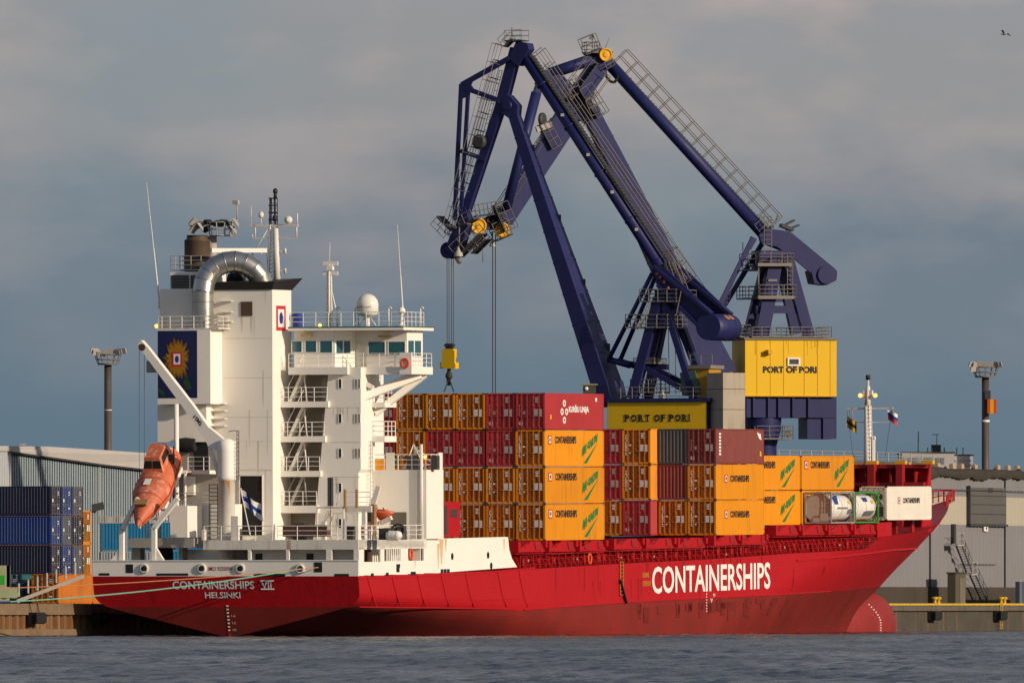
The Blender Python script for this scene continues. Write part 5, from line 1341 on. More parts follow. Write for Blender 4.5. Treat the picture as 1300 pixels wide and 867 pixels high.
def note_mesh(red, H, W=2.5, yard=False):
    """white door notices: y grows to port, so the viewer's right is small y"""
    m = MB(); rr = random.Random(5)
    def row(y, z, w, h): m.add([(.012, y, z), (.012, y - w, z), (.012, y - w, z + h), (.012, y, z + h)], [(0, 1, 2, 3)])
    if yard:
        for i in range(3): row(W * .35, H * .80 - i * .14, .34, .05)
        row(W * .85, H * .45, .3, .3); row(W * .35, H * .22, .3, .12); return m
    for i in range(4): row(W * .33, H * .74 - i * .12 + .35, .36 - .06 * (i % 3), .07)
    for i in range(6): row(W * .37, H * .36 + i * .1, .33, .078); row(W * .19, H * .36 + i * .1, .24 - .03 * (i % 2), .078)
    if not red:
        for i in range(14):
            s = 'CONTAINERSHIPS'[i]; m.text(s, (.012, W - .27, H * .80 - i * .125), (0, -1, 0), (0, 0, 1), .10 if s == 'I' else .27, .105, bold=.05)
        row(W - .62, H * .52, .2, .12); row(W - .62, H * .30, .16, .1)
    else:
        m.text('45', (.010, W - .20, .33), (0, -1, 0), (0, 0, 1), .42, .34, bold=.03)
        for i in range(9): row(W - .30, H * .36 + i * .11, .05, .07)
        for i in range(3): row(W - .62, H * .42 + i * .09, .2, .05)
    return m
DATA = {}
def proto(kind, L, H, mat, old=False, red=False, smooth=False, doors=True, label=None, cat='container'):
    root = empty('cargo_container', cat=cat)
    body = body_mesh(L, H, smooth_side=smooth, open_back=doors).build('body', [mat, CASTING], root)
    dm = C_ORANGE_OLD if mat in (C_ORANGE, C_YELLOW) else mat
    if doors:
        for s in (0, 1):
            d = door_mesh(s, H).build('door', dm, root)
            for y in ((.50, .98) if s == 0 else (1.52, 2.0)): rod_mesh(y, H).build('lock_rod', ROD_RED if red else (ROD_ORANGE if mat in (C_ORANGE, C_YELLOW, C_ORANGE_OLD) else ROD), d)
        note_mesh(red, H, yard=H < 2.7).build('door_notices', LETTER if not red else paint('notice_grey', (.52, .45, .42), .6), root)
    TREE_INFO[root.name] = (L, H)
    return root
TREE_INFO = {}
TREE_CH = {}
def clone(root):
    c = root.copy(); col.objects.link(c)
    for ch in children_of[root.name]:
        d = ch.copy(); col.objects.link(d); d.parent = c
        for g in children_of.get(ch.name, ()):
            e = g.copy(); col.objects.link(e); e.parent = d
    return c
children_of = {}
def index_children():
    children_of.clear()
    for o in bpy.data.objects:
        if o.parent is not None: children_of.setdefault(o.parent.name, []).append(o)
W_ = 2.5; HC = 2.955
def side_text(parent, L, H, kind):
    """lettering on the starboard side (y = 0 plane, seen from -y; x runs to the viewer's right)"""
    y = .004
    if kind in ('magnum', 'ships', 'ships_small', 'reefer', 'magnum_cut'):
        small = kind == 'ships'
        m = MB()
        if kind == 'ships': x0, w, z0, h = L * .30, L * .39, H * .50, H * .19
        elif kind == 'reefer': x0, w, z0, h = L * .36, L * .38, H * .50, H * .16
        else: x0, w, z0, h = L * .175, L * .36, H * .63, H * .20
        m.text('CONTAINERSHIPS', (x0, y, z0), (1, 0, 0), (0, 0, 1), w, h, bold=.035); m.build('lettering', LETTER_BLACK, parent)
        emblem(parent, (x0 - .085 * L, y - .0, z0 + h * .5), (1, 0, 0), (0, 0, 1), .055 * L, h * 1.25, (0, -1, 0))
    if kind.startswith('magnum'):
        m = MB(); m.text('MAGNUM', (L * .63, y, H * .33), (1, 0, .17), (0, 0, 1), L * .27, H * .20, bold=.025) if False else None
        # the word climbs to the right, its swoosh below it
        for i, chh in enumerate('MAGNUM'):
            t = i / 6; m.text(chh, (L * (.625 + .262 * t), y, H * (.27 + .44 * t)), (1, 0, .18), (0, 0, 1), L * (.046 if chh in 'MN' else .036), H * (.28 - .07 * t), slant=.35, bold=.08)
        m.add([(L * .655, y, H * .09), (L * .715, y, H * .09), (L * .90, y, H * .66), (L * .79, y, H * .40)], [(0, 1, 2, 3)]); m.build('slogan', GREENTXT, parent)
    if kind == 'linija':
        m = MB(); m.text('KURŠIU LINIJA', (L * .405, y, H * .43), (1, 0, 0), (0, 0, 1), L * .34, H * .25, bold=.045)
        m.build('lettering', LETTER, parent); m = MB()
        for dx, dz in ((0, .69), (0, .23), (-.038, .46), (.038, .46)):
            c = Vector((L * (.33 + dx), y, H * (dz + .03))); rx, rz = L * .026, H * .095
            n = 14
            for i in range(n):
                a0, a1 = 6.2832 * i / n, 6.2832 * (i + 1) / n
                q = lambda a, k: c + Vector((rx * k * math.cos(a), 0, rz * k * math.sin(a)))
                m.add([q(a0, .45), q(a1, .45), q(a1, 1), q(a0, 1)], [(0, 1, 2, 3)])
        m.build('emblem', LETTER, parent)
        m = MB(); m.add([(L * .09, y, H * .28), (L * .115, y, H * .28), (L * .115, y, H * .40), (L * .09, y, H * .40)], [(0, 1, 2, 3)]); m.build('sticker', YGOLD, parent)
        m = MB(); m.add([(L * .855, y, H * .78), (L * .885, y, H * .78), (L * .885, y, H * .88), (L * .855, y, H * .88)], [(0, 1, 2, 3)]); m.build('sticker', LETTER, parent)
    if kind == 'brown':
        m = MB()
        for i in range(7): m.add([(L * .07, y, H * (.25 + i * .095)), (L * .11, y, H * (.25 + i * .095)), (L * .11, y, H * (.31 + i * .095)), (L * .07, y, H * (.31 + i * .095))], [(0, 1, 2, 3)])
        m.build('marking', LETTER, parent)
        m = MB(); m.add([(L * .85, y, H * .90), (L * .93, y, H * .86), (L * .95, y, H * .68), (L * .90, y, H * .72)], [(0, 1, 2, 3)], 0); m.add([(L * .85, y - .004, H * .92), (L * .91, y - .004, H * .92), (L * .91, y - .004, H * .86)], [(0, 1, 2)], 1)
        m.build('emblem', [LETTER, SIGNRED], parent)
        m = MB(); m.add([(L * .91, y, H * .22), (L * .945, y, H * .22), (L * .945, y, H * .36), (L * .91, y, H * .36)], [(0, 1, 2, 3)]); m.build('sticker', YGOLD, parent)
L45, L40 = 14.0, 12.3
PR = {}
PR['orange45'] = proto('orange45', L45, HC, C_ORANGE)
PR['red45'] = proto('red45', L45, HC, C_RED, red=True)
PR['orange40'] = proto('orange40', L40, HC, C_ORANGE)
PR['brown40'] = proto('brown40', L40, HC, C_BROWN, red=True)
PR['slate40'] = proto('slate40', L40, HC, C_SLATE, doors=False)
PR['dark40'] = proto('dark40', L40, HC, C_BROWN, doors=False)
PR['yellow45'] = proto('yellow45', L45, HC, C_YELLOW, smooth=True)
PR['yellow40'] = proto('yellow40', L40, HC, C_YELLOW, smooth=True)
PR['redside45'] = proto('redside45', L45, HC, C_RED, red=True, smooth=True)
PR['white40'] = proto('white40', L40, HC, C_WHITE, smooth=True)
PR['magnum45'] = proto('magnum45', L45, HC, C_YELLOW, smooth=True); side_text(PR['magnum45'], L45, HC, 'magnum')
PR['ships40'] = proto('ships40', L40, HC, C_YELLOW, smooth=True); side_text(PR['ships40'], L40, HC, 'ships')
PR['linija45'] = PR['redside45']; side_text(PR['linija45'], L45, HC, 'linija')
PR['brownside40'] = PR['brown40']; side_text(PR['brown40'], L40, HC, 'brown')
side_text(PR['white40'], L40, HC, 'reefer')
m = MB(); 
PR['navy40'] = proto('navy40', L40, 2.59, C_NAVY, red=False)
PR['blue40'] = proto('blue40', L40, 2.59, C_BLUE)
PR['greyblue40'] = proto('greyblue40', L40, 2.59, C_GREYBLUE)
PR['cyan40'] = proto('cyan40', L40, 2.59, C_CYAN)
PR['teal40'] = proto('teal40', L40, 2.59, C_TEAL)
PR['ochre40'] = proto('ochre40', L40, 2.59, C_ORANGE_OLD)
PR['magnumend'] = proto('magnumend', L45, HC, C_ORANGE)
mm = MB()
for i, chh in enumerate('MAGNUM'):
    t = i / 6; mm.text(chh, (.03, 2.1 - 1.7 * t, .5 + 1.2 * t), (0, -1, .6), (0, 0, 1), .28, .55, bold=.03)
mm.add([(.03, 1.9, .3), (.03, 1.6, .3), (.03, .5, 1.5), (.03, .9, 1.15)], [(0, 1, 2, 3)]); mm.build('slogan', GREENTXT, PR['magnumend'])
# reefer unit on the white container's end
def reefer_end(root):
    m = MB(); m.box(-.02, .04, .2, 1.15, .25, 2.65); m.box(-.03, .04, 1.35, 2.3, 1.45, 2.6)
    m.beam((-.05, .3, 1.3), (-.05, 1.1, 2.5), .06, .06); m.beam((-.05, 1.1, 1.3), (-.05, .5, 2.5), .06, .06); o = m.build('cooling_unit', GALV, root)
    m = MB(); m.box(-.05, -.021, .3, 1.0, .35, 1.2); m.box(-.06, -.031, 1.45, 2.2, 1.55, 2.45); m.lathe((-.03, .65, 2.05), [(.3, 0), (.3, .04)], 14, axis=(-1, 0, 0)); m.build('cooling_grille', DARKMETAL, o)
reefer_end(PR['white40'])
index_children()
used = set()
def put(kind, M, label, group, cat='container'):
    r = PR[kind]
    if kind in used or any(PR[k] is r and k in used for k in PR): c = clone(r)
    else: c = r
    used.add(kind); c.matrix_world = M
    tag(c, label, cat, group); return c
PITCH_Y, PITCH_Z = 2.585, 2.985
TIER = ['bottom', 'second', 'third', 'top']
COLN = ['outermost row', 'second row inboard', 'third row inboard', 'fourth row inboard', 'fifth row inboard', 'sixth row inboard']
DESC = {'orange45': 'orange container with labelled doors', 'red45': 'dark red container marked 45', 'orange40': 'orange container with labelled doors', 'brown40': 'brown container with white marks', 'slate40': 'dark slate container with ribbed end', 'dark40': 'dark brown container with ribbed front end', 'magnum45': 'yellow orange container with green slogan', 'ships40': 'yellow orange container with black lettering', 'linija45': 'red container with white lettering and cross emblem'}
# aft block of four tiers
y0 = -10.4; zb = 7.22; x1 = 43.95
grid = {3: ['linija45', 'red45', 'orange45', 'orange45', 'orange45', 'red45'], 2: ['magnum45', 'red45', 'red45', 'red45', 'orange45', 'red45'], 1: ['magnum45', 'orange45', 'orange45', 'orange45', 'orange45'], 0: ['magnum45', 'orange45', 'orange45', 'orange45', 'orange45']}
rj = random.Random(11)
for t, rowk in grid.items():
    for c, k in enumerate(rowk):
        d = DESC[k]
        put(k, on_ship(x1 + rj.uniform(-.05, .05), y0 + c * PITCH_Y + rj.uniform(-.02, .02), zb + t * PITCH_Z), f'{d}, {TIER[t]} tier, {COLN[c]} of tall aft stack', 'containers in the tall aft stack')
# middle block of three tiers: two outer rows of short boxes, inner rows of long ones
zb = 7.45; T3 = ['bottom', 'middle', 'top']
g2 = {2: ['brown40', 'slate40', 'orange45', 'red45'], 1: ['ships40', 'dark40', 'orange45', 'red45'], 0: ['ships40', 'orange40', 'red45', 'orange45']}
for t, rowk in g2.items():
    for c, k in enumerate(rowk):
        put(k, on_ship(85.4 if c < 2 else 83.6, y0 + c * PITCH_Y, zb + t * PITCH_Z), f'{DESC[k]}, {T3[t]} tier, {COLN[c]} of middle stack', 'containers in the middle stack')
m = MB(); 
# forward pair of stacks, one row in from the side
zb = 8.22
for x, nm in ((100.6, 'just forward of the middle stack'), (114.9, 'behind the tank containers')):
    for t in (0, 1):
        for c in (1, 2):
            if c == 1: put('magnum45', on_ship(x, y0 + c * PITCH_Y, zb + t * PITCH_Z), f'{DESC["magnum45"]}, {("lower", "upper")[t]} of two {nm}', 'containers in the forward stacks')
put('white40', on_ship(130.1, y0, 8.55), 'white refrigerated container with black lettering beside the bow', 'containers beside the bow')
# tank containers
FRAMEG = paint('tank_frame_grey', (0.30, 0.29, 0.28), .5, .2, .2, RUST); FRAMEGR = paint('tank_frame_green', (0.03, 0.30, 0.03), .5, .1, .1)
TANKW = paint('tank_white', (0.80, 0.77, 0.70), .4, .2, .4, (.35, .22, .12), scale=.8); TANKG = paint('tank_steel', (0.40, 0.34, 0.27), .4, .3, .4, (.2, .12, .06), scale=.8)
def tank(x, frame, skin, label, detail):
    root = empty('tank_container', on_ship(x, y0, 8.32), label=label, cat='tank container', group='tank containers')
    L, H, W = 6.3, 2.72, 2.45; p = .14; m = MB()
    for xx in (0, L - p):
        for yy in (0, W - p): m.box(xx, xx + p, yy, yy + p, 0, H)
        m.box(xx + .01, xx + p - .01, p, W - p, .01, p); m.box(xx + .01, xx + p - .01, p, W - p, H - p, H - .01)
        for yy, sgn in ((p, 1), (W - p, -1)):
            for z_, zs in ((p, 1), (H - p, -1)): m.beam((xx + .07, yy, z_ + zs * .55), (xx + .07, yy + sgn * .6, z_), .1, .1)
    for yy in (.02, W - .12): m.box(p, L - p, yy, yy + .1, 0.02, .14); m.box(p, L - p, yy, yy + .1, H - .13, H - .02)
    m.build('frame', frame, root)
    m = MB(); r = 1.14; zc = H / 2
    m.box(-.02, -.0, .3, 1.0, .2, .9); m.lathe((.16, W / 2, zc), [(1.22, 0), (1.22, .1), (1.15, .1)], 24, axis=(1, 0, 0)); m.build('end_skirt', GALV, root); m = MB()
    m.lathe((.22, W / 2, zc), [(.01, 0), (r * .55, .04), (r * .85, .16), (r * .97, .34), (r, .5), (r, L - .94), (r * .97, L - .78), (r * .85, L - .6), (r * .55, L - .48), (.01, L - .44)], 28, axis=(1, 0, 0)); sh = m.build('tank_shell', skin, root)
    m = MB()
    for xx in (.9, 3.1, 5.3): m.lathe((xx, W / 2, zc), [(r + .012, 0), (r + .02, .02), (r + .02, .09), (r + .012, .11)], 28, axis=(1, 0, 0))
    m.build('shell_band', GALV, sh)
    m = MB(); m.box(.25, 1.5, W / 2 - .3, W / 2 + .3, H - .1, H + .03); m.box(.15, .22, .9, 1.5, 1.35, 1.62); m.ladder((.05, .45, .15), (.05, .45, H), .35, (0, 1, 0), .3, .02); m.box(-.0, .2, .85, 1.7, .15, .5); m.build('tank_fittings', GALV, root)
    m = MB()
    for dz, bx, hh, mi in detail:
        th = dz; yy = W / 2 - (r + .022) * math.cos(th); z_ = zc + (r + .022) * math.sin(th); up = Vector((0, math.sin(th), math.cos(th)))
        bx0, bx1 = bx; o = Vector((bx0, yy, z_)); m.add([o, o + Vector((bx1 - bx0, 0, 0)), o + Vector((bx1 - bx0, 0, 0)) + up * hh, o + up * hh], [(0, 1, 2, 3)], mi)
    m.build('tank_marking', [BLUE, YGOLD, paint('marking_grey', (.2, .2, .2), .6)], sh)
    return root, zc, r, W
t2, *_ = tank(115.25, FRAMEG, TANKW, 'grey framed tank container with white tank and blue emblem', [(.25, (1.2, 2.2), .8, 0), (-.1, (1.8, 4.6), .16, 2), (.3, (4.8, 5.4), .25, 1), (-.5, (4.6, 5.6), .5, 2)])
t3, zc, r, W = tank(121.7, FRAMEGR, TANKW, 'green framed tank container with white tank beside the white container', [(.45, (2.6, 3.8), .4, 0), (.3, (4.6, 5.3), .3, 1), (-.7, (2.6, 5.0), .6, 2)])
# ------------------------------------------------------------------ the two harbour cranes
class Rig:
    def __init__(s, u, d, phi):
        s.base = at(u, 765, d); s.base.z = QZ
        s.N = Vector((-math.sin(R(phi)), -math.cos(R(phi)), 0)); s.T = Vector((math.cos(R(phi)), -math.sin(R(phi)), 0))
    def p(s, u, v, off=0.0):
        """point seen at (u, v) on the crane's own vertical plane moved by off towards the viewer; in crane coordinates"""
        o = s.base + s.N * off; d = sight(u, v); t = (o - CAMP).dot(s.N) / d.dot(s.N)
        return CAMP + d * t - s.base
    def girder(s, m, a, b, wa, da, wb=None, db=None, off=0.0, mi=0):
        """box girder; a, b pixels; w in-plane width (m), d depth (m)"""
        A = s.p(*a, off); B_ = s.p(*b, off); return m.beam(A, B_, wa, da, wb, db, n=s.N, mi=mi)
    def tube(s, m, a, b, r, r1=None, off=0.0, off1=None, n=12, mi=0):
        return m.tube(s.p(*a, off), s.p(*b, off if off1 is None else off1), r, r1, n=n, mi=mi)
    def poly(s, m, pts, d, off=0.0, mi=0):
        P = [s.p(u, v, off + d / 2) for u, v in pts]; return m.prism(P, -s.N * d, mi)
    def ubox(s, m, u0, v0, u1, v1, d, off=0.0, mi=0):
        of = off + d / 2; a = s.p((u0 + u1) / 2, v0, of); b = s.p((u0 + u1) / 2, v1, of); l = s.p(u0, (v0 + v1) / 2, of); r = s.p(u1, (v0 + v1) / 2, of)
        P = [Vector((l.x, l.y, b.z)), Vector((r.x, r.y, b.z)), Vector((r.x, r.y, a.z)), Vector((l.x, l.y, a.z))]
        return m.prism(P, -s.N * d, mi)
    def gallery(s, m, a, b, off=0.0, w=.8, h=1.1, r=.035, step=1.6, side=1.0, deck=True, cross=True):
        """walkway with rails standing square to its own run"""
        A = s.p(*a, off); B_ = s.p(*b, off); t = (B_ - A).normalized(); up = s.N.cross(t); up = up if up.z > 0 else -up
        up = up * side
        L = (B_ - A).length; k = max(1, int(L / step))
        for o in (-w / 2, w / 2):
            q = s.N * o
            for j in (.5, 1.0): m.tube(A + q + up * h * j, B_ + q + up * h * j, r, n=4)
            for i in range(k + 1): z = A.lerp(B_, i / k) + q; m.tube(z, z + up * h, r, n=4)
        if deck:
            m.beam(A, B_, .10, w, n=s.N, mi=1)
            k2 = int(L / .35)
            for i in range(k2): z = A.lerp(B_, i / k2) + up * .07; m.beam(z - s.N * w / 2, z + s.N * w / 2, .10, .08, n=up, mi=1)
    def cage(s, m, u0, v0, u1, v1, off=0.0, d=1.4, r=.035, mi=0):
        """railed platform: floor at v1, rail top at v0"""
        a = s.p(u0, v1, off); b = s.p(u1, v1, off); zt_ = s.p(u0, v0, off).z
        c = [a + s.N * d / 2, b + s.N * d / 2, b - s.N * d / 2, a - s.N * d / 2]
        m.prism(c, (0, 0, .12), mi)
        m.rail(c + [c[0]], zt_ - a.z, 3, 1.0, r, mi=mi)
def sheave(m, c, ax, r, w=.35, mi=0):
    m.lathe(c - ax * w / 2, [(r * .3, 0), (r * .3, .04), (r * .8, .05), (r * .82, 0), (r, 0), (r * .88, w / 2), (r, w), (r * .82, w), (r * .8, w - .05), (r * .3, w - .04), (r * .3, w)], 20, axis=ax, mi=mi)

# ---- nearer crane (boom towards the left, machinery house seen from its shaded long side)
G = Rig(838, 1150, 25)
c1 = empty('harbour_crane', loc=G.base, label='nearer blue harbour crane with yellow machinery house side and concrete counterweight', cat='crane', group='harbour cranes')
m = MB(); m.add([], [])
P = [G.p(u, v) for u, v in ((643.5, 138), (652, 131), (660, 140), (757, 398), (786, 475), (787, 508), (751, 508), (748, 480))]
A = G.p(649, 135); B_ = G.p(771, 490)
m.beam(A, B_, .85, .75, 1.55, 3.5, n=G.N); m.bands(A, B_, .85, .75, 1.55, 3.5, G.N, 9); G.poly(m, [(632, 126), (646, 121), (657, 134), (656, 146), (645, 150), (634, 142)], 1.0); m.tube(G.p(643, 134, .75), G.p(643, 134, .75) - G.N * 1.5, .42, n=14); m.beam(B_ + (A - B_).normalized() * .3, G.p(776, 514), 1.7, 3.6, n=G.N)
boom = m.build('boom', CRANE, c1)
m = MB()
q = (A - B_).normalized()
for t in (.15, .4, .63, .86): c = A.lerp(B_, t) + G.T * lerp(.4, .9, t) - G.N * lerp(.3, 1.4, t); m.box(c.x - .18, c.x + .18, c.y - .1, c.y + .1, c.z - .3, c.z + .3)
m.build_each('boom_lug', DARKMETAL, boom)
# fly jib from apex down to the rope end
m = MB(); G.girder(m, (656, 62), (636, 138), .95, .9, .95, .9); G.girder(m, (637, 132), (577, 312), .82, .85, .7, .8)
G.poly(m, [(646, 74), (655, 53), (669, 55), (671, 63), (657, 84)], 1.3); 
G.poly(m, [(571, 300), (590, 262), (595, 280), (584, 318), (572, 324), (565, 316)], 1.1)
jib1 = m.build('fly_jib', CRANE, c1)
m = MB(); sheave(m, G.p(571, 318), G.N, .75, .9); m.build_each('tip_sheave', CRANE_TUBE, jib1)
m = MB()
for off in (-.55, .55):
    G.girder(m, (647, 74), (588, 107), .45, .3, off=off); G.girder(m, (634, 128), (590, 112), .42, .3, off=off); G.girder(m, (585.5, 107), (577, 280), .32, .3, off=off); G.poly(m, [(583.5, 110), (589, 104), (601, 99), (597, 108), (601, 114), (594, 116), (590, 124), (583.5, 126)], .28, off)
    G.girder(m, (594.5, 114), (585, 275), .30, .28, off=off); G.girder(m, (585, 192), (617, 203), .36, .28, off=off)
m.beam(G.p(588, 108, -.6), G.p(588, 108, .6), .5, .5, n=(0, 0, 1)); m.build('jib_strut', CRANE, jib1)
m = MB(); G.gallery(m, (643, 60), (581, 290), 0.9, .8, 1.3, .03, side=1.0, deck=False); G.gallery(m, (640, 80), (578, 300), -0.9, .6, 1.0, .03, deck=False)
m.ladder(G.p(636, 90), G.p(588, 275), .6, G.N, .6, .03); m.build('jib_ladder', [RAILGREY, DARKMETAL], jib1)
m = MB(); G.gallery(m, (645, 53), (667, 52), .2, 1.5, .95, .03, .7); G.gallery(m, (642, 60), (652, 50), .6, 1.0, .9, .03, .7); m.tube(G.p(650, 45), G.p(650, 35), .05)
a_ = G.p(650, 55); m.build('apex_platform', [RAILGREY, DARKMETAL], jib1)
m = MB()      # inspection platforms at the tip, tilted with the jib
G.gallery(m, (559, 276), (576, 293), .0, 1.6, -.9, .035, .8); G.gallery(m, (584, 326), (614, 297), .2, 1.5, 1.2, .035, .8); G.gallery(m, (583, 290), (605, 278), .5, 1.2, .9, .03, .7)
G.gallery(m, (602, 322), (620, 304), -.4, 1.4, .6, .035, .8); m.tube(G.p(583, 283, .9), G.p(583, 322, .9), .07); m.tube(G.p(583, 283, .9), G.p(598, 285, .9), .07); m.beam(G.p(574, 318), G.p(584, 334), .3, .5, n=G.N); m.tube(G.p(613, 315), G.p(613, 333), .04)
m.build('tip_platform', [RAILGREY, DARKMETAL], jib1)
m = MB(); p_ = G.p(582, 322, .9); m.lathe(p_, [(.42, -.25), (.36, .05), (.16, .35), (.1, .6)], 14); m.build('tip_floodlight', GALV, jib1)
m = MB(); q = G.p(609, 180, .9); m.lathe(q - G.N * .2, [(.5, 0), (.65, .1), (.65, .5), (.5, .6)], 16, axis=G.N); m.build('cable_reel', DARKMETAL, jib1)
# tie (upper tube) down to the counterweight lever, its stair gallery
m = MB(); G.tube(m, (666, 72), (858, 368), .47, .55, n=16)
for t in (.12, .3, .5, .7, .88): c = G.p(lerp(666, 858, t), lerp(72, 368, t)); dd_ = (G.p(858, 368) - G.p(666, 72)).normalized() * .08; m.tube(c - dd_, c + dd_, .58, n=16)
tie1 = m.build('tie_tube', CRANE_TUBE, c1)
m = MB()
for t in (.25, .42, .58, .74): c = G.p(lerp(666, 858, t), lerp(72, 368, t), .6); m.box(c.x - .15, c.x + .15, c.y - .15, c.y + .1, c.z - .15, c.z + .1)
m.build_each('tube_lamp', GALV, tie1)
m = MB(); G.gallery(m, (676, 72), (868, 360), -.1, .9, 1.3, .035, 1.5); m.build('tie_gallery', [RAILGREY, DARKMETAL], tie1)
m = MB()
for o in (0, .35): m.tube(G.p(690, 80, -1.2 + o), G.p(900, 372, -1.2 + o), .03, n=4)
m.build('luffing_rope', ROPE_DARK, tie1)
# counterweight lever
m = MB()
lp = [(827, 343), (834, 336), (845, 341), (900, 394), (906, 404), (900, 420), (888, 414), (836, 362)]
for push in (0, 4.3):
    P = [G.p(u, v, 1.7) - G.N * push for u, v in lp]; m.prism(P, -G.N * .3)
    m.beam(G.p(831, 338, 1.6) - G.N * push, G.p(903, 398, 1.6) - G.N * push, .28, .8, n=G.N); m.beam(G.p(836, 362, 1.6) - G.N * push, G.p(890, 416, 1.6) - G.N * push, .28, .8, n=G.N)
m.beam(G.p(846, 352, 1.6), G.p(846, 352, 1.6) - G.N * 4.4, .5, .5, n=(0, 0, 1)); lev1 = m.build('balance_lever', CRANE, c1)
m = MB(); q = G.p(899, 415, 1.9); m.tube(q, q - G.N * 4.7, 1.18, n=30); m.tube(q - G.N * .9, q - G.N * 1.0, 1.2, n=30); m.tube(q - G.N * 3.7, q - G.N * 3.8, 1.2, n=30); m.build('counterweight_drum', CRANE_TUBE, lev1)
m = MB()
rad = (G.T * .62 + Vector((0, 0, .78)) - G.N * .0).normalized()
for k in (2.4, 3.3):
    m.lathe(q - G.N * k + rad * 1.17, [(.36, 0), (.36, .04), (.01, .05)], 12, axis=rad)
for u, v in ((838, 352), (843, 358), (848, 366), (834, 348)): m.lathe(G.p(u, v, 1.9), [(.16, 0), (.16, .03), (.01, .04)], 10, axis=G.N)
m.build_each('drum_plug', paint('dull_orange', (.40, .16, .08), .6), lev1)
# luffing rods
m = MB()
for off in (1.2, -1.2):
    o2 = 0 if off > 0 else 12
    G.tube(m, (828 + o2 * .5, 347), (773 + o2 * 1.2, 456 + o2 * .1), .20, off=off)
    q = G.p(lerp(828, 773, .8), lerp(347, 456, .8), off)
for off, a, b in ((1.0, (772, 456), (800, 464)), (-1, (784, 458), (812, 466))): G.tube(m, a, b, .28, off=off)
m.build_each('luffing_rod', CRANE_TUBE, c1)
# A-frame tower
m = MB()
for off, a, b, w in ((1.6, (837, 378), (803, 506), .85), (-1.6, (846, 385), (822, 506), .75), (1.6, (840, 372), (881, 504), .55), (-1.6, (852, 380), (897, 500), .65)):
    G.girder(m, a, b, w, w, off=off)
G.ubox(m, 831, 368, 847, 384, 3.0)
G.girder(m, (815, 464), (885, 505), .42, .42, off=1.5); G.girder(m, (836, 470), (905, 505), .42, .42, off=-1.5); G.girder(m, (800, 462), (848, 466), .5, .5, off=0)
tw1 = m.build('tower_frame', CRANE, c1)
m = MB(); G.cage(m, 825, 368, 871, 384, 0, 4.4); G.cage(m, 807, 400, 860, 417, 0, 4.4); G.cage(m, 812, 455, 838, 462, .5, 2.6); G.cage(m, 808, 482, 842, 499, .5, 2.6)
m.ladder(G.p(826, 383, 2.3), G.p(812, 416, 2.3), .5, G.N, .4, .04); m.ladder(G.p(836, 418, -1), G.p(824, 466, -1), .55, G.T, .45, .04); m.ladder(G.p(866, 370, 1.8), G.p(860, 400, 1.8), .5, G.N, .4, .04)
m.tube(G.p(835, 384), G.p(809, 418), .05)
G.gallery(m, (845, 335), (862, 380), .4, .8, 1.0, .03, 1.0); G.gallery(m, (846, 320), (858, 352), -1, .8, 1.1, .03, 1.0)
m.rail([G.p(788, 508, 3), G.p(846, 508, 3), G.p(897, 508, 3)], 1.15, 3, 1.2, .035); m.build('tower_platform', [RAILGREY, DARKMETAL], tw1)
m = MB()
for u0, v0, u1, v1 in ((848, 395, 850, 500), (857, 400, 858, 500), (866, 420, 878, 462)): G.tube(m, (u0, v0), (u1, v1), .035, n=4)
m.build('hanging_cable', ROPE_DARK, tw1)
m = MB(); q = G.p(841, 503, 2.4); m.lathe(q, [(.35, -.4), (.35, .1), (.15, .2), (.15, .4), (.3, .45), (.01, .5)], 12); m.build_each('roof_vent', GALV, c1)
# operator cab
m = MB(); G.ubox(m, 874, 468, 900, 508, 2.6, .2); cab1 = m.build('operator_cab', paint('cab_ochre', (.45, .24, .012), .5, .2, .1), c1)
m = MB(); G.ubox(m, 872.5, 463.5, 902, 468, 3.0, .2); m.rail([G.p(876, 463, 1.4), G.p(904, 463, 1.4)], .9, 2, .9, .03); m.build('cab_roof', RAILGREY, cab1)
m = MB(); G.poly(m, [(863, 473), (882, 470), (889, 499), (866, 502)], 2.3, .6); m.build('cab_window', paint('green_glass', (.06, .11, .09), .12, 0, 0), cab1)
# machinery house and sign
m = MB(); G.ubox(m, 771, 508, 899, 560, 6.0, .0); mh = m.build('machinery_house', CRANE, c1)
m = MB(); G.ubox(m, 770, 505.5, 900, 510, 6.6, .0); m.build('house_roof', CRANE_TUBE, mh)
m = MB(); a = G.p(771.5, 543, 3.06); b = G.p(897, 543, 3.06); zt_ = G.p(835, 510.5, 3.06).z
z0_ = a.z - 1.2
m.prism([Vector((a.x, a.y, z0_)), Vector((b.x, b.y, z0_)), Vector((b.x, b.y, zt_)), Vector((a.x, a.y, zt_))], G.N * .05); sg = m.build('sign_panel', YELLOW2, mh)
m = MB(); SL = 'PORT OF PORI'; edges = [(792.5, 800), (801.3, 810.3), (811.6, 820.5), (821.3, 829), None, (834, 843), (844, 850.8), None, (855, 862.6), (863.6, 872.4), (873.4, 882), (882.8, 886.5)]
kx = (877 - 792.5) / (886.5 - 792.5)
zc0, zc1 = G.p(835, 535.2, 3.14).z, G.p(835, 526, 3.14).z; hh = zc1 - zc0
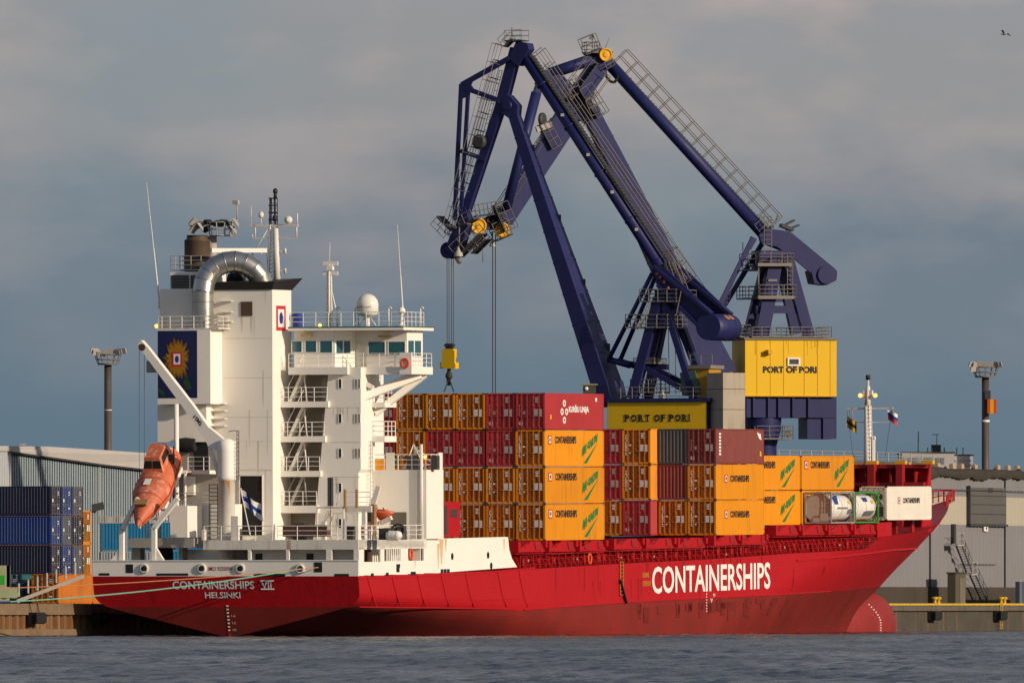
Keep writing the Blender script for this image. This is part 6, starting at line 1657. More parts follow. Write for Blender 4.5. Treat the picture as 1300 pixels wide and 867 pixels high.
for chh, e in zip(SL, edges):
    if not e: continue
    a = G.p(792.5 + (e[0] - 792.5) * kx, 535.2, 3.14); b = G.p(792.5 + (e[1] - 792.5) * kx, 535.2, 3.14); w = (b - a).length; a.z = zc0
    m.text(chh, a + G.T * (w * .08), G.T, (0, 0, 1), w * .86 if chh != 'I' else w * .5, hh, bold=.045)
    def bar(x0, x1, top):
        z0_ = zc0 + (hh - .07 if top else 0); p0 = a + G.T * (w * x0); p1 = a + G.T * (w * x1); o = G.N * .006
        m.add([Vector((p0.x, p0.y, z0_)) + o, Vector((p1.x, p1.y, z0_)) + o, Vector((p1.x, p1.y, z0_ + .07)) + o, Vector((p0.x, p0.y, z0_ + .07)) + o], [(0, 1, 2, 3)])
    if chh in 'PRF': bar(-.05, .5, False); bar(-.05, .3, True)
    if chh == 'R': bar(.7, 1.05, False)
    if chh == 'T': bar(.25, .8, False)
    if chh == 'I': bar(-.15, .85, False); bar(-.15, .85, True)
m.build('lettering', LETTER_BLACK, sg)
m = MB(); q = G.p(908, 508, .0); ang = R(-25 - 8)
mtx = Matrix.Rotation(R(-38), 3, 'Z'); hw = 1.28; top = G.p(918, 474).z; botz = G.p(918, 566).z
q = G.p(918, 508, 3.4)
# square block turned so that two sides are seen
ca_, sa_ = math.cos(R(35)), math.sin(R(35)); eR = Vector((ca_, sa_, 0)) * 2.4; eL = Vector((-sa_, ca_, 0)) * 2.44; dz_ = Vector((0, 0, botz - q.z))
m.prism([q + dz_, q + eR + dz_, q + eR + eL + dz_, q + eL + dz_], (0, 0, top - botz)); cc_ = m.build('concrete_counterweight', CONCRETE, c1)
m = MB()
for vv in (494, 520): zz_ = G.p(918, vv, 3.4).z; m.prism([q + k + Vector((0, 0, zz_ - q.z)) for k in (Vector((0, -.012, 0)), eR + Vector((.012, 0, 0)), eR + eL, eL + Vector((-.012, 0, 0)))], (0, 0, .05))
m.build('casting_joint', INNER, cc_)
def portal(rig, root, zt_):
    m = MB()
    m.tube((0, 0, zt_ - 3.2), (0, 0, zt_), 1.9, 2.2, n=24); col_ = m.build('slewing_column', CRANE, root)
    m = MB(); m.box(-5.5, 5.5, -5.5, 5.5, zt_ - 4.4, zt_ - 3.2); m.build('portal_beam', CRANE, root)
    for i in (-1, 1):
        for j in (-1, 1): m = MB(); m.beam((i * 5, j * 5, zt_ - 4.4), (i * 5, j * 5, .9), 1.3, 1.3, .9, .9, n=(0, 1, 0)); m.box(i * 5 - 1.6, i * 5 + 1.6, j * 5 - .35, j * 5 + .35, 0, .9); m.build('portal_leg', CRANE, root)
portal(G, c1, G.p(838, 560).z)
# hoist ropes and hook block
m = MB()
for u, off in ((567.5, .3), (570, .3), (573, -.3), (575.5, -.3)): G.tube(m, (u, 322), (u + .2, 437), .035, off=off, n=4)
m.build_each('hoist_rope', ROPE_DARK, c1)
hk = G.p(570, 455) + G.base
hook = empty('hook_block', loc=hk, label='yellow hook block hanging on the ropes of the nearer crane', cat='crane hook')
def L(u, v, off=0): return G.p(u, v, off) + G.base - hk
m = MB()
for off in (-.5, .5):
    P = [L(u, v, off) for u, v in ((562.5, 446), (566, 443), (576, 443), (578.5, 446), (578.5, 461), (579.5, 462), (579.5, 466), (575, 468), (566, 468), (561, 466), (561, 462), (562.5, 461))]; m.prism(P, G.N * .25)
m.beam(L(561.5, 464), L(579.5, 464), .55, 1.0, n=G.N); m.beam(L(564, 446), L(577, 446), .4, .9, n=G.N); m.build('block_frame', YELLOW, hook)
m = MB(); sheave(m, L(567, 452), G.N, .42, .3); sheave(m, L(574, 452), G.N, .42, .3); m.build_each('block_sheave', YGOLD, hook)
m = MB()
for u in (568.5, 573.5):
    m.beam(L(u, 446), L(u, 436), .34, .34, n=G.N); m.beam(L(u, 440), L(u, 437), .5, .5, n=G.N)
m.build_each('rope_socket', DARKMETAL, hook)
m = MB(); m.tube(L(570, 468), L(570, 480), .17); superellipsoid(m, L(570, 477), .34, .3, .42, 2, 10, 8)
for off in (-.6, .6):
    for du in (-6, 6): m.tube(L(570, 480), L(570 + du, 497, off), .06, n=5)
m.beam(L(569, 482), L(571, 489), .3, .3, n=G.N); m.build('hook_chain', paint('old_chain', (.05, .04, .03), .6), hook)

# ---- farther crane
H2 = Rig(985, 1190, -15)
c2 = empty('harbour_crane', loc=H2.base, label='farther blue harbour crane with bright yellow cabin house and stair gallery on its tie', cat='crane', group='harbour cranes')
m = MB(); A = H2.p(748, 140); B_ = H2.p(912, 478)
m.beam(A, B_, 1.35, 1.5, 2.9, 3.0, n=H2.N); m.bands(A, B_, 1.35, 1.5, 2.9, 3.0, H2.N, 9); H2.girder(m, (716, 118), (752, 148), 1.5, 1.3, 1.9, 1.4); boom2 = m.build('boom', CRANE_TUBE, c2)
m = MB()
H2.girder(m, (764, 76), (742, 112), 1.7, 1.3, 1.7, 1.3); H2.girder(m, (742, 112), (714, 160), 2.0, 1.3, 2.2, 1.3); H2.girder(m, (714, 158), (640, 280), 2.25, 1.4, 1.5, 1.2)
H2.poly(m, [(757, 72), (766, 62), (778, 66), (776, 86), (762, 92)], 1.2); H2.poly(m, [(605, 283), (640, 284), (648, 262), (634, 262), (628, 292), (605, 291)], 1.0)
jib2 = m.build('fly_jib', CRANE_TUBE, c2)
m = MB()
H2.tube(m, (760, 73), (698, 94), .55, n=14); H2.tube(m, (681, 118), (643, 265), .48, .44, n=14, off=.9)
H2.girder(m, (684, 100), (735, 136), 1.1, 1.0, 1.9, 1.2); H2.poly(m, [(688, 90), (702, 88), (724, 104), (740, 128), (720, 128), (696, 110), (684, 122), (679, 118)], .9)
m.build('jib_strut', CRANE_TUBE, jib2)
m = MB(); sheave(m, H2.p(768.5, 70, .9), H2.N, .62, .4); sheave(m, H2.p(607, 287, .6), H2.N, .75, .4); sheave(m, H2.p(637, 292, .6), H2.N, .68, .4); m.build_each('tip_sheave', YGOLD, jib2)
m = MB()
H2.gallery(m, (706, 168), (628, 288), .2, .9, 1.0, .035); H2.gallery(m, (757, 82), (724, 128), .9, .9, 1.2, .035); H2.gallery(m, (763, 90), (738, 125), .9, .8, -1.0, .035, deck=False)
m.build_each('jib_gallery', [RAILGREY, DARKMETAL], jib2)
m = MB()
H2.cage(m, 742, 54, 758, 68, .2, 1.6); H2.gallery(m, (743, 70), (762, 62), .8, 1.0, 1.5, .035); H2.gallery(m, (768, 88), (778, 83), .5, 1.4, .6, .035, .6); m.tube(H2.p(752, 62), H2.p(752, 48), .05); m.tube(H2.p(768, 62), H2.p(774, 48), .03); m.box(*[x for c in H2.p(750.8, 47.5) for x in (c - .2, c + .2)])
H2.gallery(m, (734, 115), (757, 151), 1.2, 1.2, 1.3, .04, .8); H2.gallery(m, (749, 148), (760, 143), 1.4, 1.3, 1.5, .04, .6); H2.gallery(m, (723, 124), (736, 118), 1.0, 1.2, 1.4, .04, .7)
H2.gallery(m, (684, 160), (700, 190), .6, 1.0, 1.0, .035, .8)
m.build('apex_platform', [RAILGREY, DARKMETAL], jib2)
m = MB()
H2.gallery(m, (602, 276), (634, 271), .5, 1.6, 1.1, .035, .8); H2.gallery(m, (630, 306), (648, 298), .3, 1.7, 1.6, .04, .7); H2.gallery(m, (626, 262), (640, 295), .9, 1.2, 1.3, .035, .8); m.tube(H2.p(625, 294), H2.p(625, 311), .07)
m.build('tip_platform', [RAILGREY, DARKMETAL], jib2)
m = MB(); m.lathe(H2.p(625, 311), [(.3, -.15), (.2, .2), (.08, .35)], 10); m.lathe(H2.p(689, 152, .4) - H2.T * .2, [(.4, 0), (.62, .08), (.62, .3), (.4, .38)], 16, mi=1, axis=H2.T + H2.N); m.beam(H2.p(681, 165, .8), H2.p(700, 158, .8), .5, .4, n=H2.N); m.build('jib_winch', [GALV, DARKMETAL], jib2)
m = MB(); H2.tube(m, (774, 82), (972, 300), .56, .56, n=16); tie2 = m.build('tie_tube', CRANE_TUBE, c2)
m = MB(); H2.gallery(m, (779, 80), (975, 292), -.1, .9, 1.75, .04, 1.45)
for i in range(10):
    t = i / 9; a = H2.p(lerp(777, 972, t), lerp(82, 297, t)); m.beam(a, a + Vector((.15, 0, .5)), .2, .3, n=H2.N)
m.build('tie_gallery', [RAILGREY, DARKMETAL], tie2)
m = MB(); pts = [H2.p(u, v, .4) for u, v in ((768, 88), (770, 98), (775, 104), (780, 105), (784, 100), (784, 96))]; m.path(pts, .13, 8); m.build('hose_loop', RUBBER_AND_GAPS, tie2)
m = MB()
for off in (.9, -.9):
    H2.poly(m, [(964, 298), (974, 290), (1003, 294), (1060, 341), (1063, 350), (1054, 360), (1038, 354), (1004, 325), (986, 313), (968, 310)], .3, off)
H2.poly(m, [(968, 299), (1000, 298), (1052, 342), (1050, 353), (1004, 321), (970, 308)], 1.5); H2.poly(m, [(1030, 344), (1052, 336), (1063, 344), (1062, 356), (1050, 362), (1034, 360)], 2.2)
lev2 = m.build('balance_lever', CRANE, c2)
m = MB(); q = H2.p(1050, 349, 1.3); m.tube(q, q - H2.N * 2.7, .85, n=24); m.build('counterweight_drum', CRANE, lev2)
m = MB(); m.beam(H2.p(991, 286), H2.p(1006, 292), .3, 1, n=H2.N)
for a, b in (((992, 288), (1008, 280)), ((999, 292), (1014, 286))): m.beam(H2.p(*a), H2.p(*b), .15, .8, n=H2.N)
m.build('lever_bracket', DARKMETAL, lev2)
m = MB(); H2.girder(m, (956, 302), (911, 393), .42, .35, off=.9); H2.girder(m, (967, 310), (914, 397), .42, .35, off=-.9); H2.girder(m, (957, 302), (950, 316), .6, .36, .45, .36, off=.9); m.build_each('luffing_rod', CRANE, c2)
m = MB()
for off, a, b, w in ((1.7, (984, 330), (966, 428), 1.25), (1.7, (1000, 330), (1027, 428), 1.0), (-1.7, (975, 330), (950, 428), 1.0), (-1.7, (990, 330), (1010, 424), .9)):
    H2.girder(m, a, b, w, w * .8, off=off)
H2.ubox(m, 966, 318, 1005, 342, 3.2); H2.girder(m, (960, 393), (1012, 393), .7, .4, off=1.7); H2.girder(m, (955, 380), (1000, 380), .5, .4, off=-1.7)
tw2 = m.build('tower_frame', CRANE, c2)
m = MB(); H2.cage(m, 945, 322, 965, 344, -.5, 3.2); H2.cage(m, 962, 322, 1004, 336, 1.9, 1.4); H2.cage(m, 962, 362, 1008, 378, 1.9, 1.4); H2.cage(m, 941, 364, 972, 380, -.8, 3.0); H2.cage(m, 932, 413, 945, 429, 0, 4); H2.cage(m, 945, 416, 1046, 429, 0, 5.0)
m.ladder(H2.p(975, 322, 1.6), H2.p(975, 275, 1.6), .7, H2.T, .4, .04); H2.gallery(m, (966, 300), (980, 288), 0, 1.4, 1.3, .04, .7); m.ladder(H2.p(1003, 378, 2.4), H2.p(1003, 322, 2.4), .5, H2.T, .4, .04); m.tube(H2.p(963, 336, 2.4), H2.p(963, 378, 2.4), .06); m.tube(H2.p(985, 280), H2.p(988, 272), .06); m.tube(H2.p(943, 345, 0), H2.p(943, 308, 0), .04)
m.beam(H2.p(962, 336, 2.7), H2.p(1005, 336, 2.7), .22, .3, n=(0, 0, 1)); m.beam(H2.p(962, 377.5, 2.7), H2.p(1008, 377.5, 2.7), .25, .3, n=(0, 0, 1)); m.beam(H2.p(975, 356, 2.2), H2.p(986, 356, 2.2), .25, .2, n=(0, 0, 1)); m.build('tower_platform', [RAILGREY, DARKMETAL], tw2)
m = MB(); q = H2.p(1045, 428, 0); 
uL, uR = 946, 1062; dep = 4.4
H2.ubox(m, uL, 431, uR, 503, dep, 0); house2 = m.build('machinery_house', YELLOW, c2)
m = MB(); H2.ubox(m, uL - 1, 429, uR + 1, 431.5, dep + .3, 0); m.build('house_roof', RAILGREY, house2)
m = MB()
ff = dep / 2
for u0, u1, v0, v1 in ((1000, 1016, 454, 456), (1000, 1016, 462.5, 464.5), (1000, 1002, 456, 462.5), (1014, 1016, 456, 462.5)): H2.ubox(m, u0, v0, u1, v1, .12, ff + .07)
wf = m.build('house_window', LETTER, house2)
m = MB()
for u in (961, 978, 995, 1021, 1038, 1054): H2.ubox(m, u, 431.6, u + .5, 503, .03, ff + .016)
H2.ubox(m, 946, 502, 1062, 503.4, .12, ff + .05); m.build('panel_joint', paint('joint_ochre', (.66, .38, .003), .6, .2, .2), house2)
m = MB(); rs = random.Random(6)
for k in range(10):
    u = rs.uniform(948, 1060); h = rs.uniform(4, 22); H2.ubox(m, u, 432, u + rs.uniform(.5, 1.3), 432 + h, .01, ff + .008)
m.build_each('drip_stain', paint('drip_ochre', (.66, .385, .006), .7, .3, .5), house2)
m = MB(); H2.ubox(m, 1002, 456, 1014, 462.5, .04, ff + .03); m.build('window_grille', DARKMETAL, house2)
m = MB(); H2.ubox(m, 975.5, 444, 981, 449.5, .62, ff + .33); m.build('wall_lamp', YGOLD, house2)
m = MB(); a = H2.p(968.5, 473.5, ff + .02); b = H2.p(1037, 473.5, ff + .02); m.text('PORT OF PORI', a, Vector((b.x - a.x, b.y - a.y, 0)), (0, 0, 1), (b - a).length, H2.p(1000, 465, ff).z - a.z, bold=.055); m.build('lettering', LETTER_BLACK, house2)
m = MB(); H2.ubox(m, 948, 504, 1061, 530, 3.6, 0)
for u in (956, 975, 988, 1006, 1026): H2.ubox(m, u, 504.5, u + 2.2, 529.5, 4.0, 0)
H2.ubox(m, 1045, 503.5, 1062, 557, 3.4, 0); H2.ubox(m, 1025, 530.5, 1061, 557, 3.0, 0); m.build('slewing_platform', CRANE, c2)
m = MB(); q0 = H2.p(968, 530); q1 = H2.p(968, 600); m.lathe((q0.x, q0.y, 0), [(1.3, q1.z), (1.3, H2.p(968, 566).z), (1.7, H2.p(968, 545).z), (1.75, q0.z)], 24); m.build('slewing_column', CRANE, c2)
m = MB(); H2.cage(m, 955, 541, 1000, 558, .8, 3.6); m.box(*[x for c in H2.p(1001, 550, 1) for x in (c - .3, c + .3)]); m.build('column_platform', [RAILGREY, DARKMETAL], c2)
def portal2():
    z1_ = H2.p(968, 600).z; off = H2.p(968, 600); 
    m = MB(); m.box(off.x - 5.5, off.x + 5.5, off.y - 5.5, off.y + 5.5, z1_ - 1.4, z1_); m.build('portal_beam', CRANE, c2)
    for i in (-1, 1):
        for j in (-1, 1): m = MB(); m.beam((off.x + i * 5, off.y + j * 5, z1_ - 1.4), (off.x + i * 5, off.y + j * 5, .9), 1.3, 1.3, .9, .9, n=(0, 1, 0)); m.box(off.x + i * 5 - 1.6, off.x + i * 5 + 1.6, off.y + j * 5 - .35, off.y + j * 5 + .35, 0, .9); m.build('portal_leg', CRANE, c2)
portal2()
m = MB()
for u, off in ((625.5, .4), (629, -.2)): H2.tube(m, (u, 298), (u, 560), .05, off=off, n=5)
m.build_each('hoist_rope', ROPE_DARK, c2)
# small hut roof between the stack and the crane boom foot
# ------------------------------------------------------------------ port buildings and yard
WALLGREY = paint('warehouse_grey', (0.205, 0.200, 0.212), 0.6, 0.15, 0.25, (0.18, 0.15, 0.12), scale=0.25)
WALLCREAM = paint('warehouse_cream', (0.40, 0.365, 0.29), 0.6, 0.12, 0.25, (0.28, 0.22, 0.15), scale=0.25)
PLINTH = paint('warehouse_plinth', (0.06, 0.05, 0.037), 0.8, 0.4, 0.4, scale=0.6)
DOORGREY = paint('shutter_grey', (0.105, 0.10, 0.092), 0.6, 0.2, 0.3)
ROOFDARK = paint('roof_dark', (0.05, 0.042, 0.032), 0.85, 0.5, 0.2, scale=0.5, fine=.5)
WY = 20.0
def wq(u, v, y=WY): return qy(u, v, y)
wx0 = wq(1040, 700).x; wx1 = wq(1330, 700).x + 40
zw = lambda v, u=1220: wq(u, v).z
wh = empty('warehouse', QUAYM, label='long grey and cream corrugated warehouse behind the bow', cat='warehouse', group='warehouses')
def corrug(m, x0, x1, z0, z1, y, per, d):
    n = int((x1 - x0) / per); vs = []; prof = []
    for i in range(n): o = x0 + i * per; prof += [(o, y), (o + per * .40, y), (o + per * .5, y + d), (o + per * .9, y + d)]
    prof.append((x0 + n * per, y)); k = len(prof)
    m.add([(a, b, z) for z in (z0, z1) for a, b in prof], [(i, i + 1, k + i + 1, k + i) for i in range(k - 1)])
z_pl, z_lo, z_mid, z_top = zw(745), zw(666), zw(630), zw(607)
m = MB(); corrug(m, wx0, wx1, z_pl, z_lo, WY, 1.1, .12); corrug(m, wx0, wx1, z_mid, z_top + .3, WY, 1.1, .12); wl_ = m.build('wall', WALLGREY, wh)
m = MB(); corrug(m, wx0, wx1, z_lo, z_mid, WY - .02, 1.1, .12); m.build('cream_band', WALLCREAM, wh)
m = MB(); m.box(wx0, wx1, WY - .06, WY + .5, QZ - .3, z_pl); m.box(wx0, wx1, WY + .3, WY + .5, QZ, z_top); m.build('plinth', PLINTH, wh)
rr = random.Random(4)
m = MB(); n = 150; xs = [lerp(wx0, wx1, i / n) for i in range(n + 1)]
m.box(wx0, wx1, WY - .35, WY + 40, z_top + .28, z_top + .5)
def soft(t, seed):
    k = math.floor(t); f = t - k; f = f * f * (3 - 2 * f)
    g = lambda q: random.Random(q * 131 + seed).random()
    return lerp(g(k), g(k + 1), f)
rows_ = []
for i, x in enumerate(xs):
    lo = z_top + .28 - .35 * soft(i * .33, 1) - .15 * soft(i * 1.1, 2); hi = z_top + .62 + .30 * soft(i * .25, 3) + .12 * soft(i * .9, 4)
    rows_.append([(x, WY - .30, lo), (x, WY - .42 - .12 * soft(i * .7, 5), (lo + hi) / 2), (x, WY - .2, hi), (x, WY + 4, hi + .05)])
m.add([p for r in rows_ for p in r], [(i * 4 + j, (i + 1) * 4 + j, (i + 1) * 4 + j + 1, i * 4 + j + 1) for i in range(n) for j in range(3)], 0, True)
for i in range(16):
    x = rr.uniform(wx0, wx1); r_ = rr.uniform(.15, .3); m.lathe((x, WY + 2, z_top + .5), [(r_, 0), (r_, .45), (r_ * 1.3, .5), (.02, .7)], 8)
rf = m.build('roof', ROOFDARK, wh)
m = MB()
for u in (1153, 1190, 1209, 1220, 1237, 1266, 1279, 1291):
    p = wq(u, 600, WY + 3); m.box(p.x - .4, p.x + .4, p.y - .2, p.y + .2, z_top + .95, z_top + 1.45); m.tube((p.x, p.y, z_top), (p.x, p.y, z_top + 1.5), .15)
m.build_each('roof_cowl', paint('vent_buff', (.42, .32, .2), .7), rf)
m = MB(); p = wq(1262, 598, WY + 12); q = wq(1150, 598, WY + 12); m.box(q.x, wx1, WY + 12, WY + 30, z_top, zw(602)); m.build('roof_slab', QCONC, rf)
m = MB(); a = wq(1230, 619, WY - .1); b = wq(1276, 665, WY - .1); m.box(a.x, b.x, WY - .22, WY - .03, zw(665, 1253), zw(619, 1253)); sh = m.build('sliding_shutter', DOORGREY, wh)
m = MB()
for v in (630, 641, 653): z = zw(v, 1253); m.box(a.x + .1, b.x - .1, WY - .25, WY - .222, z, z + .08)
m.box(a.x - .2, a.x - .01, WY - .3, WY - .03, zw(667, 1253), zw(617, 1253)); m.box(a.x - .2, b.x + .2, WY - .35, WY - .04, zw(668, 1253), zw(665.2, 1253)); m.box(lerp(a.x, b.x, .5), lerp(a.x, b.x, .62), WY - .26, WY - .223, zw(625, 1253), zw(619, 1253)); m.build('shutter_rail', DARKMETAL, sh)
m = MB(); a = wq(1249.5, 674, WY - .2); b = wq(1254.5, 667, WY - .2); m.box(a.x, b.x, WY - .2, WY - .13, a.z, b.z); tg = m.build('number_plate', LETTER, wh)
m = MB(); m.text('4', (a.x + .35, WY - .21, a.z + .08), (1, 0, 0), (0, 0, 1), (b.x - a.x) * .5, (b.z - a.z) * .7, bold=.02); m.build('number_lettering', LETTER_BLACK, tg)
m = MB(); a = wq(1209.5, 665, WY - .2); b = wq(1212, 690, WY - .2); m.box(a.x, b.x, WY - .35, WY - .05, b.z, a.z); a = wq(1152, 606, WY - .4); m.tube((wx0, WY - .3, zw(622)), (wx1, WY - .3, zw(622)), .04, n=4); m.tube((wq(1215, 700).x, WY - .25, zw(716)), (wq(1262, 700).x, WY - .25, zw(716)), .03, n=4)
for u in (1181, 1276): p = wq(u, 700, WY - .1); m.box(p.x - .06, p.x + .06, WY - .16, WY - .02, z_pl, z_top)
m.build('wall_pipe', DARKMETAL, wh)
# outside stair
st = empty('fire_stair', QUAYM, label='steel outside stair zigzagging down the grey warehouse wall', cat='stair')
m = MB(); y = WY - 1.1
def stair(m, u0, v0, u1, v1):
    a = wq(u0, v0, y); b = wq(u1, v1, y)
    for yy in (y - .3, y + .3): m.beam((a.x, yy, a.z), (b.x, yy, b.z), .26, .05, n=(0, 1, 0))
    k = int((a.z - b.z) / .22)
    for i in range(k + 1): t = i / k; x, z = lerp(a.x, b.x, t), lerp(a.z, b.z, t); m.box(x - .2, x + .2, y - .28, y + .28, z - .02, z + .02)
    for yy in (y - .3,): m.rail([(a.x, yy, a.z), (b.x, yy, b.z)], 1.1, 2, 1.6, .028)
    return a, b
stair(m, 1217, 691, 1231, 727); stair(m, 1234, 728, 1250, 763)
m.build('flight', DARKMETAL, st)
m = MB()
for u0, u1, v in ((1209, 1223, 691), (1228, 1239, 728)):
    a = wq(u0, v, y); b = wq(u1, v, y); m.box(lerp(a.x, b.x, .2), lerp(a.x, b.x, .75), y - .35, y + .9, a.z - .12, a.z); m.rail([(lerp(a.x, b.x, .2), y - .33, a.z), (lerp(a.x, b.x, .75), y - .33, a.z)], 1.1, 2, 1.2, .03)
m.build('landing', GALV, st)
m = MB(); a = wq(1213, 745, WY - 3); b = wq(1226, 729, WY - 3); zt_ = wq(1215, 728, WY - 3).z; m.box(a.x, b.x, WY - 3, WY - 2.2, QZ - .1, zt_); hb = m.build('electrical_hut', paint('hut_olive', (.10, .085, .055), .7, .4, .3)); hb.matrix_world = QUAYM; tag(hb, 'dark olive steel hut standing by the foot of the warehouse stair', 'hut')
m = MB(); m.box(a.x - .1, b.x + .1, WY - 3.1, WY - 2.1, zt_ + .01, zt_ + .15); o = m.build('roof', PLINTH, hb)
m = MB(); m.box(b.x - 1.8, b.x - .3, WY - 3.04, WY - 3.01, QZ, zt_ - .4); m.build('door', paint('hut_door', (.16, .14, .10), .7, .4, .3), hb)
m = MB(); a = wq(1294, 740, WY - 6); m.box(a.x, a.x + 14, WY - 6, WY - 5.6, QZ - .1, wq(1295, 738, WY - 6).z); kb = m.build('blue_booth', paint('booth_blue', (.06, .075, .10), .6)); kb.matrix_world = QUAYM; tag(kb, 'small blue grey booth at the warehouse foot by the picture edge', 'booth')
m = MB()
for i in range(9): m.box(a.x + .4 + i * 1.3, a.x + .5 + i * 1.3, WY - 6.03, WY - 6.01, QZ, QZ + 2.4)
m.build('panel_ribs', paint('booth_white', (.4, .42, .45), .6), kb)
# office block behind the warehouse roof
ob = empty('office_building', label='flat roofed pale grey office block above the warehouse roof', cat='office'); ob.location = at(1145, 765, 1330)
o0 = ob.location.copy()
def A(u, v, d=1330): return at(u, v, d) - o0
m = MB(); a = A(1145, 600); b = A(1211.5, 575); m.box(a.x, b.x, 0, 14, -2, b.z); a2 = A(1211.5, 600); b2 = A(1236, 578); m.box(a2.x + .01, b2.x, 1.5, 14, -2, b2.z); wl2 = m.build('wall', paint('office_pale', (.46, .45, .43), .6, .1, .1), ob)
m = MB(); m.box(a.x - .1, b.x + .1, -.1, 14, b.z, b.z + .12); m.box(a2.x + .15, b2.x + .1, 1.4, 14, b2.z, b2.z + .12); m.build('roof', PLINTH, ob)
for i in range(9):
    m = MB(); u = 1147 + i * 5.9; p = A(u, 589); q = A(u + 4.6, 581); m.box(p.x, q.x, -.05, -.005, p.z, q.z); m.build('window', paint('office_pane', (.20, .21, .21), .3) if i % 3 else paint('pale_pane', (.30, .32, .33), .3), ob)
for i in range(2):
    m = MB(); p = A(1213, 586 + i * 5.5); q = A(1233.5, 583 + i * 5.5); m.box(p.x, q.x, 1.45, 1.495, p.z, q.z); m.build('window', paint('pale_pane', (.25, .27, .28), .3), ob)
m = MB(); 
for u, v in ((1167.5, 547), (1191, 550)): p = A(u, 575); q = A(u, v); m.tube((p.x, 4, p.z), (q.x, 4, q.z), .09, .04, n=5)
p = A(1190, 575); m.box(p.x - .5, p.x + .5, 3.5, 4.5, p.z, p.z + .9); p = A(1190, 551); m.beam((p.x - .4, 4, p.z), (p.x + .3, 4, p.z), .08, .08)
for u in (1179, 1184, 1200, 1216, 1224): p = A(u, 575); m.tube((p.x, 3, p.z - .5), (p.x, 3, p.z + .6), .06, n=4)
m.build('roof_antenna', DARKMETAL, ob)
# roof-top gallery left of the office
rg = empty('roof_gallery', label='white railed conveyor gallery running behind the bow mast', cat='gallery'); rg.location = at(1060, 765, 1310); o1 = rg.location.copy()
m = MB(); pts = [at(975, 571, 1310) - o1, at(1085, 573.5, 1310) - o1, at(1185, 576, 1310) - o1]
down = Vector((0, 0, -1.0))
m.rail([p + down * 1.0 for p in pts], 1.0, 3, 1.1, .05); m.build('handrail', GALV, rg)
m = MB(); q = [at(975, 586, 1310) - o1, at(1085, 588, 1310) - o1, at(1190, 591, 1310) - o1]
for a, b in zip(q[:-1], q[1:]): m.beam(a, b, .5, 1.5, n=(0, 1, 0))
for i in range(14): p = q[0].lerp(q[2], i / 13); m.box(p.x - .3, p.x + .3, p.y - .4, p.y + .4, -3, p.z)
m.build('deck', QCONC, rg)
# light masts
def light_mast(u, v_top, v_ring, v_base, d, w_px, label, heads, sign=False):
    base = at(u, 765, d); base.z = QZ; root = empty('light_mast', loc=base, label=label, cat='light mast', group='floodlight masts')
    px = d / F_PX; r = w_px / 2 * px
    zz = lambda v: (at(u, v, d) - base).z
    m = MB(); m.tube((0, 0, 0), (0, 0, zz(v_ring)), r * 1.05, r * .98, n=20); pole = m.build('pole', paint('mast_pole', (.085, .068, .055), .5, .4, .3, (.2, .19, .18)), root)
    m = MB(); m.lathe((0, 0, zz(v_top + (v_ring - v_top) * .98)), [(r * 1.2, 0), (r * 1.2, .1)], 16)
    R1, R2 = 13 * px, 17 * px; z0_, z1_ = zz(v_ring) + .1, zz(v_ring - 13)
    for k in range(12):
        an = k * math.pi / 6; m.tube((R1 * math.cos(an), R1 * math.sin(an), z0_), (R2 * math.cos(an), R2 * math.sin(an), z1_), .05, n=5)
    for t in (0, .45, 1.0):
        rad = lerp(R1, R2, t); m.sweep([(rad * math.cos(a), rad * math.sin(a), lerp(z0_, z1_, t)) for a in np.linspace(0, 6.283, 25)], .055, 6)
    m.lathe((0, 0, z0_ - .12), [(R1, 0), (R1, .1), (.05, .11)], 20); head = m.build('lamp_ring', RAILGREY, root)
    for u_, v_, s in heads:
        m = MB(); q = at(u_, v_, d - 1.0) - base; lamp_head(m, q, (.5 * s, -.75, -.35), .85, .55); m.build('floodlight', GALV, head)
    if sign:
        m = MB(); a = at(1253, 507, d) - base; b = at(1264.5, 525, d) - base; m.box(a.x, b.x, -1.3, -.6, b.z, a.z)
        lb_ = m.build('fuel_sign' if False else 'sign_box', paint('sign_orange_red', (.55, .06, .02), .6, .1, 0), root); m = MB(); m.box(lerp(a.x, b.x, .28), lerp(a.x, b.x, .68), -1.32, -1.301, b.z, a.z); m.build('sign_stripe', YGOLD, lb_); m = MB(); m.box(-.1, .5, -1.0, -.5, a.z, a.z + .9); m.build('sign_bracket', DARKMETAL, root)
        m = MB(); m.tube((0, 0, zz(536)), (0, 0, zz(533)), r * 1.12, n=20); m.build('pole_band', LETTER, pole)
    else:
        m = MB(); m.tube((0, 0, zz(521)), (0, 0, zz(520)), r * 1.06, n=20); m.build('pole_band', LETTER, pole)
light_mast(137, 443, 463, 570, 1260, 9.6, 'tall dark floodlight mast rising behind the blue warehouse', ((119, 445, 1), (122, 447, 1), (138, 445, 0), (148, 447, -1), (151, 446, -1), (156, 445, -1), (129, 449, 0)))
light_mast(1251, 459, 479, 600, 1330, 9.4, 'tall dark floodlight mast with an orange sign box behind the office', ((1234, 462, 1), (1239, 463, 1), (1245, 462, 0), (1256, 462, 0), (1264, 462, -1), (1268, 462, -1), (1236, 468, 1)), True)
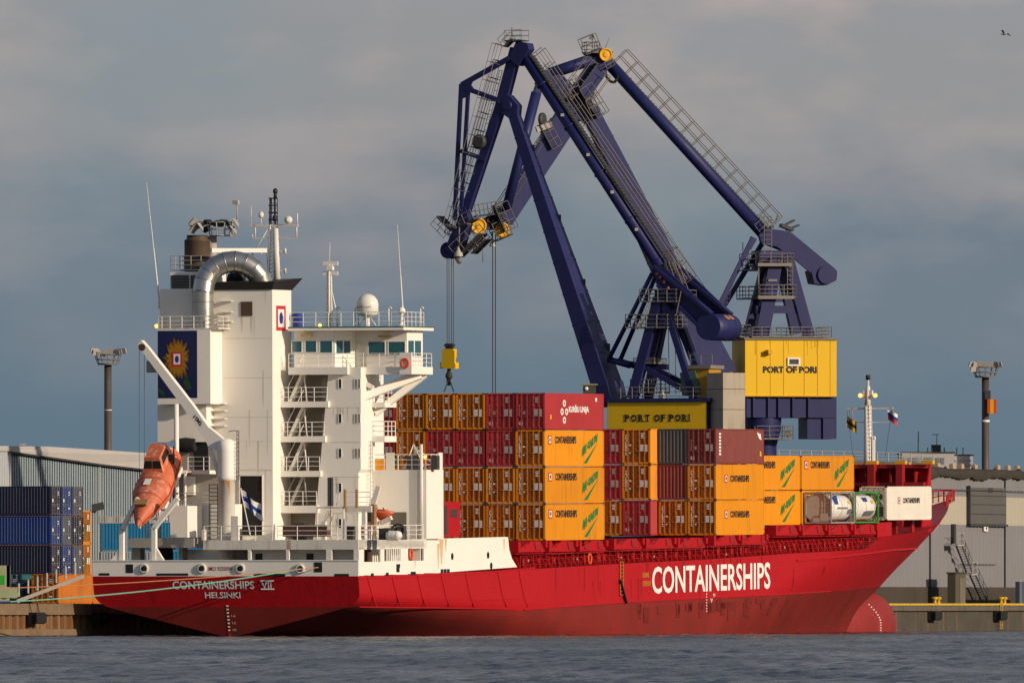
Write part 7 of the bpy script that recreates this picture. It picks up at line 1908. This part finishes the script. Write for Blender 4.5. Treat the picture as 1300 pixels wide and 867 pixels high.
# left-hand warehouse
lw = empty('warehouse', label='big warehouse with blue grey corrugated wall and pale roof behind the blue containers', cat='warehouse', group='warehouses'); D0, D1 = 1215, 1275
lw.location = at(0, 765, D0); l0 = lw.location.copy()
def LA(u, v):
    t = (u + 40) / 300; d = lerp(D0, D1, t); return at(u, v, d) - l0
STEELBLUE = paint('warehouse_steelblue', (0.27, 0.335, 0.365), 0.55, .12, .2, scale=.3)
def strip(m, segs, zfun0, zfun1, dd, wave=0.0, n=1):
    pass
m = MB()
def wall_poly(m, u0, u1, vt0, vt1, per_px, dep):
    n = int((u1 - u0) / per_px); vs = []
    prof = []
    for i in range(n):
        for f, dd in ((0, 0), (.4, 0), (.5, dep), (.9, dep)): prof.append((u0 + (i + f) * per_px, dd))
    prof.append((u0 + n * per_px, 0)); k = len(prof)
    for top in (0, 1):
        for u, dd in prof:
            t = (u - u0) / (u1 - u0); p = LA(u, lerp(vt0, vt1, t)); vs.append((p.x, p.y + dd, p.z if top else 0.0))
    m.add(vs, [(i, i + 1, k + i + 1, k + i) for i in range(k - 1)])
wall_poly(m, 13, 262, 573.5, 604.5, 3.0, .28); m.build('wall', STEELBLUE, lw)
m = MB(); wall_poly(m, -42, 12.6, 572, 573, 3.0, .08); m.build('white_wall', paint('pale_wall', (.42, .44, .46), .6, .1, .1), lw)
m = MB()
for u in (13.5, 127): a, b = LA(u - 1, 600), LA(u + 1, 600); zt_ = LA(u, lerp(573.5, 604.5, (u - 13) / 249)).z; m.box(a.x, b.x, a.y - .15, a.y + .1, 0, zt_)
m.build_each('wall_post', paint('post_pale', (.45, .42, .38), .6), lw)
m = MB()
P0 = [LA(-42, 565.5), LA(60, 566.8), LA(130, 571), LA(262, 580)]; P1 = [LA(-42, 572), LA(13, 572.8), LA(130, 589), LA(262, 604)]
poly = [Vector((p.x, p.y - .5, p.z)) for p in P0] + [Vector((p.x, p.y - .5, p.z)) for p in reversed(P1)]
m.prism(poly, (0, 1.2, 0)); 
m.add([Vector((p.x, p.y + .6, p.z - .05)) for p in P0] + [Vector((p.x + 6, p.y + 60, p.z - .05)) for p in P0], [(i, i + 1, i + 5, i + 4) for i in range(3)])
m.build('roof', paint('roof_pale', (.44, .41, .39), .7, .1, .05), lw)
m = MB(); a = [LA(13, 573.8), LA(130, 590.2), LA(262, 605)]
for p, q in zip(a[:-1], a[1:]): m.beam(p - Vector((0, .6, 0)), q - Vector((0, .6, 0)), .16, .5, n=(0, 1, 0))
m.build('gutter', DARKMETAL, lw)
m = MB(); p = LA(123, 643); m.beam(p + Vector((-.7, -1, -.2)), p + Vector((.7, -1, .1)), .7, .7, n=(0, 1, 0)); m.beam(p + Vector((-.2, 0, 0)), p + Vector((-.1, -1, 0)), .2, .2); m.build('wall_light', DARKMETAL, lw)
# a seagull on the roof edge is a small pale bird
def gull(p, label, flying):
    m = MB(); rotz = 0
    superellipsoid(m, (0, 0, 0), .26, .08, .09, 2, 10, 8); superellipsoid(m, (.27, 0, .08), .09, .07, .07, 2, 8, 6); m.lathe((.34, 0, .08), [(.025, 0), (.004, .09)], 6, axis=(1, 0, 0)); m.add([(-.24, -.03, 0), (-.46, -.09, .02), (-.46, .09, .02), (-.24, .03, 0)], [(0, 1, 2, 3)])
    if flying:
        for s in (-1, 1): m.add([(.12, s * .08, .05), (-.10, s * .08, .05), (-.16, s * .45, .20), (.10, s * .42, .22), (-.26, s * .85, .10), (-.10, s * .80, .13)], [(0, 1, 2, 3), (3, 2, 4, 5)])
    else:
        for s in (-1, 1): m.tube((0, s * .04, -.1), (0, s * .04, -.28), .012, n=4); m.add([(.12, s * .1, .06), (-.3, s * .09, .05), (-.3, s * .1, -.02), (.1, s * .12, -.03)], [(0, 1, 2, 3)])
    o = m.build('seagull', paint('gull_grey', (.45, .44, .43), .7) ); o.location = p; tag(o, label, 'bird'); return o
g1 = gull(at(1275, 44, 900), 'dark gull flying in the grey sky, far up beside the cranes', True); g1.rotation_euler = (.3, .1, 2.6); g1.scale = (.75, .75, .75)
gull(at(28.5, 564.5, 1214), 'pale gull standing on the roof edge of the blue warehouse', False)
# stacked yard containers: long sides to the viewer, doors to the right
YM = Matrix.Rotation(R(90 - THETA), 4, 'Z')
def yard_put(kind, u, d, z, turn, label, group):
    p = at(u, 765, d); M = Matrix.Translation((p.x, p.y, z)) @ Matrix.Rotation(turn, 4, 'Z')
    put(kind, M, label, group)
YD = 1150; HY = 2.62
turn = R(90 - THETA) + R(90)         # their x axis runs inland from the door end
rows = [['teal40', 'teal40', 'teal40'], ['navy40', 'blue40', 'greyblue40'], ['blue40', 'greyblue40', 'navy40'], ['navy40', 'blue40', 'greyblue40']]
NAMES = {'greyblue40': 'grey blue container with rusty doors', 'blue40': 'bright blue container with labelled doors', 'navy40': 'navy blue container', 'teal40': 'dark teal container', 'cyan40': 'cyan blue container', 'ochre40': 'ochre container with ribbed side'}
cols_ = ['nearest row', 'middle row', 'back row']
dirv = Vector((math.cos(R(90 - THETA)), math.sin(R(90 - THETA)), 0))
p0 = at(78, 765, YD)
for t, row in enumerate(rows):
    for c, k in enumerate(row):
        if k == 'greyblue40' and c == 0 and t == 0: k = 'navy40'
        M = Matrix.Translation(Vector((p0.x, p0.y, QZ + t * HY)) + dirv * (c * 2.56)) @ Matrix.Rotation(turn, 4, 'Z')
        put(k, M, f'{NAMES[k]}, {TIER[t]} tier, {cols_[c]} of blue yard stack', 'yard containers')
# third tier order in the yard is set above; two orange boxes behind them, a cyan row farther back, an ochre one on the quay
for t in (0, 1, 2):
    p = at(115.5, 765, 1168) ; M = Matrix.Translation((p.x, p.y, QZ + t * 2.95 - .45)) @ Matrix.Rotation(turn, 4, 'Z')
    put('magnumend', M, f'orange container with green slogan on its doors, {("bottom", "middle", "upper")[t]} one behind the blue yard stack', 'orange yard containers')
for c in range(3):
    for t in range(2):
        p = at(128 + c * 62, 765, 1195); M = Matrix.Translation((p.x, p.y, QZ + 2.2 + t * 2.62)) @ Matrix.Rotation(R(8), 4, 'Z')
        if c < 2: put('cyan40', Matrix.Translation((p.x - c * 0.0, p.y + c * 2, QZ + 2.3 + t * 2.62)) @ Matrix.Rotation(R(4), 4, 'Z'), f'bright cyan container, {("lower", "upper")[t]} tier, {("beside the orange boxes", "behind the lifeboat ramp")[c]}', 'cyan containers')
# pale slatted barrier along the foot of the cyan row and above it
for v0, v1, u0, u1, nm in ((655, 664, 126, 196, 'pale slatted fence above the cyan containers'), (700, 712, 128, 215, 'pale slatted fence in front of the cyan containers')):
    d = 1190; a = at(u0, v1, d); b = at(u1, v0, d); m = MB(); n = int((b.x - a.x) / .26)
    for i in range(n): x = lerp(0, b.x - a.x, i / n); m.box(x, x + .15, -.05, .05, 0.06, b.z - a.z - .06)
    m.box(0, b.x - a.x, -.06, .06, 0, .06); m.box(0, b.x - a.x, -.06, .06, b.z - a.z - .06, b.z - a.z)
    for i in (0, .5, 1): m.box(i * (b.x - a.x) - .06, i * (b.x - a.x) + .06, .05, .15, QZ - a.z, b.z - a.z)
    o = m.build('slatted_fence', paint('fence_pale', (.42, .38, .34), .7)); o.location = (a.x, a.y, a.z); tag(o, nm, 'fence', 'slatted fences')
p = qx(74, 758, 3) ; qp = qy(74, 762, QY + 42)
put('ochre40', QUAYM @ Matrix.Translation((qp.x, QY + 42, QZ)), 'ochre container with ribbed side standing on the quay behind the gangway', 'quayside containers')
qp = qy(28, 762, QY + 46)
put('teal40', QUAYM @ Matrix.Translation((qp.x, QY + 46, QZ)), 'dark teal container on the quay behind the sloping gangway', 'quayside containers')
# gangway from the quay up to the stern
gw = empty('gangway', label='pale aluminium gangway sloping from the quay up to the stern', cat='gangway'); GD = 1008
gw.location = at(25, 762, GD); o2 = gw.location.copy()
def GA(u, v, dy=0): q = at(u, v, GD) - o2; q.y += dy; return q
m = MB()
for dy in (-.45, .45): m.beam(GA(22, 763, dy), GA(107, 731, dy), .28 if dy < 0 else .22, .08, n=(0, 1, 0))
for i in range(20): t = i / 19; a = GA(lerp(22, 107, t), lerp(762, 731, t), -.4); m.beam(a, a + Vector((0, .8, 0)), .12, .05, n=(0, 0, 1))
m.build('gangway_bridge', paint('aluminium', (.50, .45, .38), .5, .2, .1), gw)
m = MB()
for i in range(7):
    t = i / 6.4; u, v = lerp(24, 100, t), lerp(757, 729, t)
    for dy in (-.45, .45): m.tube(GA(u, v, dy), GA(u, v - 17, dy), .07, n=6)
m.build_each('stanchion', GALV, gw)
m = MB()
for dy in (-.45, .45):
    for k in (8, 16):
        for i in range(6): t0, t1 = i / 6.4, (i + 1) / 6.4; m.tube(GA(lerp(24, 100, t0), lerp(757, 729, t0) - k, dy), GA(lerp(24, 100, t1), lerp(757, 729, t1) - k, dy), .025, n=4)
m.build('hand_rope', DARKMETAL, gw)
# green winch on the quay at the edge of the frame
wn_ = empty('quay_winch', loc=at(2, 763, 992), label='pale green winch machine on the quay at the frame edge', cat='winch')
PALEG = paint('winch_green', (.34, .38, .22), .6, .3, .4, RUST)
m = MB(); px = 992 / F_PX; m.box(-.9, .62, -.5, .5, .0, .25); m.box(-.5, .66, -.3, -.2, .9, 2.75); m.box(-.5, -.35, -.3, .3, .25, 2.6); m.box(.4, .66, -.3, .3, 1.1, 2.75); m.box(-.9, 1.2, -.45, .45, .26, 1.0); m.build('winch_frame', PALEG, wn_)
m = MB(); m.lathe((.2, -.5, .65), [(.5, 0), (.5, .1), (.25, .12), (.25, .9), (.5, .92), (.5, 1.0)], 16, axis=(0, 1, 0)); m.lathe((1.0, -.4, .5), [(.3, 0), (.3, .8)], 12, axis=(0, 1, 0)); m.build('winch_drum', PALEG, wn_)
m = MB(); m.box(-.2, .25, -.34, -.31, 1.3, 2.0); m.build('green_cover', paint('vivid_green', (.04, .35, .03), .5), wn_)
# low grey barrier behind it
# mooring lines
def world(p): return SHIPM @ Vector(p)
def line(a, b, sag, r, mat, label, n=24):
    m = MB(); pts = []
    for i in range(n + 1):
        t = i / n; p = a.lerp(b, t); p.z -= sag * 4 * t * (1 - t); pts.append(p - a)
    m.path(pts, r, 6); o = m.build('mooring_line', mat); o.location = a; tag(o, label, 'mooring line', 'mooring lines'); return o
fa = world(sx(381, 722, -.15)); line(fa, at(12, 763.5, 985), .35, .055, ROPE_GREEN, 'pale green mooring rope stretched from the stern to the quay')
line(world(sx(404, 720, -.15)), at(-8, 746.5, 975), .25, .04, ROPE_ORANGE, 'thin orange brown mooring rope above the green one')
line(at(13, 763.5, 985), at(-30, 764.5, 984), .0, .06, TARP, 'short blue end of the mooring rope on the quay edge')
# hut with a lamp between the top containers and the crane foot
hp = at(748, 497, 1150); ht = empty('signal_hut', loc=hp, label='small dark hut with a round lamp behind the top red container', cat='hut')
m = MB(); m.box(-.55, .6, -.5, .5, -1.0, .55); m.build('hut_wall', paint('hut_green', (.06, .065, .05), .6), ht)
m = MB(); m.box(-.75, .75, -.6, .6, .56, .68); m.build('roof', paint('hut_roof', (.3, .25, .15), .7), ht)
m = MB(); superellipsoid(m, (-.25, -.55, .25), .18, .12, .18, 2, 10, 8); m.build('lamp', LETTER, ht)
m = MB(); m.box(-.4, .4, -.4, .4, -17.6, -1.01); m.build('hut_pillar', CRANE, ht)
for k, r in PR.items():
    if k not in used and not any(PR[j] is r and j in used for j in PR):
        for ch in children_of.get(r.name, []):
            for g_ in children_of.get(ch.name, []): bpy.data.objects.remove(g_)
            bpy.data.objects.remove(ch)
        bpy.data.objects.remove(r); used.add(k)
